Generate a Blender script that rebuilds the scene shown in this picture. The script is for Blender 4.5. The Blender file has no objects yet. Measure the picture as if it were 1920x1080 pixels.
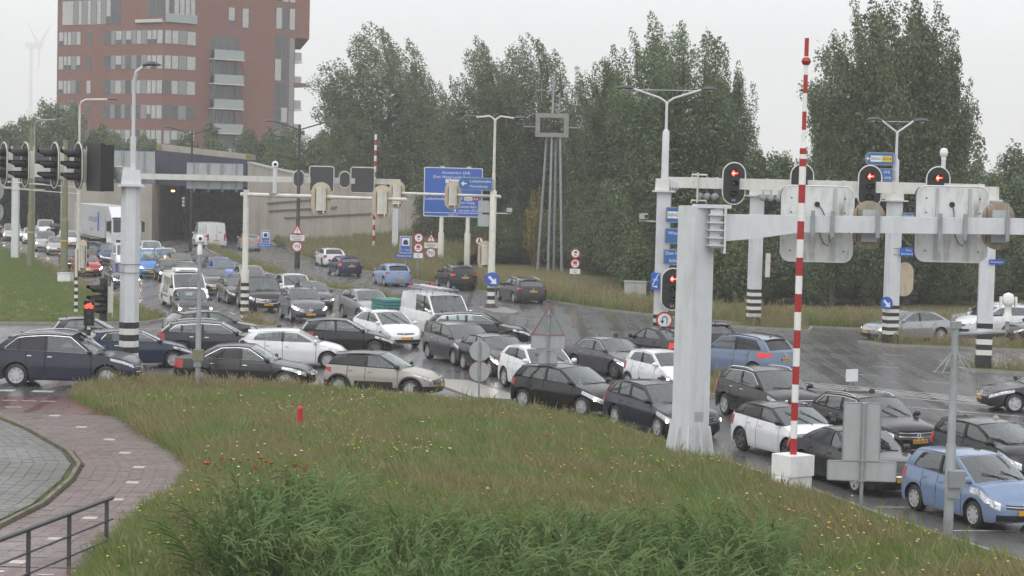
import bpy, math, random
import numpy as np
from mathutils import Vector, Matrix
from mathutils.geometry import tessellate_polygon
random.seed(7); np.random.seed(7)
S = bpy.context.scene
COL = S.collection
rad = math.radians

# ---------------------------------------------------------------- camera
cam_d = bpy.data.cameras.new("camera"); cam = bpy.data.objects.new("camera", cam_d); COL.objects.link(cam)
FPX, PITCH, ROLL, CAMH = 3700.0, .0573, .0247, 7.5
_F = Vector((0, math.cos(PITCH), -math.sin(PITCH))); _U0 = Vector((0, math.sin(PITCH), math.cos(PITCH))); _X = Vector((1, 0, 0))
_U = _U0 * math.cos(ROLL) - _X * math.sin(ROLL); _R = _X * math.cos(ROLL) + _U0 * math.sin(ROLL)
cam.matrix_world = Matrix(((_R.x, _U.x, -_F.x, 0), (_R.y, _U.y, -_F.y, 0), (_R.z, _U.z, -_F.z, CAMH), (0, 0, 0, 1)))
cam_d.sensor_width = 36; cam_d.lens = FPX / 1920 * 36; cam_d.clip_start = .5; cam_d.clip_end = 4000
S.camera = cam

# ---------------------------------------------------------------- overcast sky, soft sun, exposure
W = bpy.data.worlds.new("World"); S.world = W; W.use_nodes = True
nt = W.node_tree; bg = nt.nodes["Background"]
sky = nt.nodes.new("ShaderNodeTexSky"); sky.sky_type = 'NISHITA'; sky.sun_disc = False
SUN_EL, SUN_AZ = rad(58), rad(200)
sky.sun_elevation = SUN_EL; sky.sun_rotation = SUN_AZ; sky.dust_density = 4; sky.air_density = 1.2
hs = nt.nodes.new("ShaderNodeHueSaturation"); hs.inputs['Saturation'].default_value = .25
nt.links.new(sky.outputs[0], hs.inputs['Color'])
mx = nt.nodes.new("ShaderNodeMix"); mx.data_type = 'RGBA'
mx.inputs['Factor'].default_value = .88                      # closed cloud deck over most of the clear sky
_cg = nt.nodes.new("ShaderNodeTexCoord"); _cn = nt.nodes.new("ShaderNodeTexNoise"); _cn.inputs['Scale'].default_value = 2.2; _cn.inputs['Detail'].default_value = 4
_cm = nt.nodes.new("ShaderNodeMapping"); _cm.inputs['Scale'].default_value = (1, 1, 3.5); _cr = nt.nodes.new("ShaderNodeValToRGB")
_cr.color_ramp.elements[0].position = .36; _cr.color_ramp.elements[1].position = .66
_cr.color_ramp.elements[0].color = (12.3, 12.4, 12.9, 1); _cr.color_ramp.elements[1].color = (14.4, 14.5, 15.0, 1)   # faint tone in the cloud deck
nt.links.new(_cg.outputs['Generated'], _cm.inputs[0]); nt.links.new(_cm.outputs[0], _cn.inputs['Vector']); nt.links.new(_cn.outputs[0], _cr.inputs[0]); nt.links.new(_cr.outputs[0], mx.inputs['B'])
nt.links.new(hs.outputs[0], mx.inputs['A'])
nt.links.new(mx.outputs['Result'], bg.inputs['Color'])
bg.inputs['Strength'].default_value = .1
sun_d = bpy.data.lights.new("sun", 'SUN'); sun_d.energy = 1.0; sun_d.angle = rad(50); sun_d.color = (1, .97, .93)
sun = bpy.data.objects.new("sun", sun_d); COL.objects.link(sun)
sun.rotation_euler = (rad(90) - SUN_EL, 0, math.pi - SUN_AZ)
sun.location = (0, -20, 60)
vs = S.view_settings; vs.view_transform = 'Standard'; vs.look = 'None'; vs.gamma = 1; vs.use_curve_mapping = False
vs.exposure = .08
S.cycles.max_bounces = 8; S.cycles.transparent_max_bounces = 10; S.cycles.volume_bounces = 1
S.cycles.diffuse_bounces = 3; S.cycles.glossy_bounces = 3; S.cycles.transmission_bounces = 2
S.cycles.caustics_reflective = False; S.cycles.caustics_refractive = False
S.cycles.use_denoising = True; S.cycles.sample_clamp_indirect = 6

# ---------------------------------------------------------------- helpers
class MB:
    """collects vertices and faces for one mesh"""
    def __init__(s, merge=False): s.v = []; s.f = []; s.m = []; s.d = {} if merge else None
    def p(s, x, y, z):
        if s.d is not None:
            k = (round(x * 2000), round(y * 2000), round(z * 2000))
            if k in s.d: return s.d[k]
            s.d[k] = len(s.v)
        s.v.append((x, y, z)); return len(s.v) - 1
    def face(s, ids, m=0):
        o = []
        for i in ids:
            if i not in o: o.append(i)
        if len(o) > 2: s.f.append(o); s.m.append(m)
    def poly(s, pts, m=0): s.face([s.p(*q) for q in pts], m)
    def grid(s, rows, m=0, flip=False, close=False):
        ids = [[s.p(*q) for q in r] for r in rows]
        for a, b in zip(ids, ids[1:]):
            n = len(a)
            for j in range(n if close else n - 1):
                k = (j + 1) % n
                q = [a[j], a[k], b[k], b[j]]
                s.face(q[::-1] if flip else q, m)
    def box(s, c, d, m=0, rz=0, M=None, taper=1):
        x, y, z = (q / 2 for q in d); ca, sa = math.cos(rz), math.sin(rz); ids = []
        for k in (-1, 1):
            t = taper if k > 0 else 1
            for (a, b) in ((-1, -1), (1, -1), (1, 1), (-1, 1)):
                px, py, pz = a * x * t, b * y * t, k * z
                px, py = px * ca - py * sa, px * sa + py * ca
                v = Vector((c[0] + px, c[1] + py, c[2] + pz))
                if M: v = M @ v
                s.v.append(tuple(v)); ids.append(len(s.v) - 1)
        for q in ((0, 3, 2, 1), (4, 5, 6, 7), (0, 1, 5, 4), (1, 2, 6, 5), (2, 3, 7, 6), (3, 0, 4, 7)):
            s.face([ids[i] for i in q], m)
    def tube(s, path, r, n=8, m=0, cap=True):
        path = [Vector(q) for q in path]; rr = r if isinstance(r, (list, tuple)) else [r] * len(path); rings = []
        for i, q in enumerate(path):
            t = (path[min(i + 1, len(path) - 1)] - path[max(i - 1, 0)]).normalized()
            up = Vector((0, 0, 1)) if abs(t.z) < .95 else Vector((0, 1, 0))
            a = t.cross(up).normalized(); b = a.cross(t)
            ring = []
            for k in range(n):
                g = 2 * math.pi * (k + .5) / n
                v = q + a * (rr[i] * math.cos(g)) + b * (rr[i] * math.sin(g))
                s.v.append(tuple(v)); ring.append(len(s.v) - 1)
            rings.append(ring)
        for A, B in zip(rings, rings[1:]):
            for k in range(n): s.face([A[k], A[(k + 1) % n], B[(k + 1) % n], B[k]], m)
        if cap: s.face(rings[0][::-1], m); s.face(rings[-1], m)
    def lathe(s, prof, n=16, m=0, axis='z', c=(0, 0, 0), cap=True):
        rings = []
        for (r, h) in prof:
            ring = []
            for k in range(n):
                g = 2 * math.pi * k / n; a, b = r * math.cos(g), r * math.sin(g)
                q = (a, b, h) if axis == 'z' else ((a, h, b) if axis == 'y' else (h, a, b))
                s.v.append((q[0] + c[0], q[1] + c[1], q[2] + c[2])); ring.append(len(s.v) - 1)
            rings.append(ring)
        for A, B in zip(rings, rings[1:]):
            for k in range(n):
                q = [A[k], A[(k + 1) % n], B[(k + 1) % n], B[k]]
                s.face(q[::-1] if axis == 'y' else q, m)
        for R_, fl in ((rings[0], True), (rings[-1], False)) if cap else ():
            if axis == 'y': fl = not fl
            s.face(R_[::-1] if fl else R_, m)
    def prism(s, pts, y0, y1, m=0, ax='y', mside=None):
        """polygon in (a,b) extruded along an axis: y -> (a,y,b), z -> (a,b,z), x -> (x,a,b)"""
        f = {'y': lambda a, b, h: (a, h, b), 'z': lambda a, b, h: (a, b, h), 'x': lambda a, b, h: (h, a, b)}[ax]
        A = [len(s.v) + i for i in range(len(pts))]; s.v += [f(a, b, y0) for a, b in pts]
        B = [len(s.v) + i for i in range(len(pts))]; s.v += [f(a, b, y1) for a, b in pts]
        s.face(A if ax == 'y' else A[::-1], m); s.face(B[::-1] if ax == 'y' else B, m)
        n = len(pts)
        for i in range(n): s.face([A[i], A[(i + 1) % n], B[(i + 1) % n], B[i]], m if mside is None else mside)
    def mesh(s, name, mats, sm=True, ang=40):
        me = bpy.data.meshes.new(name); me.from_pydata(s.v, [], s.f)
        for q in (mats if isinstance(mats, (list, tuple)) else [mats]): me.materials.append(q)
        if max(s.m, default=0) > 0: me.polygons.foreach_set('material_index', s.m)
        if sm:
            me.polygons.foreach_set('use_smooth', [True] * len(s.f)); me.set_sharp_from_angle(angle=rad(ang))
        me.update(); return me
    def build(s, name, mats, parent=None, sm=True, ang=40, loc=None, **k):
        return link(name, s.mesh(name, mats, sm, ang), parent, loc, **k)
def link(name, me, parent=None, loc=None, rot=None, label=None):
    o = bpy.data.objects.new(name, me); COL.objects.link(o)
    if parent: o.parent = parent
    if loc is not None: o.location = loc
    if rot is not None: o.rotation_euler = rot
    if label: o['label'] = label
    return o
def tag(o, label, cat, group=None):
    o['label'] = label; o['category'] = cat
    if group: o['group'] = group
    return o
def thing(name, label, cat, loc=(0, 0, 0), rz=0, group=None):
    o = bpy.data.objects.new(name, None); COL.objects.link(o); o.location = loc; o.rotation_euler = (0, 0, rz); o.empty_display_size = .3
    return tag(o, label, cat, group)
def struct(o, kind='structure'): o['kind'] = kind; return o
def dup_tree(o, parent=None):
    c = o.copy(); COL.objects.link(c)
    if parent: c.parent = parent
    for ch in list(o.children): dup_tree(ch, c)
    return c
def stadium(w, h, n=10):
    r = w / 2; c = h / 2 - r
    return [(r * math.cos(a), c + r * math.sin(a)) for a in np.linspace(0, math.pi, n)] + [(r * math.cos(a), -c + r * math.sin(a)) for a in np.linspace(math.pi, 2 * math.pi, n)]
def rrect(w, h, r, n=5):
    o = []
    for cx, cz, a0 in ((w/2-r, h/2-r, 0), (-w/2+r, h/2-r, 90), (-w/2+r, -h/2+r, 180), (w/2-r, -h/2+r, 270)):
        o += [(cx + r * math.cos(rad(a0 + 90 * i / n)), cz + r * math.sin(rad(a0 + 90 * i / n))) for i in range(n + 1)]
    return o
def circle(r, n=24): return [(r * math.cos(2 * math.pi * i / n), r * math.sin(2 * math.pi * i / n)) for i in range(n)]

# ---------------------------------------------------------------- materials
def mat(name, col, rough=.5, metal=0, spec=.5, var=0, vscale=3, bump=0, bscale=30, emit=None, estr=0, coat=0, dirt=None, dscale=(2, 2, 2), damt=.5, rvar=0):
    m = bpy.data.materials.new(name); m.use_nodes = True; t = m.node_tree; b = t.nodes['Principled BSDF']
    b.inputs['Base Color'].default_value = (*col, 1); b.inputs['Roughness'].default_value = rough; b.inputs['Metallic'].default_value = metal
    b.inputs['Specular IOR Level'].default_value = spec; b.inputs['Coat Weight'].default_value = coat; b.inputs['Coat Roughness'].default_value = .08
    if emit: b.inputs['Emission Color'].default_value = (*emit, 1); b.inputs['Emission Strength'].default_value = estr
    tc = t.nodes.new('ShaderNodeTexCoord')
    if var or rvar:
        n = t.nodes.new('ShaderNodeTexNoise'); n.inputs['Scale'].default_value = vscale; n.inputs['Detail'].default_value = 6
        t.links.new(tc.outputs['Object'], n.inputs['Vector'])
        if var:
            r = t.nodes.new('ShaderNodeMapRange'); r.inputs['From Min'].default_value = .3; r.inputs['From Max'].default_value = .7
            r.inputs['To Min'].default_value = 1 - var; r.inputs['To Max'].default_value = 1 + var
            t.links.new(n.outputs[0], r.inputs[0])
            x = t.nodes.new('ShaderNodeVectorMath'); x.operation = 'SCALE'; x.inputs[0].default_value = col
            t.links.new(r.outputs[0], x.inputs['Scale']); t.links.new(x.outputs[0], b.inputs['Base Color'])
        if rvar:
            r2 = t.nodes.new('ShaderNodeMapRange'); r2.inputs['From Min'].default_value = .35; r2.inputs['From Max'].default_value = .65
            r2.inputs['To Min'].default_value = max(.02, rough - rvar); r2.inputs['To Max'].default_value = rough + rvar
            t.links.new(n.outputs[0], r2.inputs[0]); t.links.new(r2.outputs[0], b.inputs['Roughness'])
    if dirt:
        n2 = t.nodes.new('ShaderNodeTexNoise'); n2.inputs['Scale'].default_value = 1; n2.inputs['Detail'].default_value = 8; n2.inputs['Roughness'].default_value = .65
        mp = t.nodes.new('ShaderNodeMapping'); mp.inputs['Scale'].default_value = dscale
        t.links.new(tc.outputs['Object'], mp.inputs[0]); t.links.new(mp.outputs[0], n2.inputs['Vector'])
        r = t.nodes.new('ShaderNodeMapRange'); r.inputs['From Min'].default_value = .5; r.inputs['From Max'].default_value = .75; r.inputs['To Max'].default_value = damt
        t.links.new(n2.outputs[0], r.inputs[0])
        q = t.nodes.new('ShaderNodeMix'); q.data_type = 'RGBA'; q.inputs['B'].default_value = (*dirt, 1)
        src = b.inputs['Base Color'].links[0].from_socket if b.inputs['Base Color'].links else None
        if src: t.links.new(src, q.inputs['A'])
        else: q.inputs['A'].default_value = (*col, 1)
        t.links.new(r.outputs[0], q.inputs['Factor']); t.links.new(q.outputs['Result'], b.inputs['Base Color'])
    if bump:
        n = t.nodes.new('ShaderNodeTexNoise'); n.inputs['Scale'].default_value = bscale; n.inputs['Detail'].default_value = 3
        t.links.new(tc.outputs['Object'], n.inputs['Vector'])
        bp = t.nodes.new('ShaderNodeBump'); bp.inputs['Strength'].default_value = bump; bp.inputs['Distance'].default_value = .02
        t.links.new(n.outputs[0], bp.inputs['Height']); t.links.new(bp.outputs[0], b.inputs['Normal'])
    return m
_paints = {}
def paint(col, metal=.0):
    k = (col, metal)
    if k not in _paints: _paints[k] = mat('wet_paint', col, .22, metal, .4, var=.06, vscale=2.5, bump=.03, bscale=55, coat=.3, dirt=(.16, .15, .14), dscale=(1.5, 1.5, 2.5), damt=.035)
    return _paints[k]
M = {}
M['glass'] = g = bpy.data.materials.new('tinted_glass'); g.use_nodes = True
_t = g.node_tree; _t.nodes.clear(); _o = _t.nodes.new('ShaderNodeOutputMaterial'); _m = _t.nodes.new('ShaderNodeMixShader')
_a = _t.nodes.new('ShaderNodeBsdfTransparent'); _a.inputs[0].default_value = (.60, .69, .67, 1)
_b = _t.nodes.new('ShaderNodeBsdfGlossy'); _b.inputs['Roughness'].default_value = .06; _b.inputs['Color'].default_value = (.9, .95, .95, 1)
_l = _t.nodes.new('ShaderNodeFresnel'); _l.inputs['IOR'].default_value = 1.65
_tc = _t.nodes.new('ShaderNodeTexCoord'); _n = _t.nodes.new('ShaderNodeTexNoise'); _n.inputs['Scale'].default_value = 45
_bp = _t.nodes.new('ShaderNodeBump'); _bp.inputs['Strength'].default_value = .08; _bp.inputs['Distance'].default_value = .01
_k = _t.nodes.new('ShaderNodeMath'); _k.operation = 'MULTIPLY_ADD'; _k.inputs[1].default_value = 1.25; _k.inputs[2].default_value = .07; _k.use_clamp = True
_t.links.new(_l.outputs[0], _k.inputs[0]); _t.links.new(_k.outputs[0], _m.inputs[0]); _t.links.new(_a.outputs[0], _m.inputs[1]); _t.links.new(_b.outputs[0], _m.inputs[2]); _t.links.new(_m.outputs[0], _o.inputs[0])
M['dark_glass'] = mat('privacy_glass', (.012, .014, .016), .07, 0, .6, bump=.1, bscale=40)
M['rubber'] = mat('tyre_rubber', (.016, .016, .017), .55, var=.25, bump=.2, bscale=60)
M['black'] = mat('black_plastic', (.014, .014, .015), .4, bump=.1, bscale=60)
M['inner'] = mat('dark_interior', (.055, .055, .058), .8, var=.3)
M['seat'] = mat('seat_cloth', (.10, .10, .105), .85, var=.2)
M['chrome'] = mat('chrome', (.75, .76, .78), .15, 1, bump=.05)
M['alloy'] = mat('alloy', (.52, .52, .54), .35, .35, var=.1)
M['dark_alloy'] = mat('dark_alloy', (.16, .16, .165), .35, .4, var=.1)
M['lens'] = mat('lamp_lens', (.5, .52, .54), .1, .5, .6, var=.35, vscale=14)
M['bulb'] = mat('lit_headlight', (1, 1, 1), .3, emit=(1, .94, .84), estr=22)
M['bulbwarm'] = mat('lit_warm_headlight', (1, 1, 1), .3, emit=(1, .70, .40), estr=26)
M['bulbdim'] = mat('dim_headlight', (1, 1, 1), .3, emit=(1, .93, .84), estr=3.5)
M['red'] = mat('tail_lens', (.30, .012, .012), .15, 0, .6, var=.2, vscale=10, emit=(1, .03, .02), estr=.06)
M['redlit'] = mat('lit_tail_lens', (.4, .02, .02), .2, emit=(1, .05, .03), estr=.45)
M['amber'] = mat('indicator', (.8, .3, .03), .3, emit=(1, .4, .05), estr=3)
M['plate'] = mat('yellow_plate', (.62, .32, .025), .4, var=.08)
M['plateblue'] = mat('plate_blue', (.03, .09, .4), .4)
M['ink'] = mat('black_print', (.012, .012, .012), .5)
M['white'] = mat('white_gloss', (.78, .78, .77), .35, var=.05, dirt=(.32, .31, .26), dscale=(2, 2, .6), damt=.35, bump=.05)
M['steelw'] = mat('white_steel', (.60, .62, .64), .42, var=.05, dirt=(.26, .26, .21), dscale=(3, 3, .4), damt=.38, bump=.06, bscale=15, rvar=.1)
M['palebeam'] = mat('pale_beam', (.66, .655, .61), .45, var=.06, dirt=(.30, .29, .22), dscale=(2, 2, .6), damt=.45)
M['redpost'] = mat('red_post', (.52, .025, .022), .4, var=.1)
M['cream'] = mat('cream_steel', (.60, .59, .52), .45, var=.07, dirt=(.27, .24, .16), dscale=(3, 3, .5), damt=.45, bump=.05)
M['tan'] = mat('tan_backboard', (.50, .43, .31), .55, var=.1, dirt=(.20, .17, .11), dscale=(4, 4, 1), damt=.6)
M['tandirty'] = mat('dirty_backboard', (.30, .25, .19), .6, var=.25, dirt=(.10, .09, .06), dscale=(3, 3, .8), damt=.7)
M['board'] = mat('signal_black', (.011, .011, .012), .5, var=.3, vscale=20, bump=.15, bscale=40)
M['matrix'] = mat('matrix_display', (.030, .031, .034), .5, var=.3, vscale=25, bump=.3, bscale=60)
M['galv'] = mat('galvanised', (.30, .32, .33), .45, .35, var=.15, dirt=(.16, .16, .15), dscale=(3, 3, 1), damt=.4, bump=.08)
M['signback'] = mat('sign_back', (.38, .405, .41), .45, .1, var=.06, dirt=(.22, .23, .2), dscale=(4, 4, 1), damt=.35)
M['signbackdirty'] = mat('stained_sign_back', (.60, .61, .60), .45, 0, var=.06, dirt=(.13, .125, .08), dscale=(2.5, 2.5, .8), damt=.85)
M['signframe'] = mat('sign_frame', (.27, .285, .29), .45, .3, var=.1)
M['blue'] = mat('sign_blue', (.025, .11, .46), .4, var=.06, bump=.05)
M['blue2'] = mat('sign_blue_dull', (.03, .13, .36), .4, var=.08)
M['signwhite'] = mat('sign_white', (.75, .76, .77), .4, var=.05)
M['signred'] = mat('sign_red', (.45, .02, .02), .4, var=.08)
M['yellow'] = mat('sign_yellow', (.72, .47, .03), .4, var=.05)
M['maroon'] = mat('sign_maroon', (.28, .03, .05), .4)
M['poleblack'] = mat('black_pole', (.02, .021, .023), .45, var=.2)
M['stripeb'] = mat('stripe_black', (.017, .018, .02), .5, var=.3, vscale=8, dirt=(.07, .07, .07), damt=.3)
M['stripew'] = mat('stripe_white', (.70, .69, .64), .5, var=.06, dirt=(.3, .29, .25), damt=.4, dscale=(3, 3, 3))
M['redstripe'] = mat('stripe_red', (.36, .018, .016), .45, var=.12)
M['lampred'] = mat('lit_red_signal', (.5, .02, .02), .3, emit=(1, .045, .03), estr=7)
M['lampredhot'] = mat('lit_red_core', (.8, .2, .1), .3, emit=(1, .22, .12), estr=7)
M['lampoff'] = mat('unlit_signal_lens', (.015, .015, .016), .2, spec=.6)
M['olive'] = mat('olive_mast', (.19, .19, .115), .6, var=.12)
M['lampglass'] = mat('lamp_bowl', (.42, .42, .38), .2, var=.15, vscale=8)
M['lamphood'] = mat('lamp_hood', (.06, .063, .068), .4, var=.2)
M['rust'] = mat('rust', (.14, .06, .03), .8, var=.3)
# ================================================================ GROUND, ROADS, BANK
def node_mat(name):
    m = bpy.data.materials.new(name); m.use_nodes = True
    return m, m.node_tree, m.node_tree.nodes['Principled BSDF']
def N(t, k, **kw):
    n = t.nodes.new(k)
    for a, b in kw.items():
        if a in n.inputs: n.inputs[a].default_value = b
        else: setattr(n, a, b)
    return n
def noise(t, scale, detail=5, vec=None, rough=.55):
    n = N(t, 'ShaderNodeTexNoise'); n.inputs['Scale'].default_value = scale; n.inputs['Detail'].default_value = detail; n.inputs['Roughness'].default_value = rough
    if vec: t.links.new(vec, n.inputs['Vector'])
    return n.outputs[0]
def rng(t, s, a, b, c, d):
    n = N(t, 'ShaderNodeMapRange'); t.links.new(s, n.inputs[0])
    for i, v in enumerate((a, b, c, d)): n.inputs[i + 1].default_value = v
    return n.outputs[0]
def ramp(t, s, stops):
    n = N(t, 'ShaderNodeValToRGB'); t.links.new(s, n.inputs[0]); e = n.color_ramp.elements
    while len(e) < len(stops): e.new(.5)
    for q, (p, c) in zip(e, stops): q.position = p; q.color = (*c, 1)
    return n.outputs[0]
def mapped(t, rz, sc):
    tc = N(t, 'ShaderNodeTexCoord'); mp = N(t, 'ShaderNodeMapping'); mp.inputs['Rotation'].default_value = (0, 0, rz); mp.inputs['Scale'].default_value = sc
    t.links.new(tc.outputs['Object'], mp.inputs[0]); return mp.outputs[0]
def mixc(t, f, a, b):
    n = N(t, 'ShaderNodeMix', data_type='RGBA'); t.links.new(f, n.inputs['Factor'])
    for k, v in (('A', a), ('B', b)):
        if isinstance(v, tuple): n.inputs[k].default_value = (*v, 1)
        else: t.links.new(v, n.inputs[k])
    return n.outputs['Result']
def math2(t, op, a, b):
    n = N(t, 'ShaderNodeMath', operation=op)
    for i, v in enumerate((a, b)):
        if isinstance(v, (int, float)): n.inputs[i].default_value = v
        else: t.links.new(v, n.inputs[i])
    return n.outputs[0]

LANE = rad(18)      # lanes run this much off +Y, towards -X
def asphalt(name, base, rz):
    m, t, b = node_mat(name); tc = N(t, 'ShaderNodeTexCoord').outputs['Object']
    trk = noise(t, 1, 3, mapped(t, rz, (1.3, .03, 1)))            # worn wheel tracks, long along the lanes
    big = noise(t, .22, 5, tc); fine = noise(t, 26, 3, tc); mid = noise(t, 2.2, 6, tc)
    c = mixc(t, rng(t, trk, .35, .7, 0, 1), tuple(q * .72 for q in base), tuple(q * 1.3 for q in base))
    c = mixc(t, rng(t, big, .4, .7, 0, .6), c, tuple(q * .8 for q in base))
    t.links.new(c, b.inputs['Base Color'])
    wet = math2(t, 'ADD', math2(t, 'MULTIPLY', big, .3), math2(t, 'MULTIPLY', trk, .7))
    r = rng(t, wet, .36, .62, .50, .10)
    r = math2(t, 'ADD', r, rng(t, mid, .3, .7, -.03, .05)); t.links.new(r, b.inputs['Roughness'])
    b.inputs['Specular IOR Level'].default_value = .5
    bp = N(t, 'ShaderNodeBump'); bp.inputs['Strength'].default_value = .22; bp.inputs['Distance'].default_value = .012
    t.links.new(fine, bp.inputs['Height'])
    bp2 = N(t, 'ShaderNodeBump'); bp2.inputs['Strength'].default_value = .12; bp2.inputs['Distance'].default_value = .05
    t.links.new(mid, bp2.inputs['Height']); t.links.new(bp.outputs[0], bp2.inputs['Normal']); t.links.new(bp2.outputs[0], b.inputs['Normal'])
    return m
M['asphalt'] = asphalt('wet_asphalt', (.092, .092, .095), LANE)
def ground_mat(name, a, b_, c_, sc=.5):
    m, t, b = node_mat(name); tc = N(t, 'ShaderNodeTexCoord').outputs['Object']
    n1 = noise(t, sc, 6, tc); n2 = noise(t, sc * 9, 5, tc); n3 = noise(t, 40, 3, tc)
    c = mixc(t, rng(t, n1, .35, .65, 0, 1), a, b_); c = mixc(t, rng(t, n2, .45, .7, 0, .7), c, c_)
    t.links.new(c, b.inputs['Base Color']); b.inputs['Roughness'].default_value = .8; b.inputs['Specular IOR Level'].default_value = .25
    bp = N(t, 'ShaderNodeBump'); bp.inputs['Strength'].default_value = .6; bp.inputs['Distance'].default_value = .06
    t.links.new(n3, bp.inputs['Height']); t.links.new(bp.outputs[0], b.inputs['Normal']); return m
M['earth'] = ground_mat('grassy_earth', (.10, .12, .04), (.13, .125, .05), (.11, .09, .045))
M['lawn'] = ground_mat('lawn_turf', (.125, .175, .055), (.14, .19, .06), (.14, .165, .06), .25)
M['verge'] = ground_mat('verge_turf', (.10, .115, .035), (.15, .135, .055), (.17, .115, .06), .4)
M['kerb'] = mat('kerb_concrete', (.27, .265, .25), .4, var=.15, vscale=4, bump=.2, dirt=(.10, .10, .08), dscale=(2, 2, 2), damt=.6)
M['paintw'] = mat('road_paint', (.55, .55, .53), .3, var=.12, vscale=5, dirt=(.10, .10, .10), dscale=(3, 3, 3), damt=.75)
M['slab'] = mat('pale_paving', (.28, .27, .24), .3, var=.12, vscale=3, bump=.1, dirt=(.16, .15, .13), damt=.5)

def sheet(name, pts, m, z=0, kind='structure'):
    b = MB(); P = [(x, y, z) for x, y in pts]
    for tri in tessellate_polygon([[Vector(q) for q in P]]):
        A, B, C_ = (Vector(P[i]) for i in tri)
        q = tri if (B - A).cross(C_ - A).z > 0 else tri[::-1]
        b.poly([P[i] for i in q])
    o = b.build(name, m, sm=False); struct(o, kind); return o
def strip(path, w, z, h=0, b=None):
    b = b or MB(); n = len(path); L_, R_ = [], []
    for i, q in enumerate(path):
        a = Vector(path[max(i - 1, 0)]); c = Vector(path[min(i + 1, n - 1)]); d = (c - a).normalized(); nx, ny = -d.y, d.x
        L_.append((q[0] + nx * w / 2, q[1] + ny * w / 2)); R_.append((q[0] - nx * w / 2, q[1] - ny * w / 2))
    if h: b.grid([[(x, y, z) for x, y in R_], [(x, y, z + h) for x, y in R_], [(x, y, z + h) for x, y in L_], [(x, y, z) for x, y in L_]], flip=False)
    else: b.grid([[(x, y, z) for x, y in R_], [(x, y, z) for x, y in L_]])
    return b

gb = MB(); gb.grid([[(-1500, -60, -.06), (1500, -60, -.06)], [(-1500, 2850, -.06), (1500, 2850, -.06)]]); struct(gb.build('ground', M['earth'], sm=False))
# the road: one wet sheet; its right-hand edge follows the verge, its near edge the meadow
VERGE = [(-22.2, 192), (-18.8, 172), (-14.6, 157), (-10.4, 146), (-6.2, 135.5), (-2.2, 126), (2.3, 117), (5.6, 110.5), (8.5, 106.5), (12, 103), (17, 101.2), (24, 100.6), (34, 100.5), (60, 101)]
NEAR = [(14.5, 30), (12.2, 34.3), (10.31, 38.87), (8.71, 43.13), (7.19, 48.09), (4.35, 55.79), (3.16, 59.13), (.1, 63.25), (-1.81, 63.59), (-6.38, 66.16), (-14.16, 68.11), (-14.2, 63.3), (-16.3, 62.9), (-30, 62.5), (-60, 61)]
sheet('road', [(60, 30)] + NEAR + [(-75, 100), (-75, 215), (-60, 262), (-20, 262)] + VERGE, M['asphalt'], 0)
# tram lawn inside the bend on the left
LAWN = [(-60, 91.5), (-30, 91.2), (-23.5, 91), (-19.6, 91.9), (-17.3, 93.6), (-16.6, 96.4), (-19.3, 102.5), (-22.8, 111.5), (-26.2, 121), (-29.6, 131.5), (-33.5, 143), (-37.6, 155), (-43, 168), (-50, 182), (-60, 195), (-75, 200), (-75, 95)]
sheet('tram_lawn', LAWN, M['lawn'], .10)
kb = strip(LAWN[1:12], .22, 0, .13); struct(kb.build('lawn_kerb', M['kerb'], sm=False))
for k, off in enumerate((0, 1.45)):                                # grooved rails of the tram curve
    rp = [(-58 + off * .2, 112), (-44, 110.5 + off), (-34, 112 + off), (-29.8 + off * .7, 117), (-29.3 + off, 124), (-31.5 + off, 134), (-36 + off, 147), (-43 + off, 163)]
    struct(strip([(a, b - 4) for a, b in rp], .10, .115, .012).build('tram_rail', M['rust'], sm=False))
    struct(strip([(a - 1.5, b - 13.5) for a, b in rp[:5]] + [(-33.5 + off, 111), (-42, 113.5 + off)], .10, .115, .012).build('tram_rail', M['rust'], sm=False))
# kerbed verge on the right with its own turf
vp = VERGE; struct(strip(vp, .2, 0, .09).build('verge_kerb', M['kerb'], sm=False))
sheet('verge', vp + [(60, 140), (20, 165), (-4, 190), (-24, 210)], M['verge'], .05)
# the median between the queue and the lanes that leave
MED = [(-30.5, 196), (-27, 178), (-23.6, 163.5), (-20.4, 151.5), (-16.2, 138), (-12.3, 127), (-8.4, 118), (-6.3, 113.3)]
def island(name, pts, top, h=.13, trim=M['kerb']):
    b = MB(); c = Vector((sum(p[0] for p in pts) / len(pts), sum(p[1] for p in pts) / len(pts)))
    area = sum(a[0] * b_[1] - b_[0] * a[1] for a, b_ in zip(pts, pts[1:] + pts[:1]))
    if area < 0: pts = pts[::-1]
    inn = [tuple(Vector(p) + (c - Vector(p)).normalized() * .16) for p in pts]
    b.grid([[(x, y, 0) for x, y in pts], [(x, y, h) for x, y in pts], [(x, y, h) for x, y in inn]], 0, close=True)
    b.poly([(x, y, h - .005) for x, y in inn], 1)
    return struct(b.build(name, [trim, top], sm=False))
mb_ = strip(MED, 1.25, 0, .13); struct(mb_.build('median', M['kerb'], sm=False))
mt_ = strip(MED, .85, .137); struct(mt_.build('median_turf', M['verge'], sm=False))
def blob(cx, cy, a, b, rz, n=14):
    return [(cx + a * math.cos(t) * math.cos(rz) - b * math.sin(t) * math.sin(rz), cy + a * math.cos(t) * math.sin(rz) + b * math.sin(t) * math.cos(rz)) for t in np.linspace(0, 2 * math.pi, n, endpoint=False)]
island('traffic_island', [(-2.0, 110.4), (-.4, 110.6), (.4, 106.8), (.1, 105.6), (-.9, 106)], M['slab'], .1)
island('traffic_island', [(-13.6, 97.6), (-12.4, 97.2), (-10.9, 93.2), (-11.2, 92.0), (-12.6, 93.2)], M['verge'])
island('traffic_island', [(12.0, 102.6), (15.5, 101), (15.0, 98.6), (12.0, 99.4), (10.6, 100.6)], M['verge'])
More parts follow.
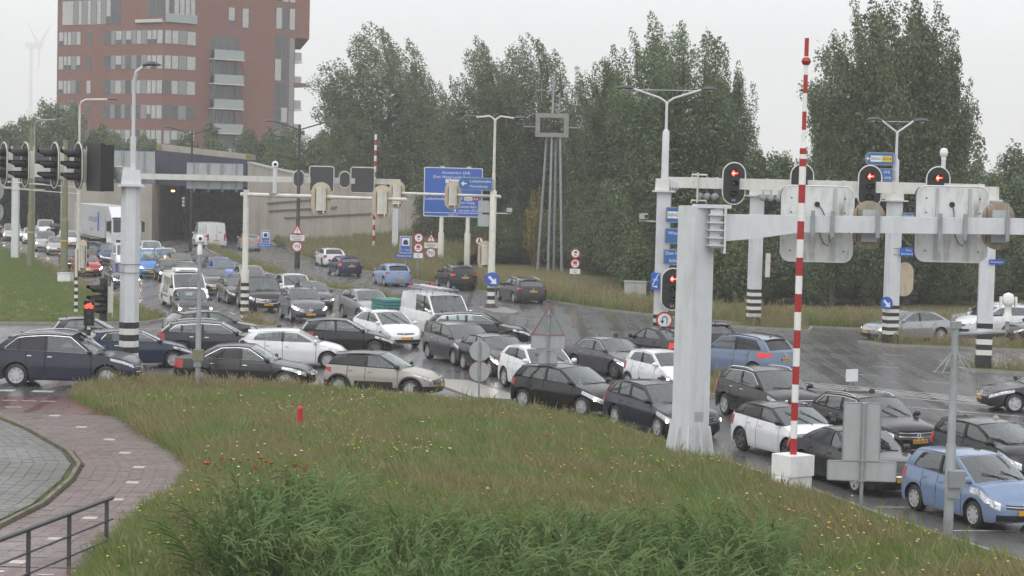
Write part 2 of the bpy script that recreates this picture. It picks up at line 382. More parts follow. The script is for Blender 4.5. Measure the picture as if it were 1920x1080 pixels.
island('traffic_island', [(16.3, 92.6), (19.5, 92.8), (23.5, 92.4), (27, 91.4), (36, 89.6), (36, 87.6), (26, 89.2), (21, 90.2), (17.0, 91.0)], M['verge'])
island('traffic_island', [(18.2, 81.2), (21, 80.4), (25, 79), (24.6, 77.8), (20.5, 78.6), (18.3, 79.6)], M['verge'])
island('traffic_island', [(7.2, 72.5), (8.1, 72.0), (7.8, 67.0), (6.9, 67.6)], M['verge'], .15)
island('traffic_island', [(-3.3, 71.6), (-1.5, 71.0), (.4, 66.2), (.2, 65.2), (-1.2, 65.6)], M['slab'], .06)
# painted markings, thin sheets above the asphalt
mk = MB(); Z = .006
lane = lambda x, y, l: [(x, y), (x - math.sin(LANE) * l, y + math.cos(LANE) * l)]
for (x, y) in ((8.9, 50), (11.6, 57.5), (8.6, 66), (5.2, 75), (2.2, 83.5), (-1.0, 92), (-4.4, 101.5), (-14.2, 101), (-17.6, 111.5), (-21, 122), (-24.5, 133), (-27.6, 143.5), (-20.9, 136), (-17.8, 126), (-11.2, 114)):
    strip(lane(x, y, 1.3), .12, Z, b=mk)
for a in np.arange(0, 9): strip(lane(-9.0 - a * .9, 121 + a * 2.9, 1.1), .12, Z, b=mk)
strip([(-5.9, 112.2), (-8.0, 117), (-12.0, 126.6), (-16, 137.3), (-20, 151)], .14, Z, b=mk)
strip([(-13.6, 98.5), (-11.7, 94.3), (-9.9, 91.6), (-8.0, 90)], .13, Z, b=mk)
strip([(-14.1, 98.5), (-17.2, 107.6), (-20, 116)], .12, Z, b=mk)
strip([(-16.2, 93.2), (-15.7, 95.8), (-17, 99.5)], .13, Z, b=mk)
for k in range(11): strip([(8.9 + k * .78, 74.9 - k * .55), (10.9 + k * .78, 71.9 - k * .55)], .13, Z, b=mk)       # hatching before the stop
strip([(8.4, 75.6), (18.6, 68.4)], .14, Z, b=mk); strip([(10.6, 71.4), (18, 66.4)], .14, Z, b=mk)
for (a, c) in (((16.4, 86.7), (17.3, 86.2)), ((18.4, 84.6), (19.3, 84.1)), ((14.9, 80.9), (15.9, 80.4)), ((17.0, 79.2), (17.8, 78.7)), ((13.3, 77.4), (14.4, 76.9)), ((15.8, 75.2), (16.8, 74.6)), ((19.3, 77.2), (20.4, 76.6)), ((13.0, 66.6), (23, 60.7)), ((9.3, 60), (8.2, 64.4)), ((7.3, 68), (6.4, 71.5)), ((-21, 87.6), (-18.5, 88.2)), ((-17.5, 90.2), (-15, 91.3)), ((.2, 103.4), (2.0, 102.2))):
    strip([a, c], .13, Z, b=mk)
for k in range(5): strip([(-9.9 + k * .55, 90.6 - k * .3), (-8.6 + k * .5, 88.2 - k * .3)], .16, Z, b=mk)
for k in range(4): strip([(-14.4 - k * 1.3, 64.6 + k * .02), (-13.7 - k * 1.3, 64.6 + k * .02)], .5, Z, b=mk)     # cycle crossing blocks
for k in range(4): strip([(.6 + k * .9, 66.2 - k * .8), (1.7 + k * .9, 65.9 - k * .8)], .32, Z, b=mk)
for (x, y) in ((8.6, 45.5), (9.6, 42.6)):
    strip([(x, y), (x + 1.6, y + .15)], .1, Z, b=mk)
struct(mk.build('road_markings', M['paintw'], sm=False))

# ---------------------------------------------------------------- the meadow bank in the foreground
LB = [(25, -7.4), (35.6, -7.6), (38.2, -7.8), (42.5, -7.75), (45.4, -7.43), (48.7, -7.77), (51.35, -8.7), (57.6, -11.2), (60.5, -12.8), (63.2, -14.05), (68.1, -14.3)]
RB = [(25, 17), (34.3, 11.85), (38.87, 9.85), (43.13, 8.25), (48.09, 6.75), (55.79, 3.95), (59.13, 2.8), (63.25, -.2), (63.7, -2.0), (66.1, -6.5), (68.1, -14.2)]
ip = lambda T, y: float(np.interp(y, [q[0] for q in T], [q[1] for q in T]))
def bank_z(x, y):
    l, r = ip(LB, y), ip(RB, y); e = min(1, max(0, min((r - x) / 2.0, (x - l) / 1.2, (68.2 - y) / 1.5)))
    z = .02 + (.14 - .10 * max(0, min(1, (y - 55) / 6))) * (e * e * (3 - 2 * e)) + .05 * math.sin(x * .9 + 1) * math.sin(y * .6)* e
    d = max(0, 1 - ((x + .2) / 6.5) ** 4) * max(0, min(1, (43.5 - y) / 6))
    return z - .12 * d
ys = np.linspace(27, 68.1, 60); rows = []
for y in ys:
    l, r = ip(LB, y), max(ip(RB, y), ip(LB, y) + .05)
    rows.append([(l + (r - l) * k / 48, y, bank_z(l + (r - l) * k / 48, y)) for k in range(49)])
bb = MB(); bb.grid(rows); bank = struct(bb.build('meadow_bank', M['earth']))
kn = MB()
for i in range(len(NEAR) - 1):                                      # kerb stones along the meadow, one metre each
    a, c = Vector(NEAR[i]), Vector(NEAR[i + 1])
    if i > 9: break
    n = max(1, int((c - a).length)); d = (c - a) / n; h = math.atan2(d.y, d.x)
    for k in range(n): kn.box((*(a + d * (k + .5)), .04), (d.length - .012, .12, .12), rz=h)
struct(kn.build('kerb', M['kerb'], sm=False))

# ---------------------------------------------------------------- cycle path of red tiles, grey brick island
def tile_mat(name, a, b_):
    m, t, b = node_mat(name); oi = N(t, 'ShaderNodeObjectInfo'); tc = N(t, 'ShaderNodeTexCoord').outputs['Object']
    gp = N(t, 'ShaderNodeNewGeometry').outputs['Position']
    c = mixc(t, math2(t, 'ADD', math2(t, 'MULTIPLY', oi.outputs['Random'], .6), math2(t, 'MULTIPLY', noise(t, .5, 5, gp), .6)), a, b_)
    t.links.new(c, b.inputs['Base Color'])
    t.links.new(rng(t, noise(t, .35, 4, gp), .4, .62, .5, .2), b.inputs['Roughness'])
    bp = N(t, 'ShaderNodeBump'); bp.inputs['Strength'].default_value = .3; bp.inputs['Distance'].default_value = .01
    t.links.new(noise(t, 30, 3, gp), bp.inputs['Height']); t.links.new(bp.outputs[0], b.inputs['Normal'])
    return m
M['redtile'] = tile_mat('red_tile', (.095, .066, .058), (.155, .112, .10)); M['greybrick'] = tile_mat('grey_brick', (.075, .075, .07), (.125, .125, .112))
M['whitetile'] = mat('white_tile', (.44, .41, .36), .4, var=.08); M['joint'] = mat('joint_sand', (.055, .05, .035), .9, var=.3)
M['redasphalt'] = asphalt('red_asphalt', (.13, .055, .05), 0)
IN = [(30, -10.6), (37, -10.6), (40.17, -10.39), (42.81, -10.15), (46.16, -10.3), (48.65, -10.62), (50.88, -11.38), (54.77, -13.3), (57.47, -14.9), (61.6, -18.5)]   # inner edge of the red path
path_out = lambda y: ip(LB, y)
pb = []
ysp = list(np.arange(30, 62.9, 1.0)) + [62.9]
sheet('cycle_path', [(-30, 30), (-30, 62.6)] + [(-16.3, 62.85), (-14.1, 63.2)] + [(path_out(y) + .25, y) for y in ysp[::-1]], M['joint'], .0)
red_t = MB(); red_t.box((0, 0, 0), (.292, .292, .05)); red_me = red_t.mesh('tile', M['redtile'], sm=False)
wh_t = MB(); wh_t.box((0, 0, 0), (.292, .292, .05)); white_me = wh_t.mesh('white_tile', M['whitetile'], sm=False)
path = bpy.data.objects['cycle_path']
rest = MB(); tiles = []; rngp = random.Random(3)
y = 36.3; r_ = 0
while y < 58.6:
    xi, xo = ip(IN, y) + .12, path_out(y) + .1; n = int((xo - xi) / .3)
    for k in range(n + 1):
        x = xi + .15 + k * .3
        tiles.append((x, y, rngp.uniform(-.004, .004), (n // 2 == k and int(r_ / 4) % 2 == 0 and r_ % 8 == 1)))
    y += .3; r_ += 1
tiles.sort(key=lambda q: q[1])
vis = [q for q in tiles if 960 + 3700 * q[0] / q[1] > 2]
for i, (x, yy, dz, wt) in enumerate(vis):
    if i < 288 or wt:
        o = link('tile', white_me if wt else red_me, path, (x, yy, .012 + dz)); o.rotation_euler = (rngp.uniform(-.006, .006), rngp.uniform(-.006, .006), 0)
    else: rest.box((x, yy, .012 + dz), (.292, .292, .05))
for (x, yy, dz, wt) in tiles:
    if (x, yy, dz, wt) not in vis and 960 + 3700 * x / yy > -900: rest.box((x, yy, .012 + dz), (.292, .292, .05))
struct(rest.build('tile_field', M['redtile'], path, sm=False), 'stuff')
sheet('cycle_crossing', [(-30, 58.75), (-30, 62.5), (-16.3, 62.8), (-14.25, 63.1), (ip(LB, 60.5) + .05, 60.5), (ip(LB, 58.75) + .05, 58.75), (ip(IN, 58.75), 58.75)], M['redasphalt'], .03)
sheet('path_asphalt', [(-11, 30), (-7.5, 30), (-7.62, 36.1), (-10.6, 36.1)], M['redasphalt'], .03)
cm = MB()
for k in range(6): strip([(-17.8 + k * .62, 61.7), (-17.35 + k * .62, 61.72)], .14, .036, b=cm)
strip([(-15.4, 60.0), (-14.9, 60.05)], .16, .036, b=cm); strip([(-9.5, 35.7), (-9.15, 35.7)], .14, .036, b=cm); strip([(-8.5, 35.5), (-8.2, 35.5)], .1, .036, b=cm)
struct(cm.build('path_markings', M['paintw'], sm=False))
gt = MB(); gt.box((0, 0, 0), (.288, .138, .06)); grey_me = gt.mesh('brick', M['greybrick'], sm=False)
isl = sheet('brick_island', [(-30, 30), (ip(IN, 30) - .05, 30)] + [(x - .05, y) for y, x in IN[1:-1]] + [(-15.6, 58.4), (-30, 58.4)], M['joint'], .03)
bricks = []; y = 38.2
while y < 58.2:
    xi = ip(IN, y) - .22; k = 0
    while True:
        x = xi - .15 - k * .3
        if 960 + 3700 * x / y < -30 or x < -30: break
        bricks.append((x, y, rngp.uniform(-.004, .004))); k += 1
    y += .145
bricks.sort(key=lambda q: q[1]); rest = MB()
for i, (x, yy, dz) in enumerate(bricks):
    if i < 290: link('brick', grey_me, isl, (x, yy, .035 + dz))
    else: rest.box((x, yy, .035 + dz), (.288, .138, .06))
struct(rest.build('brick_field', M['greybrick'], isl, sm=False), 'stuff')
ek = MB(); pv = [(x - .02, y) for y, x in IN[:-1]]
for a, c in zip(pv, pv[1:]):
    a, c = Vector(a), Vector(c); n = max(1, int((c - a).length / .9)); d = (c - a) / n
    for k in range(n): ek.box((*(a + d * (k + .5)), .05), (d.length - .012, .10, .10), rz=math.atan2(d.y, d.x))
M['oldkerb'] = mat('mossy_kerb', (.15, .135, .105), .7, var=.3, vscale=3, dirt=(.10, .11, .04), dscale=(2, 2, 2), damt=.8)
struct(ek.build('island_kerb', M['oldkerb'], sm=False))
# ================================================================ VEHICLES
def hermite(pts):
    """monotone smooth curve through (x,y) points"""
    pts = sorted(pts); X = [p[0] for p in pts]; Y = [p[1] for p in pts]; n = len(X)
    d = [(Y[i + 1] - Y[i]) / (X[i + 1] - X[i]) for i in range(n - 1)]
    t = [d[0]] + [0 if d[i - 1] * d[i] <= 0 else 2 * d[i - 1] * d[i] / (d[i - 1] + d[i]) for i in range(1, n - 1)] + [d[-1]]
    def f(x):
        if x <= X[0]: return Y[0]
        if x >= X[-1]: return Y[-1]
        i = 0
        while x > X[i + 1]: i += 1
        h = X[i + 1] - X[i]; s = (x - X[i]) / h
        return Y[i] * (1 + 2 * s) * (1 - s) ** 2 + h * t[i] * s * (1 - s) ** 2 + Y[i + 1] * s * s * (3 - 2 * s) + h * t[i + 1] * s * s * (s - 1)
    return f
PRE = dict(
 hatch=dict(L=4.2, W=1.78, H=1.47, fo=.87, ro=.74, cowl=1.02, wst=1.96, rte=.45, rgb=.14, nose=.68, hm=.84, cz=.95, bf=.93, br=1.01, tum=.20, r=.315, clr=.20, pc=.30, ap=.075, ns=2, rz=.90, rdrop=.075),
 mini=dict(L=3.5, W=1.63, H=1.48, fo=.74, ro=.50, cowl=.78, wst=1.52, rte=.35, rgb=.10, nose=.72, hm=.86, cz=.98, bf=.96, br=1.03, tum=.19, r=.285, clr=.20, pc=.30, ap=.08, ns=2, rz=.92, rdrop=.06),
 suv=dict(L=4.4, W=1.82, H=1.62, fo=.90, ro=.84, cowl=1.10, wst=1.95, rte=.58, rgb=.18, nose=.82, hm=.98, cz=1.08, bf=1.05, br=1.15, tum=.19, r=.35, clr=.25, pc=.28, ap=.08, ns=2, rz=1.02, rdrop=.07),
 wagon=dict(L=4.7, W=1.83, H=1.47, fo=.92, ro=1.0, cowl=1.22, wst=2.12, rte=.58, rgb=.16, nose=.67, hm=.82, cz=.93, bf=.92, br=1.0, tum=.21, r=.325, clr=.20, pc=.20, ap=.075, ns=3, rz=.92, rdrop=.09),
 sedan=dict(L=4.7, W=1.82, H=1.45, fo=.90, ro=1.05, cowl=1.22, wst=2.12, rte=1.45, rgb=.72, nose=.67, hm=.82, cz=.93, bf=.92, br=.99, tum=.23, r=.325, clr=.19, pc=.24, ap=.075, ns=2, rz=.96, rdrop=.06),
 mpv=dict(L=4.35, W=1.78, H=1.57, fo=.90, ro=.75, cowl=.86, wst=1.88, rte=.40, rgb=.12, nose=.74, hm=.90, cz=1.02, bf=.98, br=1.06, tum=.18, r=.315, clr=.20, pc=.20, ap=.075, ns=3, rz=.95, rdrop=.05),
 van=dict(L=5.0, W=1.95, H=1.95, fo=.95, ro=1.02, cowl=.66, wst=1.50, rte=.14, rgb=.04, nose=.86, hm=1.04, cz=1.17, bf=1.10, br=1.14, tum=.14, r=.33, clr=.24, pc=.10, ap=.08, ns=1, rz=1.05, rdrop=.02),
)
_wheel = {}
def wheel_mesh(r, style):
    k = (round(r, 3), style)
    if k in _wheel: return _wheel[k]
    w = .105; b = MB()
    b.lathe([(r * .66, -w), (r * .9, -w), (r * .985, -w * .8), (r, -w * .35), (r, w * .35), (r * .985, w * .8), (r * .9, w), (r * .66, w)], 22, axis='y', cap=False)
    ty = b.mesh('tyre', M['rubber'])
    b = MB(); R_ = r * .68
    b.lathe([(R_ * .90, -.5 * w), (R_ * .93, -w * 1.0), (R_, -w * 1.03), (R_, .4 * w)], 22, 0, axis='y')
    b.lathe([(.001, -w * .45), (R_ * .93, -w * .40)], 22, 1, axis='y')
    b.lathe([(.001, -w * 1.0), (.055, -w * 1.0), (.07, -w * .6)], 10, 0, axis='y')
    n, sw, tw = {'five': (5, .075, .055), 'multi': (10, .036, .03), 'cover': (8, .085, .07), 'steel': (6, .11, .1), 'twin': (10, .045, .03), 'dark': (5, .07, .05)}[style]
    for i in range(n):
        a = 2 * math.pi * i / n
        if style in ('twin',) and i % 2: a = 2 * math.pi * (i - .55) / n
        ca, sa = math.cos(a), math.sin(a); A = []
        for (rr, hw, y) in ((.04, sw / 2, -w * .95), (R_ * .96, tw / 2, -w * .93), (R_ * .96, tw / 2, -w * .5), (.04, sw / 2, -w * .5)):
            A.append([(rr * ca - s * hw * sa, y, rr * sa + s * hw * ca) for s in (-1, 1)])
        b.poly([A[0][0], A[0][1], A[1][1], A[1][0]]); b.poly([A[0][0], A[1][0], A[2][0], A[3][0]]); b.poly([A[0][1], A[3][1], A[2][1], A[1][1]])
    rm = b.mesh('rim', [M['dark_alloy'] if style in ('dark',) else M['alloy'], M['black']])
    _wheel[k] = (ty, rm); return _wheel[k]
_sh = {}
def shared(name, fn):
    if name not in _sh: _sh[name] = fn()
    return _sh[name]
def seat_mesh():
    b = MB(); b.box((0, 0, .12), (.5, .48, .16)); b.box((-.26, 0, .46), (.13, .48, .62), M=Matrix.Rotation(rad(-8), 4, 'Y'), taper=.85); b.box((-.26, 0, .83), (.09, .26, .17), M=Matrix.Rotation(rad(-8), 4, 'Y'), taper=.8)
    return b.mesh('seat', M['seat'])
def bench_mesh():
    b = MB(); b.box((0, 0, .12), (.48, 1.22, .16)); b.box((-.25, 0, .42), (.13, 1.2, .55), M=Matrix.Rotation(rad(-12), 4, 'Y'), taper=.92)
    for y in (-.38, .38): b.box((-.27, y, .76), (.09, .25, .14), M=Matrix.Rotation(rad(-12), 4, 'Y'), taper=.8)
    return b.mesh('bench', M['seat'])
def swheel_mesh():
    b = MB(); b.tube([(.0, .19 * math.cos(a), .19 * math.sin(a)) for a in np.linspace(0, 2 * math.pi, 15)], .016, 6); b.box((0, 0, 0), (.03, .36, .04)); b.box((.05, 0, -.02), (.12, .08, .08))
    return b.mesh('steering_wheel', M['black'])
def mirror_mesh(): 
    b = MB(); b.lathe([(.001, -.10), (.05, -.095), (.085, -.05), (.095, .02), (.085, .08), (.05, .10), (.001, .10)], 10, axis='y')
    for i, v in enumerate(b.v): b.v[i] = (v[0] * .75, v[1], v[2] * .85)
    return b
def emblem(kind, r=.075):
    b = MB()
    ring = [(0, r * math.cos(a), r * math.sin(a)) for a in np.linspace(0, 2 * math.pi, 17)]
    if kind == 'star':
        b.tube(ring, .007, 5)
        for k in range(3):
            a = math.pi / 2 + k * 2 * math.pi / 3; b.tube([(.004, 0, 0), (.004, r * math.cos(a), r * math.sin(a))], [.012, .003], 5)
    elif kind == 'oval': b.tube([(0, y * 1.5, z * .75) for _, y, z in ring], .012, 5)
    elif kind == 'bar': b.tube(ring, .009, 5); b.box((.004, 0, 0), (.012, r * 3.2, .02))
    elif kind == 'chev':
        for dz in (0, .05): b.tube([(0, -r * 1.1, -r * .6 + dz), (0, 0, r * .35 + dz), (0, r * 1.1, -r * .6 + dz)], .011, 5)
    else: b.tube(ring, .009, 5); b.tube([(0, -r * .6, r * .5), (0, -r * .2, -r * .6), (0, 0, 0), (0, r * .2, -r * .6), (0, r * .6, r * .5)], .006, 5)
    return b.mesh('emblem', M['chrome'])

def vehicle(name, label, cat, kind, pos, yaw, col, group=None, roofcol=None, metal=0, lights='off', tails='off', rim='five', style=None, plate=None, trim=False, rails=None, windows='clear', clad=False, spoiler=True, grille='bars', emb='vee', extra=None, mirrorcol=None, platetext=None, aerial=True, **ov):
    P = dict(PRE[kind]); L0 = P['L']; P.update(ov); p = type('P', (), P); L, Wd, H = p.L, p.W, p.H
    hx, hw = L / 2, Wd / 2; pm = paint(col, metal); rm = paint(roofcol, metal) if roofcol else pm
    fm = 1 if roofcol == (.007, .007, .008) else 0
    t0 = thing(name, label, cat, (pos[0], pos[1], 0), rad(yaw), group)
    fx, rx = hx - p.fo, -hx + p.ro; r = p.r; ra = r + .075
    af, nf, ar, nr = min(.78, p.fo * .88), 2.7, .42, 3.6
    if kind == 'van': af, nf, ar, nr = .55, 3.0, .22, 5
    if kind == 'mini': af, nf = .62, 2.5
    xA, xB, xC, xD = hx - p.cowl, hx - p.wst, -hx + p.rte, -hx + p.rgb            # centre line: screen base/top, roof end, rear glass base
    xAs, xBs, xCs, xDs = xA - .20, xB - .07, xC + .05, xD + .07                   # the same along the side edge
    if kind == 'van': xAs = xA - .12
    deck = kind == 'sedan'
    top = hermite([(hx, p.nose - .06), (hx - .16, p.nose), (hx - .45, (p.nose + p.hm) / 2 + .015), (xA + .1, p.hm + .04), (xAs, p.bf), ((xAs + xDs) / 2, (p.bf + p.br) / 2 + .004), (xDs, p.br)] + ([(-hx + .30, p.br - .02), (-hx, p.rz)] if deck else [(-hx, p.br - .01)]))
    roofz = hermite([(xB, H - .035), ((xB * .62 + xC * .38), H), (xB * .35 + xC * .65, H - p.rdrop * .25), (xC, H - p.rdrop)])
    crown = .05 if kind != 'van' else .04
    redge = lambda x: roofz(min(max(x, xC), xB)) - crown
    def halfy(x):
        if x > hx - af: s, a, n = x - (hx - af), af, nf
        elif x < -hx + ar: s, a, n = -hx + ar - x, ar, nr
        else: return hw
        return hw * max(0., 1 - min(1, s / a) ** n) ** (1 / n)
    def nrm(x, y):
        if x > hx - af: gx = ((x - (hx - af)) / af) ** (nf - 1) / af; gy = (y / hw) ** (nf - 1) / hw
        elif x < -hx + ar: gx = -((-hx + ar - x) / ar) ** (nr - 1) / ar; gy = (y / hw) ** (nr - 1) / hw
        else: return (0, 1)
        l = math.hypot(gx, gy) or 1; return (gx / l, gy / l)
    backf, backr = (.16, .07) if kind != 'van' else (.20, .03)
    def surf(x, z, off=0, y=None):
        """point of the body side at station x and height z (left side)"""
        y = halfy(x) if y is None else y; nx, ny = nrm(x, y); zt = top(x); c = lambda v: min(1, max(0, v))
        is_ = .06 * c((.40 - z) / .25) ** 2 + .075 * c((z - .58) / max(.05, zt - .58)) ** 2 - .012 * math.exp(-((z - .72) / .05) ** 2)
        bk = backf if nx > 0 else backr
        if_ = .10 * c((.36 - z) / .2) ** 2 + bk * c((z - .50) / max(.05, zt - .50)) ** 1.7
        ins = is_ * ny * ny + if_ * nx * nx - off
        return (x - nx * ins, y - ny * ins, z)
    # ---- stations along half the outline, front centre to rear centre
    fr = [(hx - af + af * math.cos(a) ** (2 / nf), hw * math.sin(a) ** (2 / nf)) for a in map(rad, (0, 14, 27, 39, 50, 60, 69, 77, 84))]
    re_ = [(-hx + ar - ar * math.cos(a) ** (2 / nr), hw * math.sin(a) ** (2 / nr)) for a in map(rad, (84, 74, 62, 48, 32, 16, 0))]
    bp = xAs * .52 + xDs * .48 if kind != 'sedan' else xAs * .5 + (xC - .1) * .5
    if kind == 'van': bp = xAs - 1.15
    if kind == 'mini' : bp = xAs - 1.2
    d0, d1, d2 = xAs + .02, bp, max(rx + ra * .72, xDs + .2) if p.ns > 1 else bp - 1.0
    d0 = min(d0, fx - ra - .06)
    g = .009; xs = [fx + ra, fx - ra, rx + ra, rx - ra, d0 + g, d0 - g, d1 + g, d1 - g, d2 + g, d2 - g]
    for cx in (fx, rx): xs += [cx + ra * q for q in (-.96, -.82, -.6, -.32, 0, .32, .6, .82, .96)]
    xs += list(np.arange(-hx + ar, hx - af, .3)); xs += [hx - af, -hx + ar]
    xs = sorted((x for x in xs if -hx + ar * .1 < x < hx - af * .06), reverse=True)
    half = list(fr)
    pts = fr + [(x, halfy(x)) for x in xs] + re_
    pts.sort(key=lambda q: (-q[0], q[1] if q[0] > 0 else -q[1]))
    keep = []
    key = {round(q, 4) for q in (d0 + g, d0 - g, d1 + g, d1 - g, d2 + g, d2 - g, fx + ra, fx - ra, rx + ra, rx - ra)}
    for q in pts:
        if keep and math.dist(q, keep[-1]) < .03 and round(q[0], 4) not in key: continue
        keep.append(q)
    pts = keep
    def zbot(x, y):
        z = p.clr + (.03 if abs(x) > hx - .3 else 0)
        for cx in (fx, rx):
            if abs(x - cx) < ra and y > hw * .6: z = max(z, r + math.sqrt(max(0, ra * ra - (x - cx) ** 2)))
        return z
    VR = (0, .10, .24, .40, .55, .68, .79, .88, .95, 1)
    cols = []
    for (x, y) in pts:
        zb, zt = zbot(x, y), top(x); zb = min(zb, zt - .08)
        cols.append([surf(x, zb + (zt - zb) * v, 0, y) for v in VR])
    body = MB(merge=True); doors = {(i, s): MB(merge=True) for i in range(2) for s in (1, -1)}
    for i in range(len(cols) - 1):
        xm = (pts[i][0] + pts[i + 1][0]) / 2
        if any(abs(xm - q) < g * .9 for q in ((d0, d1, d2) if p.ns > 1 else (d0, d1))):
            continue
        for j in range(len(VR) - 1):
            tgt = None
            if j >= 1:
                if d1 < xm < d0: tgt = 0
                elif p.ns > 1 and d2 < xm < d1: tgt = 1
            for s in (1, -1):
                q = [cols[i][j], cols[i + 1][j], cols[i + 1][j + 1], cols[i][j + 1]]
                q = [(a, b * s, c) for a, b, c in q]
                if s > 0: q = q[::-1]
                q = q[::-1]
                (doors[(tgt, s)] if tgt is not None else body).poly(q)
    # hood and tail decks: strips from the outline's top to the centre line
    for lo, hi in ((xAs - .02, hx + 1), (-hx - 1, xDs + .02)):
        prev = None
        for (x, y), c in zip(pts, cols):
            if not lo <= x <= hi: prev = None; continue
            T = c[-1]; cr = .075 * (y / hw) ** 2 if lo > -hx - .5 else .03 * (y / hw) ** 2; row = []
            for k in range(7):
                u = k / 6; row.append((T[0], T[1] * (1 - u), T[2] + cr * (1 - (1 - u) ** 2.2)))
            if prev:
                for k in range(6):
                    for s in (1, -1):
                        q = [prev[k], prev[k + 1], row[k + 1], row[k]]; q = [(a, b * s, c_) for a, b, c_ in q]
                        body.poly(q if s > 0 else q[::-1])
            prev = row
    # shoulder ledge beside the cabin
    yb = lambda x: surf(x, top(x))[1] - .035
    led = [c[-1] for (x, y), c in zip(pts, cols) if xDs - .05 <= x <= xAs + .05]
    for s in (1, -1):
        rows = [[(a, b * s, c) for a, b, c in led], [(a, (b - .06) * s, c + .004) for a, b, c in led]]
        body.grid(rows, flip=s < 0)
    # ---- cabin
    wr = hw - p.tum
    def yr(x): 
        u = (x - xC) / (xB - xC); return wr * (1 - .05 * max(0, 1 - u) ** 2 - .035 * max(0, u) ** 3)
    zA = lambda x: p.bf - .01 + (redge(xBs) - p.bf) * max(0., min(1.3, (xAs - x) / (xAs - xBs))) ** .93      # screen line in side view
    def zD(x):
        u = max(0., min(1.3, (x - xDs) / (xCs - xDs))); return p.br - .01 + (redge(xCs) - p.br) * u ** .92
    def side(x, z, off=0):
        zb = top(max(min(x, xAs), xDs)) - .005; ze = redge(x); u = max(0, min(1.05, (z - zb) / (ze - zb)))
        y0 = yb(max(min(x, xAs), xDs)); y1 = yr(min(max(x, xC - .3), xB + .3)); return (x, y0 + (y1 - y0) * u + .022 * math.sin(math.pi * min(1, u)) + off, z)
    edge = []
    na = 8
    for k in range(na + 1): x = xAs + (xBs - xAs) * k / na; edge.append((x, min(zA(x), redge(x))))
    for k in range(1, 10): x = xBs + (xCs - xBs) * k / 10; edge.append((x, redge(x)))
    for k in range(na + 1): x = xCs + (xDs - xCs) * k / na; edge.append((x, min(zD(x), redge(x))))
    bel = [(xDs + (xAs - xDs) * k / 10, top(xDs + (xAs - xDs) * k / 10) - .006) for k in range(0, 11)]
    outer = edge + bel[1:-1] if abs(edge[-1][1] - bel[0][1]) < .03 else edge + bel
    wx0, wx1 = xDs + .04, xAs - .10
    def wtop(x):
        return min(redge(x) - .055, zA(x + p.ap + .02) if x > xBs - .3 else 9, zD(x - p.pc) if x < xCs + p.pc + .2 else 9)
    wbot = lambda x: top(x) + .035
    xs_ = [wx0 + (wx1 - wx0) * k / 46 for k in range(47)]
    ok = [x for x in xs_ if wtop(x) - wbot(x) > .035]
    if windows == 'cab': ok = [x for x in ok if x > bp - .02]
    if windows == 'cab2': ok = [x for x in ok if x > bp - 1.05]
    if p.ns == 1 and kind != 'van': pass
    hole = [(x, wbot(x)) for x in ok] + [(x, wtop(x)) for x in ok[::-1]]
    tri = tessellate_polygon([[Vector((a, b, 0)) for a, b in outer], [Vector((a, b, 0)) for a, b in hole]])
    allp = outer + hole
    for q in tri:
        for s in (1, -1):
            P3 = [side(*allp[i]) for i in q]; a, b, c = (Vector(v) for v in P3)
            nn = (b - a).cross(c - a)
            if nn.y < 0: P3 = P3[::-1]
            P3 = [(x, y * s, z) for x, y, z in P3]
            body.poly(P3 if s > 0 else P3[::-1], fm)
    # side panes between the pillars
    pil = [bp] + ([] if p.ns < 3 else [xDs + (xCs - xDs) * .9 + (.42 if kind == 'wagon' else .35)])
    if kind == 'mpv': pil.append(xAs - .30)
    if windows == 'cab2': pil = [bp]
    segs, lo = [], ok[0]
    for q in sorted(pil) + [None]:
        hi = ok[-1] if q is None else q - .035
        if hi - lo > .12: segs.append((lo, hi))
        if q is not None: lo = q + .035
    wins = []
    for s in (1, -1):
        for q in pil:
            if ok[0] + .05 < q < ok[-1] - .05:
                pl_ = MB()
                rows = [[(side(q + d, z, .004)[0], side(q + d, z, .004)[1] * s, z) for z in np.linspace(wbot(q) - .01, wtop(q) + .01, 5)] for d in (-.045, .045)]
                pl_.grid(rows, flip=s > 0); pl_.build('pillar', M['black'], t0)
        for (a, c) in segs:
            wb = MB(); xx = list(np.linspace(a - .02, c + .02, 7)); xx = [min(max(x, ok[0]), ok[-1]) for x in xx]
            rows = [[(lambda v: (v[0], v[1] * s, v[2]))(side(x, wbot(x) - .012 + (wtop(x) - wbot(x) + .024) * k / 3, -.012)) for x in xx] for k in range(4)]
            wb.grid(rows, flip=s > 0)
            gl = 'dark_glass' if windows == 'dark' and c < bp + .1 or windows == 'alldark' else 'glass'
            wb.build('window', M[gl], t0)
        if trim:
            tb = MB(); lp = [(lambda v: (v[0], v[1] * s, v[2]))(side(x, z, .004)) for x, z in hole + hole[:1]]; tb.tube(lp, .012, 5, cap=False); tb.build('window_trim', M['chrome'], t0)
    # windscreen, rear window, roof
    def rib(P0, P1, xc0, xc1, zc0, zc1, t, s, bul):
        """point between two mirrored edge lines; P0 base edge, P1 top edge on the left side"""
        ex, ey, ez = (P0[i] + (P1[i] - P0[i]) * t for i in range(3)); cx = xc0 + (xc1 - xc0) * t; cz = zc0 + (zc1 - zc0) * t; w_ = 1 - s * s
        return (ex + (cx - ex) * w_, ey * s, ez + (cz - ez) * w_ + bul * math.sin(math.pi * t) * .6)
    A0, A1 = side(xAs, zA(xAs)), side(xBs, redge(xBs)); C1, D0 = side(xCs, redge(xCs)), side(xDs, zD(xDs))
    eA = lambda t: side(xAs + (xBs - xAs) * t, min(zA(xAs + (xBs - xAs) * t), redge(xBs)))
    eD = lambda t: side(xDs + (xCs - xDs) * t, min(zD(xDs + (xCs - xDs) * t), redge(xCs)))
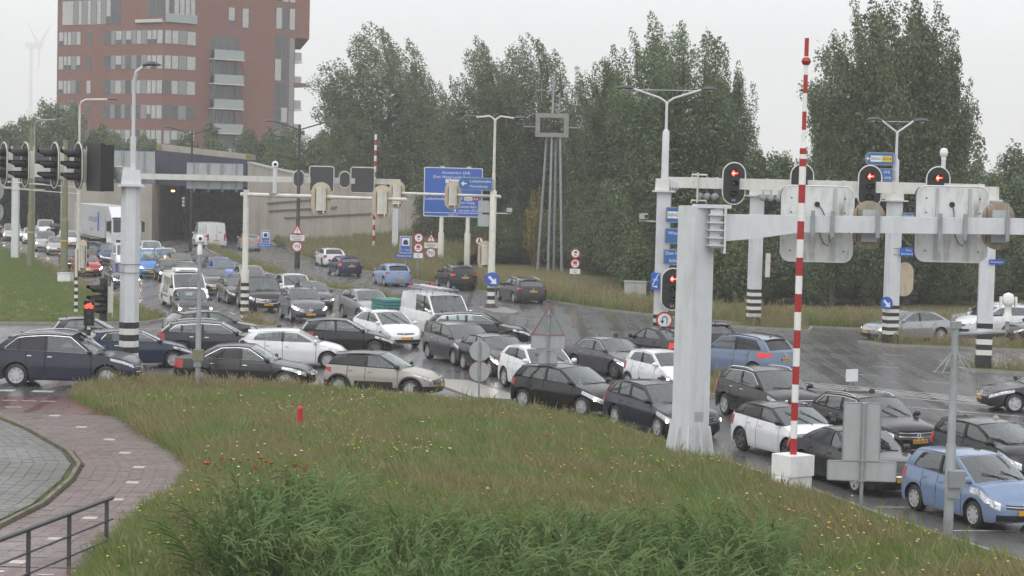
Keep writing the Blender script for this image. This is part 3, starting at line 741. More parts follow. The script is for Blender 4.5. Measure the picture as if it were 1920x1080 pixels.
    def pane(e, xc0, xc1, zc0, zc1, s0, ts, mglass, nm, bul, flip):
        gl, fr_ = MB(merge=True), body
        S_ = [-1, -s0, -s0 * .66, -s0 * .33, 0, s0 * .33, s0 * .66, s0, 1]; T_ = [0, ts[0], ts[0] * .67 + ts[1] * .33, ts[0] * .33 + ts[1] * .67, ts[1], 1]
        def pt(t, s):
            E = e(t); w_ = 1 - s * s; cx = xc0 + (xc1 - xc0) * t; cz = zc0 + (zc1 - zc0) * t
            return (E[0] + (cx - E[0]) * w_, E[1] * s, E[2] + (cz - E[2]) * w_ + bul * math.sin(math.pi * t))
        for i in range(len(T_) - 1):
            for j in range(len(S_) - 1):
                q = [pt(T_[i], S_[j]), pt(T_[i], S_[j + 1]), pt(T_[i + 1], S_[j + 1]), pt(T_[i + 1], S_[j])]
                if flip: q = q[::-1]
                (gl.poly(q) if 1 <= i <= 3 and 1 <= j <= 6 else fr_.poly(q, fm if i else 0))
        gl.build(nm, M[mglass], t0); return pt
    pA = pane(eA, xA, xB, p.cz, H - .035, .93, (.03, .965), 'glass', 'windscreen', .015, False)
    rg = 'dark_glass' if windows in ('dark', 'alldark') else 'glass'
    if windows in ('cab', 'cab2') and kind == 'van': 
        pD = pane(eD, xD, xC, p.br, roofz(xC), .80, (.02, .021), 'dark_glass', 'rear_window', .0, True)
    else: pD = pane(eD, xD, xC, p.br + .015, roofz(xC), .84, (.07, .90) if not deck else (.03, .95), rg, 'rear_window', .02, True)
    rb = MB(merge=True); rows = []
    for k in range(11):
        u = k / 10; row = []
        for j in range(13):
            s = -1 + j / 6; w_ = 1 - s * s; xf, xr_ = xBs + (xB - xBs) * w_, xCs + (xC - xCs) * w_
            x = xf + (xr_ - xf) * u; ze = redge(x if abs(s) == 1 else x); zc = roofz(min(max(x, xC), xB))
            row.append((x, yr(min(max(x, xC - .3), xB + .3)) * s, zc - crown * abs(s) ** 2.6))
        rows.append(row)
    rb.grid(rows); rb.build('roof', rm, t0, ang=50)
    if roofcol and kind != 'van': pass
    body_o = body.build('body', [pm, rm], t0, ang=38)
    hm_ = shared('handle', lambda: (lambda b: (b.box((0, 0, 0), (.17, .03, .028), taper=.8), b.mesh('handle', M['chrome']))[1])(MB()))
    hmp = shared(('handle', col), lambda: (lambda b: (b.box((0, 0, 0), (.17, .03, .03), taper=.8), b.mesh('handle', pm))[1])(MB()))
    for (i, s), db in doors.items():
        if not db.f: continue
        dr = db.build('door', pm, t0, ang=38)
        x = (bp + .16) if i == 0 else d2 + .10; z = top(x) - .13; q = surf(x, z, .016)
        link('handle', hm_ if trim or style == 'chromehandle' else hmp, dr, (q[0], q[1] * s, q[2]), (0, 0, 0))
    # underbody and floor so that nothing shines through
    ub = MB(); ub.box((0, 0, (p.clr + .55) / 2 + .0), (L - .35, Wd - .60, .55 - p.clr)); ub.box((0, 0, p.clr + .16), ((fx - rx) - 2 * ra - .03, Wd - .2, .2))
    ub.build('underbody', M['inner'], t0, sm=False)
    db = MB(); zc = top(xAs) - .10
    db.box((xAs - .02, 0, zc - .1), (.55, Wd - .28, .22), taper=.9); db.build('dashboard', M['inner'], t0, sm=False)
    db = MB(); db.box(((xAs + xDs) / 2, 0, .56), (xAs - xDs - .2, Wd - .3, .04)); db.build('cabin_floor', M['inner'], t0, sm=False)
    if kind != 'van':
        db = MB(); db.box((xDs + (.22 if not deck else .38), 0, p.br - .10), (.42 if not deck else .7, Wd - .36, .03)); db.build('parcel_shelf', M['inner'], t0, sm=False)
    bps = bp + .02
    for y in (-.37, .37): link('seat', shared('seat', seat_mesh), t0, (bps - .03, y, H * .335))
    if kind != 'van' and windows != 'alldark': link('bench', shared('bench', bench_mesh), t0, (max(bps - .95, xCs + (.50 if not deck else .30)), 0, H * .30))
    link('steering_wheel', shared('sw', swheel_mesh), t0, (bps + .48, .37, top(xAs) - .08), (0, rad(-25), 0))
    for (x, s) in ((fx, 1), (fx, -1), (rx, 1), (rx, -1)):
        ty, rmesh = wheel_mesh(r, rim); w_ = link('wheel', ty, t0, (x, s * (hw - .125), r), (0, random.uniform(0, 6), 0) if s < 0 else (0, random.uniform(0, 6), math.pi)); link('rim', rmesh, w_)
        if clad:
            tb = MB(); tb.tube([(lambda v: (v[0], v[1] * s, v[2]))(surf(x + (ra + .005) * math.cos(a), r + (ra + .005) * math.sin(a), -.004)) for a in np.linspace(-.15, math.pi + .15, 15)], .04, 5); tb.build('arch_trim', M['black'], t0)
    # patches that lie on the body surface
    def qx(u, front=True):
        if front: a = u * math.pi / 2; return (hx - af + af * max(0., math.cos(a)) ** (2 / nf), hw * math.sin(a) ** (2 / nf))
        a = u * math.pi / 2; return (-hx + ar - ar * max(0., math.cos(a)) ** (2 / nr), hw * math.sin(a) ** (2 / nr))
    def patch(u0, u1, lo, hi, s, front=True, off=.009, n=7, ext=0):
        rows = []; us = list(np.linspace(u0, u1, n))
        xy = [qx(u, front) for u in us]
        if ext:                                                     # wrap on along the flank
            x, y = qx(1, front); xy += [(x - (ext * k / 2 if front else -ext * k / 2), hw) for k in (1, 2)]
        N_ = len(xy)
        for k in range(4):
            rows.append([]); 
            for i, (x, y) in enumerate(xy):
                w_ = i / (N_ - 1); zl, zh = lo(w_, x), hi(w_, x); v = surf(x, zl + (zh - zl) * k / 3, off, y); rows[-1].append((v[0], v[1] * s, v[2]))
        b = MB(); b.grid(rows, flip=(s > 0) == front); return b, rows
    st = dict(hl=(.38, .86, .15, .13), hd=.045, gr=(.0, .34), gz=(.50, None), tl=(.42, .98, -.30, -.03), text=.0, tall=False)
    if style and isinstance(style, dict): st.update(style)
    u0, u1, h0, h1 = st['hl']
    lit = {'on': 'bulb', 'warm': 'bulbwarm', 'dim': 'bulbdim', 'off': None}[lights]
    for s in (1, -1):
        b, rows = patch(u0, u1, lambda w, x: top(x) - st['hd'] - h0 - (h1 - h0) * w + .05 * w, lambda w, x: top(x) - st['hd'] - .03 * (1 - w), s, ext=st.get('hext', .10))
        hl = b.build('headlight', M['lens'], t0)
        for cc, rr in ((rows[1][st.get('bi', 3)], st.get('br', .058)), (rows[2][1], .034)):
            e = MB(); e.lathe([(.001, .020), (rr * .6, .014), (rr, -.03)], 10, axis='x', c=(cc[0] - .004, cc[1] - .01 * s, cc[2]))
            e.build('bulb', M[lit] if lit and rr > .04 else M['chrome'], hl)
        if st.get('drl') and lit:
            db_ = MB(); db_.tube([rows[0][k] for k in range(1, len(rows[0]) - 2)], .013, 5); db_.build('daytime_strip', M[lit], hl)
        b, rows = patch(*st['tl'][:2], lambda w, x: top(x) + st['tl'][2] + st.get('tsl', .10) * (1 - w), lambda w, x: top(x) + st['tl'][3], s, front=False, ext=st.get('text', .10))
        tl = b.build('taillight', M['redlit' if tails == 'on' else 'red'], t0)
        if st['tall']:
            tb = MB(); rr = [pD(t, .93 * s) for t in np.linspace(.02, .7, 5)]; tb.tube([(a - .01, b_ * 1.0, c) for a, b_, c in rr], .05, 6); tb.build('tall_taillight', M['redlit' if tails == 'on' else 'red'], t0)
        # mirrors
        q = side(xAs - .12, top(xAs) + .06, .12); mb2 = shared(('mirror', mirrorcol or col), lambda: mirror_mesh().mesh('mirror', paint(mirrorcol or col, metal)))
        link('mirror', mb2, t0, (q[0], q[1] * s, q[2] + .03), (0, 0, s * .25)); 
        sl = MB(); sl.box((q[0] - .02, (q[1] - .07) * s, q[2] - .02), (.07, .16, .03)); sl.build('mirror_stalk', M['black'], t0, sm=False)
        if rails:
            tb = MB(); xx = np.linspace(xB - .2, xC + .12, 9); pts_ = [(x, s * (yr(x) - .03), redge(x) + .055 - (.05 if i in (0, 8) else 0)) for i, x in enumerate(xx)]; tb.tube(pts_, .02, 6); tb.build('roof_rail', M[rails], t0)
    z0, z1 = st['gz']; b = MB()
    gtop = lambda w, x: (top(x) - .07) if z1 is None else z1
    gp = []
    for s in (1, -1):
        bb_, rows = patch(0, st['gr'][1], lambda w, x: z0 + .03 * w, gtop, s, off=.008, n=6); b2 = bb_; gp.append(rows)
        b.v += [v for v in b2.v]; off_ = len(b.v) - len(b2.v); b.f += [[i + off_ for i in f] for f in b2.f]; b.m += [0] * len(b2.f)
    if grille != 'none':
        for s, rows in zip((1, -1), gp):
            nb = 3 if grille == 'bars' else (1 if grille == 'slim' else 2)
            for k in range(nb):
                row = [tuple(rows[0][i][j] + (rows[3][i][j] - rows[0][i][j]) * (k + .7) / (nb + .4) + (.006 if j == 0 else 0) for j in range(3)) for i in range(len(rows[0]))]
                b.tube(row, .011, 5, 1, cap=False)
            if grille == 'frame': b.tube([rows[3][i] for i in range(6)] + [rows[k][5] for k in (3, 2, 1, 0)] + [rows[0][i] for i in range(5, -1, -1)], .016, 5, 1)
    b.build('grille', [M['black'], M['chrome']], t0)
    for (lo_, hi_, uu) in ((.24, .40, st.get('intake', .55)),):
        for s in (1, -1): patch(0, uu, lambda w, x: p.clr + .05, lambda w, x: p.clr + .19, s, off=.006)[0].build('intake', M['black'], t0)
    if clad:
        for s in (1, -1):
            patch(0, 1, lambda w, x: p.clr + .0, lambda w, x: p.clr + .22, s, off=.012)[0].build('bumper_trim', M['black'], t0)
            patch(0, 1, lambda w, x: p.clr + .02, lambda w, x: p.clr + .30, s, front=False, off=.012)[0].build('bumper_trim', M['black'], t0)
            sb = MB(); sb.grid([[(lambda v: (v[0], v[1] * s, v[2]))(surf(x, z, .010)) for x in np.linspace(rx + ra + .02, fx - ra - .02, 8)] for z in (p.clr, p.clr + .07, p.clr + .14)], flip=s > 0); sb.build('sill_trim', M['black'], t0)
    # plates, emblem, wipers, aerial, spoiler
    pz = st.get('pz', .44); q = surf(hx - .002, pz, .014, 0.0)
    pb_ = MB(); pb_.box((q[0] + .006, 0, pz), (.012, .52, .11)); pb_.box((q[0] + .0085, -.235 if False else .235, pz), (.012, .05, .11), 1)
    po = pb_.build('number_plate', [M['plate'], M['plateblue']], t0, sm=False)
    if platetext: text(platetext, .085, M['ink'], po, (q[0] + .0155, -.02, pz - .033), (rad(90), 0, rad(90)), 'plate_text', width=.42)
    rzp = st.get('rpz', .74 if not deck and kind != 'suv' else (.62 if deck else .86)); q = surf(-hx + .002, rzp, .014, 0.0)
    pb_ = MB(); pb_.box((q[0] - .006, 0, rzp), (.012, .52, .11)); pb_.box((q[0] - .0085, .235, rzp), (.012, .05, .11), 1)
    po = pb_.build('number_plate', [M['plate'], M['plateblue']], t0, sm=False)
    if plate: text(plate, .085, M['ink'], po, (q[0] - .0155, .02, rzp - .033), (rad(90), 0, rad(-90)), 'plate_text', width=.42)
    ez = (z0 + top(hx - .03) - .07) / 2 + st.get('ez', .04); q = surf(hx - .002, ez, .02, 0)
    link('emblem', shared(('emb', emb), lambda: emblem(emb, .095 if emb == 'star' else .07)), t0, (q[0] + .004, 0, ez), (0, rad(-12), 0))
    q = surf(-hx + .002, p.br - .12, .02, 0)
    link('emblem', shared(('emb', emb), lambda: emblem(emb)), t0, (q[0] - .006, 0, p.br - .12))
    for (s0, s1, tt) in ((-.62, .05, .06), (.02, .68, .06)):
        a, b2 = pA(.035, s1), pA(.10 if st.get('wup') is None else st['wup'], s0)
        wb = MB(); wb.tube([(a[0] + .02, a[1], a[2] + .02), (b2[0] + .02, b2[1], b2[2] + .022)], .012, 5)
        wb.build('wiper', M['black'], t0)
    if aerial:
        ab = MB(); ab.tube([(xC + .25, 0, roofz(xC + .25) - .005), (xC + .16, 0, roofz(xC + .2) + .06)], [.03, .008], 6); ab.build('aerial', M['black'], t0)
    if spoiler and kind in ('hatch', 'suv', 'mpv', 'wagon', 'mini'):
        sb = MB(); rr = []
        for j in range(9):
            s = -.94 + j * .235; w_ = 1 - s * s; x = xCs + (xC - xCs) * w_; y = yr(xC) * s; z = roofz(xC) - crown * abs(s) ** 2.6
            rr.append([(x + .1, y, z + .012), (x - .10, y * .97, z - .005), (x - .09, y * .97, z - .035), (x + .04, y, z - .03)])
        sb.grid([[q[k] for q in rr] for k in range(4)]); sb.build('spoiler', rm, t0)
        lb = MB(); lb.box((xC - .105, 0, roofz(xC) - .02), (.01, .28, .022)); lb.build('brake_light', M['red'], t0, sm=False)
    ctx = dict(t0=t0, surf=surf, side=side, top=top, p=p, hx=hx, hw=hw, fx=fx, rx=rx, ra=ra, roofz=roofz, redge=redge, xA=xA, xB=xB, xC=xC, xD=xD, bp=bp, patch=patch, pm=pm, yr=yr, wbot=wbot, pD=pD, xAs=xAs, xDs=xDs, ok=ok)
    if extra: extra(ctx)
    return t0
_txt = {}
def text(body, size, m, parent, loc, rot, name='lettering', width=None, align='CENTER', th=.001):
    k = (body, size, align, m.name, th)
    if k not in _txt:
        c = bpy.data.curves.new(name, 'FONT'); c.body = body; c.size = size; c.align_x = align; c.extrude = th; c.resolution_u = 2
        c.materials.append(m); o = bpy.data.objects.new('tmp', c); me = bpy.data.meshes.new_from_object(o); bpy.data.objects.remove(o)
        _txt[k] = (me, max((v.co.x for v in me.vertices), default=0) - min((v.co.x for v in me.vertices), default=0))
    me, w_ = _txt[k]; o = link(name, me, parent, loc, rot)
    if width and w_ > 0: o.scale = (min(1.5, width / w_), 1, 1)
    return o
# ---------------------------------------------------------------- the traffic
QG = 'cars queuing on the wet road'; OG = 'cars driving away to the tunnel'; CG = 'cars crossing from the left'; RG = 'cars waiting on the right'
def extras_vito(c):
    s_ = c['surf']; t0 = c['t0']
    b = MB(); b.prism([(-.75, 0), (.62, 0), (.72, .05), (.66, .12), (.4, .17), (-.6, .17), (-.75, .12)], -.62, .62); o = b.build('roof_cooling_unit', M['white'], t0, sm=False, loc=(.25, 0, 1.93))
    for k in range(7):
        v = MB(); v.box((.70, -.36 + k * .12, .085), (.02, .08, .07)); v.build('vent', M['black'], o, sm=False)
    cols = [(.30, .42, .22), (.32, .06, .07), (.45, .30, .24), (.12, .20, .30), (.35, .40, .30)]
    for sgn in (1, -1):
        for k, col in enumerate(cols):
            x1 = c['bp'] - .15 - k * .42; x0 = x1 - .40
            rows = [[(lambda v: (v[0], v[1] * sgn, v[2]))(s_(x, z, .008) if z < c['top'](x) - .01 else c['side'](x, z, .008)) for x in np.linspace(x0, x1, 4)] for z in (.55, .8, 1.0, 1.09, 1.2, 1.4, 1.6)]
            b = MB(); b.grid(rows, flip=sgn > 0); b.build('printed_panel', paint(col), t0)
def extras_transit(c):
    t0 = c['t0']; b = MB(); z = 2.14
    for y in (-.62, .62): b.tube([(-2.2, y, z), (1.1, y, z)], .025, 6)
    for x in (-2.1, -1.3, -.5, .3, 1.0):
        b.tube([(x, -.66, 1.92), (x, -.64, z), (x, .64, z), (x, .66, 1.92)], .022, 6)
    b.build('ladder_rack', M['galv'], t0)
    la = MB()
    for y in (-.28, .1): la.tube([(-2.3, y, z + .07), (1.2, y, z + .07)], .028, 6)
    for x in np.arange(-2.1, 1.2, .3): la.tube([(x, -.28, z + .07), (x, .1, z + .07)], .018, 5)
    la.build('ladder', M['chrome'], t0)
    for x, y, col in ((-2.25, .5, 'redstripe'), (-1.2, .3, 'redstripe'), (.9, .45, 'blue2'), (-2.1, -.5, 'redstripe')):
        k = MB(); k.box((x, y, z + .1), (.18, .10, .14)); k.build('clamp', M[col], t0, sm=False)
def sidepanel(c, x0, x1, z0, z1, m, nm, off=.012):
    for sgn in (1, -1):
        rows = [[(lambda v: (v[0], v[1] * sgn, v[2]))(c['surf'](x, z, off)) for x in np.linspace(x0, x1, 9)] for z in np.linspace(z0, z1, 4)]
        b = MB(); b.grid(rows, flip=sgn > 0); b.build(nm, m, c['t0'])
def extras_c3(c):
    sidepanel(c, c['rx'] + c['ra'] + .16, c['fx'] - c['ra'] - .22, .34, .52, M['black'], 'side_bump_panel')
    for s in (1, -1):
        p0 = c['surf'](c['hx'] - .20, .60, .01); b = MB(); b.lathe([(.001, .03), (.09, .015), (.12, -.03)], 12, axis='x', c=(p0[0] + .01, (p0[1] - .03) * s, .56)); b.build('fog_lamp', M['lens'], c['t0'])
def extras_s80(c): sidepanel(c, c['rx'] + c['ra'] + .05, c['fx'] - c['ra'] - .05, .255, .285, M['chrome'], 'sill_strip')
def extras_box(c):
    b = MB(); b.prism([(-1.0, 0), (.95, 0), (1.05, .12), (.8, .33), (-.85, .36), (-1.05, .2)], -.42, .42); b.build('roof_box', M['black'], c['t0'], loc=(-.2, 0, 1.55))
def extras_post(c):
    for x0, w_, col in ((-.9, .5, (.6, .36, .03)), (-.1, .12, (.05, .1, .35))):
        for sgn in (1, -1):
            rows = [[(lambda v: (v[0], v[1] * sgn, v[2]))(c['side'](x, z, .01)) for x in (x0, x0 + w_)] for z in (1.2, 1.45, 1.7)]
            b = MB(); b.grid(rows, flip=sgn > 0); b.build('printed_stripe', paint(col), c['t0'])
def extras_master(c):
    for s in (1, -1):
        b = MB(); b.box((-2.51, s * .80, 1.02), (.04, .13, .62)); b.build('tall_taillight', M['red'], c['t0'], sm=False)
    b = MB(); b.box((-2.515, 0, 1.35), (.01, .012, 1.7)); b.build('door_seam', M['black'], c['t0'], sm=False)
    b = MB(); b.prism([(-.14, 0), (.12, .06), (.02, .1), (-.1, .13)], -2.525, -2.515, ax='x'); b.build('tail_emblem', M['signred'], c['t0'], sm=False, loc=(0, -.32, 1.42))
BLK = (.007, .007, .008); DGR = (.028, .028, .031); GRY = (.075, .076, .08); SIL = (.34, .35, .36); WHT = (.72, .73, .74); NAVY = (.012, .016, .034); LBL = (.17, .235, .36)
V = vehicle
# near lanes, right-hand side of the picture
V('car', 'light blue hatchback, the nearest car, beside the grey camera mast', 'car', 'hatch', (10.6, 44.33), -67.7, LBL, QG, L=3.885, W=1.695, H=1.51, ns=2, r=.30, cowl=.80, nose=.72, hm=.90, cz=1.02, rim='cover', lights='off', emb='oval', style=dict(hl=(.46, .95, .22, .16), hext=.25, wup=.30), grille='slim', wst=1.75)
V('car', 'black small hatchback behind the light blue one at the right edge', 'car', 'mpv', (12.55, 50.4), -66, BLK, QG, L=3.9, W=1.68, H=1.5, ns=2, windows='clear', emb='chev', lights='off', style=dict(hl=(.46, .9, .2, .14)))
V('car', 'black estate with a silver star on its grille and roof rails', 'car', 'wagon', (10.46, 56.28), -67, BLK, QG, L=4.7, W=1.81, H=1.47, trim=True, rails='chrome', emb='star', lights='off', platetext='N-148-SR', grille='two', style=dict(gr=(0, .42), gz=(.47, .72), wup=.55, hl=(.55, .95, .16, .13)))
V('car', 'black saloon half hidden behind the rectangular sign backs', 'car', 'sedan', (8.75, 49.0), -70, (.02, .02, .023), QG, L=4.6, W=1.82, H=1.43, windows='dark', emb='ring', lights='off', rim='twin', style=dict(hl=(.5, .95, .13, .12)))
V('car', 'white hatchback with black roof behind the red and white pole', 'car', 'hatch', (7.75, 53.73), -65.4, WHT, QG, roofcol=BLK, mirrorcol=BLK, L=4.03, W=1.74, H=1.41, rim='dark', emb='ring', lights='off', style=dict(wup=.7, hl=(.5, .95, .14, .12)), windows='dark')
V('car', 'black crossover with silver roof rails and chrome grille frame', 'car', 'suv', (8.22, 61.76), -68, BLK, QG, L=4.44, W=1.86, H=1.63, rails='chrome', trim=True, grille='frame', emb='oval', lights='off', rim='five', style=dict(gr=(0, .45), gz=(.66, .84), hl=(.48, .95, .18, .14)))
V('car', 'sky blue crossover seen from behind, turning away', 'car', 'suv', (8.75, 75.2), 133, (.15, .20, .29), OG, L=4.6, W=1.8, H=1.68, tails='on', rails='black', windows='dark', plate='9-SXN-30', emb='vee', style=dict(tl=(.5, .98, -.24, -.05), text=.28))
V('car', 'small white hatchback partly behind the big white gantry post', 'car', 'mini', (5.46, 69.19), -62, WHT, QG, L=3.44, W=1.63, H=1.47, lights='warm', emb='chev', clad=False, style=dict(hl=(.5, .95, .26, .18), hext=.2, br=.07), rim='steel')
V('car', 'grey saloon with silver star on grille, left of small white hatchback', 'car', 'sedan', (3.86, 74.86), -58.5, GRY, QG, L=4.63, W=1.78, H=1.43, trim=True, emb='star', lights='dim', rim='dark', style=dict(gr=(0, .40), hl=(.5, .95, .17, .14), wup=.1, drl=True), rte=1.25)
V('car', 'black saloon behind the grey one, heading away past the striped post', 'car', 'sedan', (6.1, 81.0), 121, BLK, OG, L=4.6, W=1.8, H=1.44, tails='on')
V('car', 'dark small hatchback seen from behind beyond the sky blue crossover', 'car', 'hatch', (8.3, 84.5), 105, DGR, OG, L=3.9, W=1.68, H=1.5, tails='on', ns=2)
V('car', 'navy estate at the meadow kerb beside the big gantry post', 'car', 'wagon', (4.55, 58.32), -66, NAVY, QG, L=4.63, W=1.865, H=1.48, lights='warm', platetext='XH-8', emb='bar', rim='five', style=dict(tall=True, hl=(.5, .95, .24, .16), hext=.2, gr=(0, .36), gz=(.46, .70)), spoiler=True)
V('car', 'black hatchback behind the triangular sign back at the meadow', 'car', 'hatch', (2.0, 62.85), -45, BLK, QG, L=4.2, W=1.78, H=1.48, lights='warm', rim='twin', style=dict(hl=(.46, .92, .19, .15), tl=(.5, .98, -.26, -.05)))
V('car', 'white crossover right of the two disc sign backs', 'car', 'suv', (1.09, 68.52), -69, WHT, QG, L=4.36, W=1.8, H=1.57, lights='off', windows='dark', rim='five', style=dict(wup=.6, hl=(.5, .95, .16, .13)), emb='oval')
V('car', 'dark grey hatchback with bright headlights behind the disc sign backs', 'car', 'hatch', (-.46, 74.35), -66.9, DGR, QG, L=4.26, W=1.8, H=1.45, lights='on', rim='five', style=dict(hl=(.46, .94, .15, .13), drl=True))
V('car', 'grey tall family car with chrome window line', 'car', 'mpv', (-1.97, 78.43), -66, GRY, QG, L=4.39, W=1.79, H=1.56, trim=False, lights='dim', rim='multi', emb='star', style='chromehandle')
V('car', 'black estate side-on in front of the white van, heading right', 'car', 'wagon', (-1.45, 86.6), 2.7, BLK, CG, L=4.75, W=1.85, H=1.46, trim=True, rim='dark', tails='off', style=dict(tl=(.5, .98, -.22, -.04)))
V('car', 'white wedge-shaped hatchback with oval badge', 'car', 'hatch', (-5.4, 85.62), -63.5, WHT, QG, L=4.46, W=1.745, H=1.49, cowl=.88, wst=2.0, rte=.75, rgb=.12, rdrop=.14, lights='off', emb='oval', grille='slim', style=dict(hl=(.5, .97, .24, .17), hext=.3, gr=(0, .26), gz=(.58, .66), wup=.8), pc=.22)
V('car', 'black three-door hatchback heading right before the white wedge hatchback', 'car', 'hatch', (-6.75, 80.7), 7, BLK, CG, L=4.0, W=1.74, H=1.49, tails='off', rim='dark', pc=.45, style=dict(tl=(.5, 1, -.28, -.06), text=.22))
V('car', 'white hatchback side-on, heading right behind the dark saloon', 'car', 'hatch', (-8.23, 75.1), 4.7, WHT, CG, L=4.26, W=1.8, H=1.45, rim='twin')
V('car', 'beige hatchback with black roof and dark door panel at the meadow', 'car', 'hatch', (-4.2, 66.25), -13, (.33, .31, .275), CG, roofcol=BLK, mirrorcol=BLK, L=4.0, W=1.75, H=1.47, ro=.64, clad=True, windows='dark', rim='five', emb='chev', grille='slim', tails='off', style=dict(hl=(.5, .95, .09, .06), gr=(0, .45), gz=(.45, .62), tl=(.55, .98, -.24, -.08)), extra=extras_c3)
V('car', 'dark saloon with chrome sill strip side-on behind the grass', 'car', 'sedan', (-9.09, 67.71), -3.2, (.02, .02, .022), CG, L=4.85, W=1.86, H=1.49, trim=True, lights='on', tails='off', rim='five', emb='bar', windows='dark', style=dict(tl=(.5, 1, -.32, -.02), hl=(.55, .98, .17, .14), hext=.25), extra=extras_s80)
V('car', 'dark blue hatchback with chrome waistline behind the striped gantry post', 'car', 'hatch', (-13.95, 73.6), 20, (.016, .028, .062), CG, L=4.1, W=1.77, H=1.43, trim=True, tails='off', style=dict(tl=(.5, .98, -.25, -.05)))
V('car', 'large navy crossover with chrome trim at the left edge', 'car', 'suv', (-15.0, 66.7), -2, NAVY, CG, L=5.1, W=2.0, H=1.84, fo=1.0, ro=1.05, r=.39, trim=True, rails='chrome', windows='dark', ns=3, rim='cover', lights='off', style='chromehandle', cowl=1.25, wst=2.15, bf=1.13, br=1.22, cz=1.18, hm=1.08, nose=.92, rdrop=.14, rte=.75)
V('car', 'dark grey hatchback behind the cycle traffic light', 'car', 'hatch', (-16.34, 77.79), 12, DGR, CG, L=3.75, W=1.69, H=1.51, tails='off', style=dict(tl=(.5, 1, -.34, -.06), text=.2))
V('car', 'dark estate with roof rails behind the thin camera mast', 'car', 'wagon', (-11.7, 78.2), 8, (.022, .024, .032), CG, L=4.7, W=1.83, H=1.45, trim=True, rails='chrome', tails='off', rim='multi')
V('car', 'grey estate highest of the cars crossing from the left', 'car', 'wagon', (-12.65, 84.0), 28, GRY, CG, L=4.35, W=1.79, H=1.46, tails='off')
# the queue from the tunnel
V('car', 'silver crossover with bright v-shaped grille left of the turquoise trailer', 'car', 'suv', (-7.25, 98.8), -67.9, SIL, QG, metal=.4, L=4.38, W=1.8, H=1.59, lights='dim', grille='frame', style=dict(gr=(0, .38), drl=True))
V('van', 'white panel van with ladder rack on its roof', 'van', 'van', (-3.45, 91.2), -65.6, WHT, QG, L=4.97, W=1.99, H=1.97, windows='cab2', lights='off', extra=extras_transit, grille='two', rim='steel')
V('car', 'mid grey crossover with bright lamps, centre front of the queue', 'car', 'suv', (-10.44, 98.29), -71.5, (.10, .105, .115), QG, L=4.2, W=1.77, H=1.6, lights='on', rails='chrome', style=dict(gr=(0, .36), drl=True), emb='bar')
V('car', 'grey hatchback with one warm headlight behind the mid grey crossover', 'car', 'hatch', (-10.79, 107.06), -74, GRY, QG, L=4.0, W=1.75, H=1.46, lights='warm')
V('car', 'large black crossover right of the cream striped mast', 'car', 'suv', (-13.35, 104.75), -72.2, BLK, QG, L=4.85, W=1.96, H=1.8, lights='dim', grille='frame', emb='oval', r=.38, style=dict(gr=(0, .40), hl=(.5, .97, .18, .14)))
V('car', 'white estate with roof rails behind the large black crossover', 'car', 'wagon', (-12.39, 112.0), -72, WHT, QG, L=4.5, W=1.8, H=1.58, rails='black', style=dict(wup=.6))
V('car', 'dark grey hatchback left of the cream striped mast', 'car', 'hatch', (-15.32, 110.07), -70, (.06, .06, .06), QG, L=4.1, W=1.77, H=1.46)
V('car', 'grey sporty crossover behind the decorated white van', 'car', 'suv', (-17.78, 117.2), -76, GRY, QG, L=4.3, W=1.79, H=1.52, lights='off')
V('car', 'bright blue hatchback in the middle of the queue', 'car', 'hatch', (-18.87, 128.59), -74, (.07, .16, .50), QG, L=4.2, W=1.78, H=1.46)
V('car', 'silver hatchback right of the bright blue one', 'car', 'hatch', (-16.23, 122.01), -73, SIL, QG, L=4.3, W=1.79, H=1.5)
V('van', 'white delivery van with coloured side panels and roof cooling unit', 'van', 'van', (-17.52, 105.38), -71.3, WHT, QG, L=5.14, W=1.93, H=1.9, windows='cab', lights='warm', extra=extras_vito, mirrorcol=BLK)
V('car', 'small dark bubble car with round lit headlights', 'car', 'mini', (-15.79, 97.0), -72.5, (.035, .034, .036), QG, L=3.57, W=1.63, H=1.49, lights='warm', grille='slim', style=dict(hl=(.55, .85, .17, .17), br=.085, gr=(0, .26), gz=(.62, .68)))
V('car', 'small black car with yellow roof and mirrors', 'car', 'mini', (-22.45, 128.9), -74, BLK, QG, roofcol=(.62, .34, .02), mirrorcol=(.62, .34, .02), L=3.7, W=1.65, H=1.46, lights='warm', style=dict(br=.075))
V('van', 'sky blue small van right of the tall gantry post', 'van', 'van', (-24.4, 133.0), -75, (.04, .20, .52), QG, L=4.2, W=1.83, H=1.82, windows='clear', lights='warm', cowl=.85, wst=1.65, style=dict(br=.08))
V('car', 'dark grey hatchback half hidden by the tall gantry post', 'car', 'hatch', (-23.93, 121.0), -70, (.05, .05, .055), QG, L=4.0, W=1.7, H=1.5, lights='on')
V('van', 'white van with a yellow stripe on its side', 'van', 'van', (-27.73, 141.5), -74, WHT, QG, L=4.9, W=1.9, H=1.9, windows='cab', extra=extras_post)
V('car', 'dark blue tall car left of the yellow striped van', 'car', 'mpv', (-30.5, 149.2), -74, (.03, .05, .14), QG, lights='dim')
V('car', 'red hatchback at the edge of the lawn', 'car', 'hatch', (-28.81, 133.26), -71, (.33, .014, .018), QG, L=4.05, W=1.75, H=1.43, lights='on', style=dict(drl=True))
V('car', 'black car just left of the red hatchback, behind the olive mast', 'car', 'hatch', (-31.22, 139.9), -74, BLK, QG, H=1.5, lights='warm')
V('car', 'grey tall car behind the red hatchback', 'car', 'mpv', (-32.6, 151.5), -74, GRY, QG)
V('car', 'small silver hatchback between the two olive masts', 'car', 'mini', (-37.83, 163.33), -75, SIL, QG, lights='warm', style=dict(br=.08))
V('car', 'silver crossover behind the small silver hatchback at the lawn', 'car', 'suv', (-40.14, 169.26), -75, SIL, QG, L=4.53, W=1.84, H=1.7, lights='warm', style=dict(br=.08))
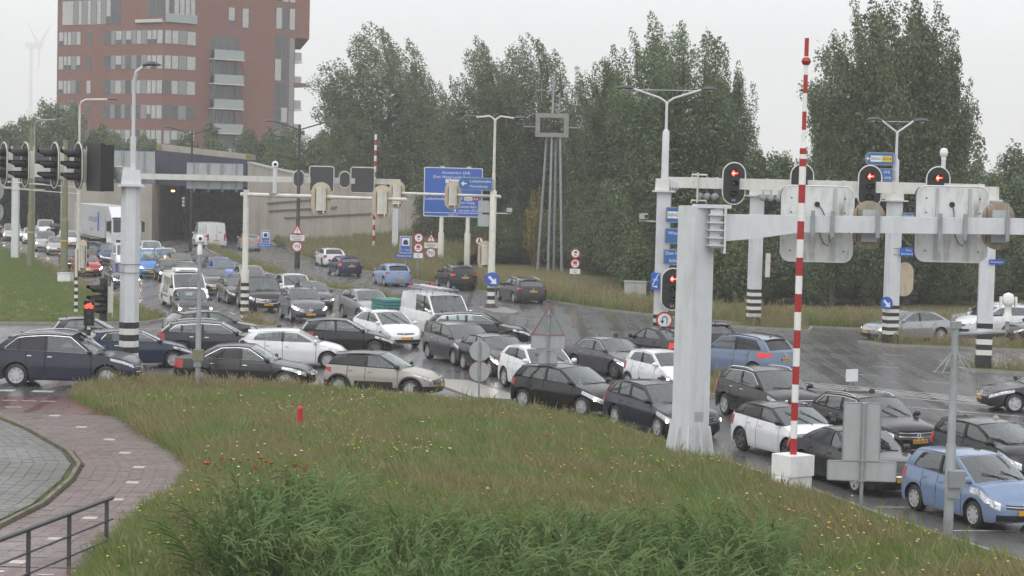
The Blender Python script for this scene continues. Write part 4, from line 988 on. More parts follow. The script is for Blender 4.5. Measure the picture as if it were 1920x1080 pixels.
V('car', 'dark estate with a roof box far back in the queue', 'car', 'wagon', (-42.6, 183.4), -74, DGR, QG, L=4.6, W=1.8, extra=extras_box, lights='on')
V('car', 'white tall car beside the truck trailer', 'car', 'mpv', (-39.7, 175.8), -74, WHT, QG, lights='warm')
V('car', 'white hatchback left of the left olive mast', 'car', 'hatch', (-45.04, 184.6), -75, WHT, QG, L=4.0)
V('car', 'beige tall car with one glowing lamp at the left edge', 'car', 'mpv', (-48.28, 190.08), -74.7, (.38, .34, .28), QG, L=4.4, W=1.8, H=1.65, lights='warm', style=dict(br=.09))
V('van', 'white small van farthest back near the tunnel mouth', 'van', 'van', (-47.2, 199), -75, WHT, QG, L=4.4, W=1.83, H=1.83, windows='clear', lights='on')
V('car', 'dark car cut off by the left edge of the picture', 'car', 'hatch', (-52.12, 198.33), -75, DGR, QG, H=1.5, lights='warm')
V('car', 'white tall car right behind the sky blue small van', 'car', 'mpv', (-28.81, 156.74), -74.7, WHT, QG)
V('car', 'white hatchback behind the small black car with yellow roof', 'car', 'hatch', (-25.7, 145.73), -73.5, WHT, QG, L=4.1, mirrorcol=BLK)
V('car', 'dark grey hatchback behind the bright blue hatchback, upper left', 'car', 'hatch', (-23.3, 138.2), -73.5, (.06, .062, .065), QG, L=4.3, H=1.5)
V('car', 'dark blue-grey crossover directly behind the bright blue hatchback', 'car', 'suv', (-20.1, 134.6), -75, (.05, .055, .09), QG, L=4.2, W=1.76, H=1.5)
V('car', 'grey tall car just behind the decorated white van', 'car', 'mpv', (-20.05, 121.4), -74, (.12, .12, .125), QG, W=1.72)
# leaving, towards the tunnel
V('van', 'dark orange van just inside the tunnel', 'van', 'van', (-38.55, 216.8), 108.5, (.35, .10, .02), OG, L=4.8, W=1.9, H=1.95, windows='clear', tails='on')
V('van', 'white high-roofed van entering the tunnel', 'van', 'van', (-28.65, 185.67), 115, WHT, OG, L=5.0, W=2.07, H=2.4, bf=1.2, br=1.25, windows='cab', extra=extras_master, tails='off', style=dict(rpz=.72))
V('car', 'silver car with lit tail lamps beside the retaining wall', 'car', 'suv', (-24.2, 180.6), 103, SIL, OG, L=4.4, H=1.5, tails='on')
V('car', 'white sloping saloon at the grassy slope', 'car', 'sedan', (-14.33, 154.72), 106.4, WHT, OG, L=4.69, W=1.85, H=1.44, rte=1.1, rgb=.5, rz=.98, rim='dark', windows='dark')
V('car', 'dark blue older hatchback behind the white sloping saloon', 'car', 'hatch', (-12.13, 141.68), 110.2, (.016, .018, .06), OG, L=4.2, W=1.7, H=1.44, tails='on', style=dict(tl=(.5, .98, -.30, -.06)))
V('car', 'pale blue hatchback driving away beside the tunnel sign', 'car', 'hatch', (-8.04, 130.74), 109.1, (.23, .31, .50), OG, L=4.2, W=1.78, H=1.47, rim='cover', windows='dark', style=dict(tl=(.4, .98, -.22, -.05), rpz=.52))
V('car', 'black crossover driving away near the blue direction board', 'car', 'suv', (-3.69, 127.95), 108.4, BLK, OG, L=4.38, W=1.8, H=1.59, tails='on', windows='dark', rails='chrome', style=dict(tl=(.35, .98, -.22, -.06)))
V('car', 'dark grey estate driving away right of the blue arrow sign', 'car', 'wagon', (.49, 116.94), 108.5, (.03, .03, .032), OG, L=4.77, W=1.83, H=1.48, tails='on', rails='chrome', rim='multi', style=dict(tl=(.4, .98, -.18, -.05)))
# right-hand side
V('car', 'silver saloon behind the striped portal post on the right', 'car', 'sedan', (19.1, 94.9), 204, SIL, RG, metal=.4, L=4.75, W=1.78, H=1.48, lights='dim', emb='chev', rte=1.15, rgb=.4, rim='multi', grille='slim')
V('car', 'white hatchback behind the silver saloon', 'car', 'mpv', (24.4, 99.3), 200, WHT, RG, lights='off')
V('car', 'grey estate farthest back on the right', 'car', 'wagon', (25.2, 103.2), 200, SIL, RG)
V('car', 'black saloon with chrome window line at the right edge', 'car', 'sedan', (26.2, 96.1), 197, DGR, RG, trim=True, L=4.7)
V('car', 'navy saloon with lit headlight at the right edge', 'car', 'sedan', (27.4, 92.9), 196, NAVY, RG, lights='warm', L=4.5)
V('car', 'black older saloon entering from the right edge', 'car', 'sedan', (18.2, 66.3), 186, DGR, RG, L=4.8, W=1.82, H=1.45, emb='star', rim='five', lights='off')
# ---- articulated truck
def truck():
    t0 = thing('truck', 'white articulated truck with lettered trailer waiting before the tunnel', 'truck', (-33.2, 168.0, 0), rad(-66.5)); pm = paint(WHT)
    b = MB(); P_ = [(-1.1, .9), (1.05, .9), (1.12, 1.2), (1.12, 1.75), (.95, 2.95), (.55, 3.3), (-.3, 3.95), (-1.1, 3.98)]
    b.prism(P_, -1.22, 1.22); b.build('cab', pm, t0, ang=30)
    b = MB(); b.box((.95, 0, .62), (.40, 2.45, .60)); b.box((.2, 0, .8), (2.3, 2.0, .3)); b.build('bumper', pm, t0, sm=False)
    b = MB(); b.poly([(1.13, -1.1, 1.82), (1.13, 1.1, 1.82), (.975, 1.08, 2.86), (.975, -1.08, 2.86)]); b.build('windscreen', M['dark_glass'], t0, sm=False)
    b = MB(); b.box((1.06, 0, 3.02), (.30, 2.3, .10)); b.build('sun_visor', M['black'], t0, sm=False)
    b = MB()
    b.box((1.125, 0, 1.0), (.03, 1.7, .34)); b.build('grille', M['black'], t0, sm=False)
    text('CORNELISSEN', .2, M['blue'], t0, (1.135, 0, 1.45), (rad(90), 0, rad(90)), 'lettering', width=1.5)
    for s in (1, -1):
        b = MB(); b.box((1.16, s * .95, .78), (.03, .42, .2)); h = b.build('headlight', M['lens'], t0, sm=False); e = MB(); e.lathe([(.001, .02), (.08, 0)], 10, axis='x', c=(1.18, s * .95, .78)); e.build('bulb', M['bulbdim'], h)
        b = MB(); b.box((.85, s * 1.5, 2.3), (.16, .22, .85)); b.tube([(.9, s * 1.2, 2.75), (.9, s * 1.5, 2.75)], .03, 6); b.build('mirror', M['black'], t0, sm=False)
        b = MB(); b.poly([(.1, s * 1.225, 1.75), (.9, s * 1.225, 1.75), (.8, s * 1.225, 2.7), (.1, s * 1.225, 2.7)]); b.build('side_window', M['dark_glass'], t0, sm=False)
        for x in (.35, -3.2, -9.6, -10.9, -12.2):
            ty, rmm = wheel_mesh(.50, 'steel'); w_ = link('wheel', ty, t0, (x, s * 1.08, .5), (0, 0, 0 if s < 0 else math.pi)); w_.scale = (1, 1.35, 1); link('rim', rmm, w_)
    b = MB(); b.box((-8.3, 0, 2.58), (13.4, 2.52, 2.72)); tr = b.build('trailer', mat('trailer_skin', (.50, .51, .52), .4, var=.04, dirt=(.4, .4, .38), dscale=(.4, .4, 1.2)), t0, sm=False)
    b = MB(); b.box((-8.3, 0, 1.12), (13.0, 1.0, .2)); b.box((-10.5, 0, .72), (4, 2.2, .1)); b.build('chassis', M['inner'], t0, sm=False)
    for s in (1, -1):
        rz = 0 if s < 0 else math.pi
        for k in (-1, 1):
            b = MB(); b.tube([(-4.2 + k * .22, s * 1.27, 3.4), (-4.2 + k * .22, s * 1.27, 2.95), (-4.2 + k * .08, s * 1.27, 2.62), (-4.2 + k * .22, s * 1.27, 2.3), (-4.2 + k * .22, s * 1.27, 1.75)], .05, 4); b.build('stripe_logo', M['blue'], tr)
        text('CORNELISSEN', .62, M['blue2'], tr, (-6.6 if s < 0 else -7.2, s * 1.265, 2.5), (rad(90), 0, rz), 'lettering', width=3.9)
        text('Groep', .42, M['blue2'], tr, (-7.2, s * 1.265, 1.75), (rad(90), 0, rz), 'lettering')
truck()
# ---- trailer with turquoise netted crates
t0 = thing('trailer', 'small trailer carrying turquoise netted crates beside the white panel van', 'trailer', (-5.85, 94.6, 0), rad(-66))
b = MB(); b.box((0, 0, .52), (2.0, 1.3, .10)); b.tube([(1, 0, .5), (2.0, 0, .45)], .04, 6); b.build('trailer_bed', M['galv'], t0, sm=False)
teal = mat('turquoise_net', (.05, .22, .20), .6, var=.3, vscale=12, bump=.4)
for k in range(6):
    b = MB(); b.box((0, 0, .66 + k * .14), (1.85 - .02 * (k % 2), 1.22, .115)); b.build('crate', teal, t0, sm=False)
for s in (1, -1):
    ty, rmm = wheel_mesh(.28, 'steel'); w_ = link('wheel', ty, t0, (-.1, s * .74, .28), (0, 0, 0 if s < 0 else math.pi)); link('rim', rmm, w_)
# ---- drivers behind the nearer windscreens
def driver_meshes():
    J = {'pel': (0, 0, .02, .135, .12), 'wai': (-.05, 0, .22, .13, .12), 'che': (-.10, 0, .43, .17, .13), 'nec': (-.10, 0, .57, .06, .06), 'jaw': (-.07, 0, .65, .078, .075), 'hea': (-.085, 0, .75, .088, .098), 'top': (-.09, 0, .84, .055, .06)}
    E_ = [('pel', 'wai'), ('wai', 'che'), ('che', 'nec'), ('nec', 'jaw'), ('jaw', 'hea'), ('hea', 'top')]
    for s, t in ((1, 'l'), (-1, 'r')):
        for k, v in {'sho': (-.10, .19 * s, .48, .065, .065), 'elb': (.08, .27 * s, .27, .048, .048), 'wri': (.30, .18 * s, .40, .033, .033), 'han': (.38, .15 * s, .44, .04, .028), 'hip': (.06, .10 * s, .02, .10, .10), 'kne': (.44, .15 * s, .12, .065, .065), 'ank': (.66, .13 * s, -.24, .045, .045), 'toe': (.82, .14 * s, -.27, .035, .04)}.items(): J[k + t] = v
        E_ += [('che', 'sho' + t), ('sho' + t, 'elb' + t), ('elb' + t, 'wri' + t), ('wri' + t, 'han' + t), ('pel', 'hip' + t), ('hip' + t, 'kne' + t), ('kne' + t, 'ank' + t), ('ank' + t, 'toe' + t)]
    K_ = list(J); me = bpy.data.meshes.new('driver'); me.from_pydata([J[k][:3] for k in K_], [(K_.index(a), K_.index(b)) for a, b in E_], []); o = bpy.data.objects.new('driver_source', me); COL.objects.link(o)
    o.modifiers.new('s', 'SKIN'); o.modifiers.new('d', 'SUBSURF').levels = 1
    for k, v in zip(K_, me.skin_vertices[0].data): v.radius = J[k][3:5]; v.use_root = k == 'pel'
    dg = bpy.context.evaluated_depsgraph_get(); body = bpy.data.meshes.new_from_object(o.evaluated_get(dg)); bpy.data.objects.remove(o)
    idx = [1 if (p.center.z > .60 or (p.center.x > .33 and p.center.z > .3)) else 0 for p in body.polygons]
    b = MB(); b.lathe([(.100, .72), (.106, .78), (.088, .85), (.045, .89), (.001, .90)], 10, c=(-.105, 0, 0)); b.lathe([(.001, .70), (.014, .695), (.004, .75)], 6, c=(.012, 0, 0)); return body, idx, b
_db, _di, _dh = driver_meshes(); M['skin'] = mat('skin', (.42, .25, .18), .6); M['hair'] = mat('dark_hair', (.03, .022, .016), .7, var=.3); M['hairg'] = mat('grey_hair', (.32, .30, .28), .7, var=.2)
_cl = {'dark': (.025, .027, .035), 'white': (.6, .6, .58), 'blue': (.05, .10, .28), 'red': (.3, .03, .03), 'grey': (.2, .2, .21)}; _bm = {}
for k, c in _cl.items():
    me = _db.copy(); me.materials.clear(); me.materials.append(mat('clothing', c, .8)); me.materials.append(M['skin']); me.polygons.foreach_set('material_index', _di); me.polygons.foreach_set('use_smooth', [True] * len(_di)); _bm[k] = me
_hm = {k: _dh.mesh('hair', M[k]) for k in ('hair', 'hairg')}
for lab, short, cl, hr in (('light blue hatchback', 'light blue hatchback', 'dark', 'hair'), ('black small hatchback', 'black small hatchback at the right edge', 'white', 'hairg'), ('black estate with a silver star', 'black estate with the silver star', 'dark', 'hair'), ('white hatchback with black roof', 'white hatchback with black roof', 'grey', 'hair'), ('black crossover with silver roof rails and', 'black crossover with chrome grille frame', 'dark', 'hairg'), ('small white hatchback', 'small white hatchback behind the gantry post', 'blue', 'hair'), ('grey saloon with silver star', 'grey saloon with silver star', 'white', 'hair'), ('navy estate', 'navy estate beside the gantry post', 'grey', 'hair'), ('black hatchback behind the triangular', 'black hatchback behind the triangular sign back', 'blue', 'hairg'), ('white crossover', 'white crossover', 'dark', 'hair'), ('dark grey hatchback with bright', 'dark grey hatchback behind the disc signs', 'red', 'hair'), ('grey tall family', 'grey tall family car', 'blue', 'hair'), ('white wedge', 'white wedge-shaped hatchback', 'dark', 'hair'), ('beige hatchback', 'beige hatchback at the meadow', 'dark', 'hair'), ('dark saloon with chrome', 'dark saloon with chrome sill strip', 'white', 'hair'), ('white hatchback side-on', 'white hatchback seen side-on', 'grey', 'hair'), ('white panel van', 'white panel van with ladder rack', 'blue', 'hairg'), ('mid grey crossover', 'mid grey crossover with bright lamps', 'dark', 'hair'), ('silver crossover with bright v', 'silver crossover with v-shaped grille', 'grey', 'hair'), ('large black crossover', 'large black crossover by the cream mast', 'white', 'hair'), ('large navy crossover', 'large navy crossover at the left edge', 'dark', 'hair')):
    cr = next(o for o in COL.objects if o.get('category') in ('car', 'van') and o['label'].startswith(lab)); st_ = next(c for c in cr.children if c.name.split('.')[0] == 'seat' and c.location.y > 0)
    q = Matrix.Translation(cr.location) @ cr.rotation_euler.to_matrix().to_4x4() @ (st_.location + Vector((-.06, 0, .17)))
    d = thing('person', f'driver in {cl} clothes at the wheel of the {short}', 'person', q, cr.rotation_euler.z, 'drivers in the queuing cars'); link('body', _bm[cl], d); link('hair', _hm[hr], d)
# ================================================================ STREET FURNITURE
def board(name, pts, m, parent, loc=(0, 0, 0), rz=0, th=.03, **k):
    b = MB(); b.prism(pts, -th / 2, th / 2); o = b.build(name, m, parent, loc=loc, ang=30, **k); o.rotation_euler = (0, 0, rz); return o
def layer(name, pts, m, parent, dx=0, dz=0, y=-.02, th=.006):
    b = MB(); b.prism([(a + dx, c + dz) for a, c in pts], y - th / 2, y + th / 2); return b.build(name, m, parent, sm=False)
def outline(name, pts, r, m, parent, y=-.02, n=5):
    b = MB(); P = [(a, y, c) for a, c in pts]; b.tube(P + P[:2], r, n, cap=False); return b.build(name, m, parent)
def poly_post(b, r, z0, z1, n=6, m=0, x=0, y=0, rot=0, r1=None):
    r1 = r if r1 is None else r1; ring = lambda R_, z: [(x + R_ * math.cos(rot + 2 * math.pi * k / n), y + R_ * math.sin(rot + 2 * math.pi * k / n), z) for k in range(n)]
    A, B = ring(r, z0), ring(r1, z1); b.grid([A, B], m, close=True); b.poly(B, m); b.poly(A[::-1], m)
def bands(t0, r, z0, z1, n, m1='stripeb', m2='stripew', sides=6, rot=0, first=0, x=0, y=0):
    h = (z1 - z0) / n
    for k in range(n):
        b = MB(); poly_post(b, r, z0 + k * h, z0 + (k + 1) * h - .002, sides, 0, x, y, rot); b.build('band', M[m1 if (k + first) % 2 == 0 else m2], t0, sm=sides > 10, ang=50)
def arrow_left(w=.2): return [(-w, 0), (-.15 * w, .85 * w), (.15 * w, .55 * w), (-.28 * w, .2 * w), (w, .2 * w), (w, -.2 * w), (-.28 * w, -.2 * w), (.15 * w, -.55 * w), (-.15 * w, -.85 * w)]
SG = 'traffic signals on the white portal beam'
def signal(label, loc, rz, w=1.03, h=1.84, lit=None, num=None, group=None, back='tan', shape='oval', visor=.26, lr=.125):
    t0 = thing('traffic_light', label, 'traffic light', loc, rz, group)
    P_ = stadium(w, h, 12) if shape == 'oval' else rrect(w, h, .05, 3)
    board('backboard', P_, M['board'], t0, (0, 0, 0)); 
    if shape == 'oval': outline('white_border', stadium(w - .05, h - .05, 12), .030, M['palebeam'], t0, -.012)
    board('rear_plate', [(a * .985, c * .985) for a, c in P_], M[back], t0, (0, .024, 0), th=.012)
    b = MB(); b.box((0, .15, 0), (.44, .20, h * .60)); b.build('housing', M['cream'], t0, sm=False)
    b = MB(); b.box((.10, .28, 0), (.07, .05, h * .82)); b.build('bracket', M['cream'], t0, sm=False)
    dz = min(.47, h * .24)
    for k, z in enumerate((dz, 0, -dz)):
        b = MB(); b.lathe([(.001, -.035), (lr * .8, -.03), (lr, -.018)], 16, axis='y', c=(0, 0, z)); ln = b.build('lens', M['lampoff'], t0)
        if k == 0 and lit == 'arrow':
            layer('red_arrow', [(a, c) for a, c in arrow_left(lr * 1.2)], M['lampred'], ln, 0, z, -.045)
            layer('glowing_core', [(a * .45 - .02, c * .45) for a, c in arrow_left(lr * 1.2)], M['lampredhot'], ln, 0, z, -.052)
        b = MB(); rr = lr + .03
        rows = [[(q * math.cos(a), y, z + q * math.sin(a)) for a in np.linspace(rad(-35), rad(215), 14)] for y, q in ((-.015, rr), (-visor * .6, rr * 1.0), (-visor, rr * .98))]
        rows[2] = [(x, y + visor * .75 * max(0, .35 - (zz - z) / rr), zz) for x, y, zz in rows[2]]
        b.grid(rows); b.grid([[(x * .94, y, z + (zz - z) * .94) for x, y, zz in r_] for r_ in rows], flip=True); b.build('visor', M['board'], t0)
    if num: text(num, .14, M['signwhite'], t0, (0, -.02, -h / 2 + .17), (rad(90), 0, 0), 'numeral')
    return t0
def lamp_head(t0, p, dr, L_=.75, style='flat'):
    """p = root end of the head, dr = horizontal direction it points to"""
    d = Vector((dr[0], dr[1], 0)).normalized(); n = Vector((-d.y, d.x, 0)); b = MB(); rows = []
    for u, w_, z0, z1 in ((0, .05, -.03, .04), (.15, .11, -.05, .09), (.4, .15, -.07, .12), (.75, .145, -.06, .10), (1, .06, -.03, .03)):
        c = Vector(p) + d * (u * L_) + Vector((0, 0, .04 * math.sin(u * 3)))
        rows.append([tuple(c + n * (w_ * math.cos(a)) + Vector((0, 0, (z1 if math.sin(a) > 0 else -z0) * math.sin(a)))) for a in np.linspace(0, 2 * math.pi, 10, endpoint=False)])
    b.grid(rows, close=True); b.poly(rows[0][::-1]); b.poly(rows[-1]); h = b.build('lamp_head', M['lamphood'], t0)
    c = Vector(p) + d * (L_ * .58); g_ = MB(); g_.lathe([(.10, -.03), (.11, -.06), (.07, -.10 if style == 'bowl' else -.075), (.001, -.115 if style == 'bowl' else -.08)], 10, axis='z', c=tuple(c)); g_.build('lamp_bowl', M['lampglass'], h)
def double_lamp(label, loc, z0, zf, zl, span, dr, m='steelw', group=None, rb=.075, stay=True, lower=None, style='flat', base=None):
    t0 = thing('street_lamp', label, 'street lamp', (loc[0], loc[1], 0), 0, group); d = Vector((dr[0], dr[1], 0)).normalized()
    b = MB(); b.tube([(0, 0, z0), (0, 0, zf)], [rb, rb * .8], 10); b.build('pole', M[m], t0)
    if lower: 
        b = MB(); b.tube([(0, 0, lower[0]), (0, 0, lower[1] - .12), (0, 0, lower[1])], [lower[2], lower[2] * .95, rb], 12); b.build('lower_pole', M[m], t0)
    for s in (1, -1):
        b = MB(); P_ = [Vector((0, 0, zf - .05)), Vector(d) * (s * .06) + Vector((0, 0, zf + .10)), Vector(d) * (s * .30) + Vector((0, 0, zf + .26)), Vector(d) * (s * (span - .7)) + Vector((0, 0, zl))]
        b.tube(P_, rb * .62, 8); b.build('arm', M[m], t0); lamp_head(t0, P_[-1] - d * (s * .03), d * s, style=style)
    if stay:
        b = MB(); b.tube([tuple(d * (span - .9) + Vector((0, 0, zl - .05))), tuple(-d * (span - .9) + Vector((0, 0, zl - .05)))], .013, 5); b.build('stay_rod', M[m], t0)
    return t0
def single_lamp(label, loc, h, reach, dr, m='galv', group=None, z0=0, r=.09):
    t0 = thing('street_lamp', label, 'street lamp', (loc[0], loc[1], 0), 0, group); d = Vector((dr[0], dr[1], 0)).normalized(); b = MB()
    b.tube([(0, 0, z0), (0, 0, h * .5 if z0 == 0 else z0 + 1.2)], r, 10); b.tube([(0, 0, (h * .5 if z0 == 0 else z0 + 1.2)), (0, 0, h - .5), tuple(d * .12 + Vector((0, 0, h - .16))), tuple(d * .45 + Vector((0, 0, h))), tuple(d * reach + Vector((0, 0, h + .05)))], r * .62, 8)
    b.build('pole', M[m], t0); lamp_head(t0, d * (reach - .03) + Vector((0, 0, h + .05)), d, .85, 'bowl'); return t0

# ---------------------------------------------------------------- big gantry at the left with the signals over the crossing road
t0 = thing('signal_gantry', 'tall white gantry post with black and white bands at the left meadow edge', 'gantry', (-13.51, 69.6, 0), 0)
b = MB(); poly_post(b, .335, 1.97, 6.75, 6, rot=rad(12)); b.build('post', M['steelw'], t0, sm=False)
bands(t0, .342, .0, 1.97, 9, rot=rad(12))
b = MB(); b.box((0, 0, 6.79), (.92, .92, .07), rz=rad(12)); b.build('flange', M['steelw'], t0, sm=False)
b = MB(); b.box((0, 0, 7.09), (.70, .70, .52), rz=rad(12), taper=.85); b.build('cap', M['steelw'], t0, sm=False)
AD = Vector((-.6, .8, 0)); b = MB(); P_ = [AD * .28 + Vector((0, 0, 7.17)), AD * 1.0 + Vector((0, 0, 7.25)), AD * 14 + Vector((0, 0, 7.25))]
for a, c in zip(P_, P_[1:]):
    m_ = (a + c) / 2; b.box(tuple(m_), ((c - a).length, .34, .44), rz=math.atan2(AD.y, AD.x))
b.build('arm', M['palebeam'], t0, sm=False)
for k in range(3):
    b = MB(); q = AD * (.42 + k * .16); b.box((q.x, q.y, 7.13), (.03, .44, .5), rz=math.atan2(AD.y, AD.x)); b.build('stiffener', M['steelw'], t0, sm=False)
b = MB(); b.box((.30, -.20, 3.95), (.02, .34, .32)); b.build('number_sign', M['plateblue'], t0, sm=False, loc=(-.68, -.20, -.05))
text('Rhadiusplein', .085, M['signwhite'], t0, (-.39, -.23 - .18, 3.92), (rad(90), 0, 0), 'lettering', width=.28) if False else None
b = MB()
for z in (3.72, 4.02): b.tube([(.36 * math.cos(a), .36 * math.sin(a), z) for a in np.linspace(0, 2 * math.pi, 13)], .012, 4)
b.build('strap', M['poleblack'], t0)
RZL = math.atan2(-.51, -.86) + math.pi / 2
for i, (x, y, lb) in enumerate(((-15.59, 70.6, 'nearest'), (-16.85, 72.4, 'second'), (-18.42, 74.4, 'third'), (-19.75, 76.4, 'outermost'))):
    signal(f'black oval traffic light seen side-on, {lb} to gantry post', (x, y, 7.43), RZL, 1.0, 1.72, num='12', group='side-on signals on the left gantry arm', visor=.62, lr=.15, back='cream')
t0 = thing('matrix_sign', 'big black box sign beside the white gantry post, seen side-on', 'sign box', (-14.66, 69.75, 7.38), RZL)
b = MB(); b.box((0, .12, 0), (1.35, .36, 1.62)); b.build('casing', M['board'], t0, sm=False)
b = MB(); b.box((0, -.14, .02), (1.5, .14, 1.68)); b.build('front_hood', M['board'], t0, sm=False)
for x in (-.3, .3):
    b = MB(); b.tube([(x - .08, .1, .81), (x - .08, .1, .88), (x + .08, .1, .88), (x + .08, .1, .81)], .012, 5); b.build('lifting_eye', M['black'], t0)
single_lamp('white lamp pole standing on the cap of the left gantry post', (-13.45, 69.6), 10.95, .45, (.7, -.5), 'steelw', z0=7.32, r=.105)
signal('black traffic light on a bracket low on the left gantry post, seen side-on', (-14.36, 69.3, 2.76), RZL + rad(12), .5, 1.5, shape='rect', visor=.62, lr=.14, back='cream')
b_ = thing('bicycle_light', 'black bicycle signal glowing red on a striped pole at the meadow corner', 'bicycle light', (-14.35, 66.9, 0), rad(8))
bands(b_, .07, .0, 1.9, 9, sides=12); b = MB(); b.box((0, 0, 2.46), (.34, .24, .86)); b.build('casing', M['board'], b_, sm=False); b = MB(); b.tube([(0, 0, 1.9), (0, 0, 2.05)], .06, 10); b.build('neck', M['white'], b_)
b = MB()
for x in (-.075, .075): b.tube([(x + .052 * math.cos(a), -.128, 2.68 + .052 * math.sin(a)) for a in np.linspace(0, 2 * math.pi, 13)], .012, 5)
b.tube([(-.075, -.128, 2.68), (-.03, -.128, 2.77), (.05, -.128, 2.77), (.0, -.128, 2.68), (-.03, -.128, 2.77)], .011, 5); b.tube([(.075, -.128, 2.68), (.04, -.128, 2.80), (.07, -.128, 2.80)], .011, 5)
b.build('bicycle_symbol', M['lampred'], b_)
for z in (2.42, 2.17):
    b = MB(); b.lathe([(.001, -.13), (.10, -.125)], 14, axis='y', c=(0, 0, z)); b.build('lens', M['lampoff'], b_)
b = MB(); b.box((0, -.1, 1.05), (.15, .1, .34)); b.build('small_signal', M['board'], b_, sm=False); b = MB(); b.lathe([(.001, -.16), (.04, -.155)], 10, axis='y', c=(0, 0, 1.14)); b.build('red_lamp', M['lampred'], b_)
b_ = thing('bollard', 'short black and white push-button post beside the bicycle signal', 'post', (-14.1, 66.4, 0), 0)
bands(b_, .06, 0, 1.15, 5, sides=12, first=1); b = MB(); b.lathe([(.001, -.09), (.06, -.08), (.06, -.02)], 12, axis='y', c=(-.03, 0, .98)); b.build('push_button', M['tan'], b_)

# ---------------------------------------------------------------- white portal over the far side with four lit signals
t0 = thing('signal_portal', 'white portal with long beam carrying four red signals', 'portal', (6.56, 86.47, 0), 0)
A = Vector((0, 0, 0)); Bv = Vector((19.28 - 6.56, 80.18 - 86.47, 0)); ang = math.atan2(Bv.y, Bv.x); d = Bv.normalized()
b = MB(); b.box((0, 0, 4.3), (.60, .52, 5.2), rz=ang + rad(18)); b.build('post', M['steelw'], t0, sm=False)
b = MB(); b.box((Bv.x, Bv.y, 4.45), (.60, .52, 5.05), rz=ang + rad(18)); b.build('post', M['steelw'], t0, sm=False)
for (q, n_, z1) in ((A, 10, 1.72), (Bv, 9, 1.95)):
    h = z1 / n_
    for k in range(n_):
        b = MB(); b.box((q.x, q.y, h * (k + .5)), (.612, .532, h - .003), rz=ang + rad(18)); b.build('band', M['stripeb' if k % 2 == 0 or (k < 3 and q is Bv) else 'stripew'], t0, sm=False)
for q in (A, Bv):
    b = MB(); b.box((q.x, q.y, 6.94), (.98, .86, .07), rz=ang + rad(18)); b.build('flange', M['steelw'], t0, sm=False)
    b = MB(); b.box((q.x, q.y, 7.24), (.66, .58, .52), rz=ang, taper=.94); b.build('cap', M['palebeam'], t0, sm=False)
c = (A + Bv) / 2; b = MB(); b.box((c.x, c.y, 7.35), (Bv.length - .5, .36, .47), rz=ang); b.build('beam', M['palebeam'], t0, sm=False)
for u in (.10, .17, .23, .33, .52, .57, .72, .97):
    q = A + Bv * u; b = MB(); b.box((q.x, q.y, 7.35), (.05, .40, .51), rz=ang); b.build('clamp', M['steelw'], t0, sm=False)
for s, q in ((1, A), (-1, Bv)):
    for k in range(3):
        p_ = q + d * s * (.42 + k * .13); b = MB(); b.box((p_.x, p_.y, 7.2), (.025, .46, .46 - k * .1), rz=ang); b.build('stiffener', M['steelw'], t0, sm=False)
RP = rad(6)
for i, (x, y, num, dsc) in enumerate(((9.53, 85.0, '3.2', 'leftmost red signal, right of the blue route signs'), (12.25, 83.66, '3.1', 'red signal half hidden by the red and white pole'), (14.88, 82.35, '2.2', 'red signal between the two grey sign backs'), (17.44, 81.09, '2.1', 'red signal above the right-hand grey sign back'))):
    q = Vector((x, y, 0)) + Vector((d.y, -d.x, 0)) * .30
    signal('oval traffic light: ' + dsc, (q.x, q.y, 7.36), RP, lit='arrow', num=num, group=SG, back='cream')
signal('oval traffic light fixed low on the striped left portal post', (6.98, 85.7, 2.70), RP, 1.03, 1.88, lit='arrow', num='3.3', back='cream')
double_lamp('white double lamp on the left post of the signal portal', (6.56, 86.47), 7.45, 10.75, 11.40, 2.2, (1, -.15), lower=(7.5, 9.65, .16))
def route_sign(label, loc, w, h, rz, body, group=None, arrow=False, m='blue2', mast=True):
    t0 = thing('route_sign', label, 'sign', loc, rz, group)
    P_ = rrect(w, h, .06, 3) if not arrow else [(w / 2, h / 2), (-w / 2 + .18, h / 2), (-w / 2 + .05, h * .3), (-w / 2, 0), (-w / 2 + .05, -h * .3), (-w / 2 + .18, -h / 2), (w / 2, -h / 2)]
    board('frame', P_, M['signframe'], t0, th=.07); k = (w - .08) / w, (h - .08) / h
    layer('blue_face', [(a * k[0], c * k[1]) for a, c in P_], M[m], t0, 0, 0, -.038); body(t0)
    b = MB(); b.box((w / 2 + .03, .02, 0), (.08, .10, h * .7)) if mast else b.box((0, .07, 0), (w * .9, .06, .06)); b.build('fixing', M['galv'], t0, sm=False)
    return t0
R90 = (rad(90), 0, 0)
def tx(t0, s, size, x, z, m='signwhite', width=None, align='CENTER', y=-.044): return text(s, size, M[m], t0, (x, y, z), R90, 'lettering', width, align)
def ring_box(t0, x, z, s=.30):
    layer('white_field', [(x - .36, z - s / 2), (x + .18, z - s / 2), (x + .18, z + s / 2), (x - .36, z + s / 2)], M['signwhite'], t0, 0, 0, -.045); layer('yellow_field', [(x + .19, z - s / 2), (x + .62, z - s / 2), (x + .62, z + s / 2), (x + .19, z + s / 2)], M['yellow'], t0, 0, 0, -.045)
    tx(t0, 'RING', .20, x - .09, z - .07, 'ink', .46, y=-.052); tx(t0, 'N14', .20, x + .405, z - .07, 'ink', .36, y=-.052)
RS = 'blue route signs on the left portal post'
route_sign('blue route sign with ring road number, topmost on left portal post', (7.35, 85.95, 5.93), 1.5, .68, RP, lambda t: ring_box(t, -.32, 0), RS, mast=False)
route_sign('blue route sign reading Wassenaar, middle one on the left portal post', (7.33, 85.95, 5.02), 1.5, .68, RP, lambda t: tx(t, 'Wassenaar', .2, -.14, .06, width=.95), RS, mast=False)
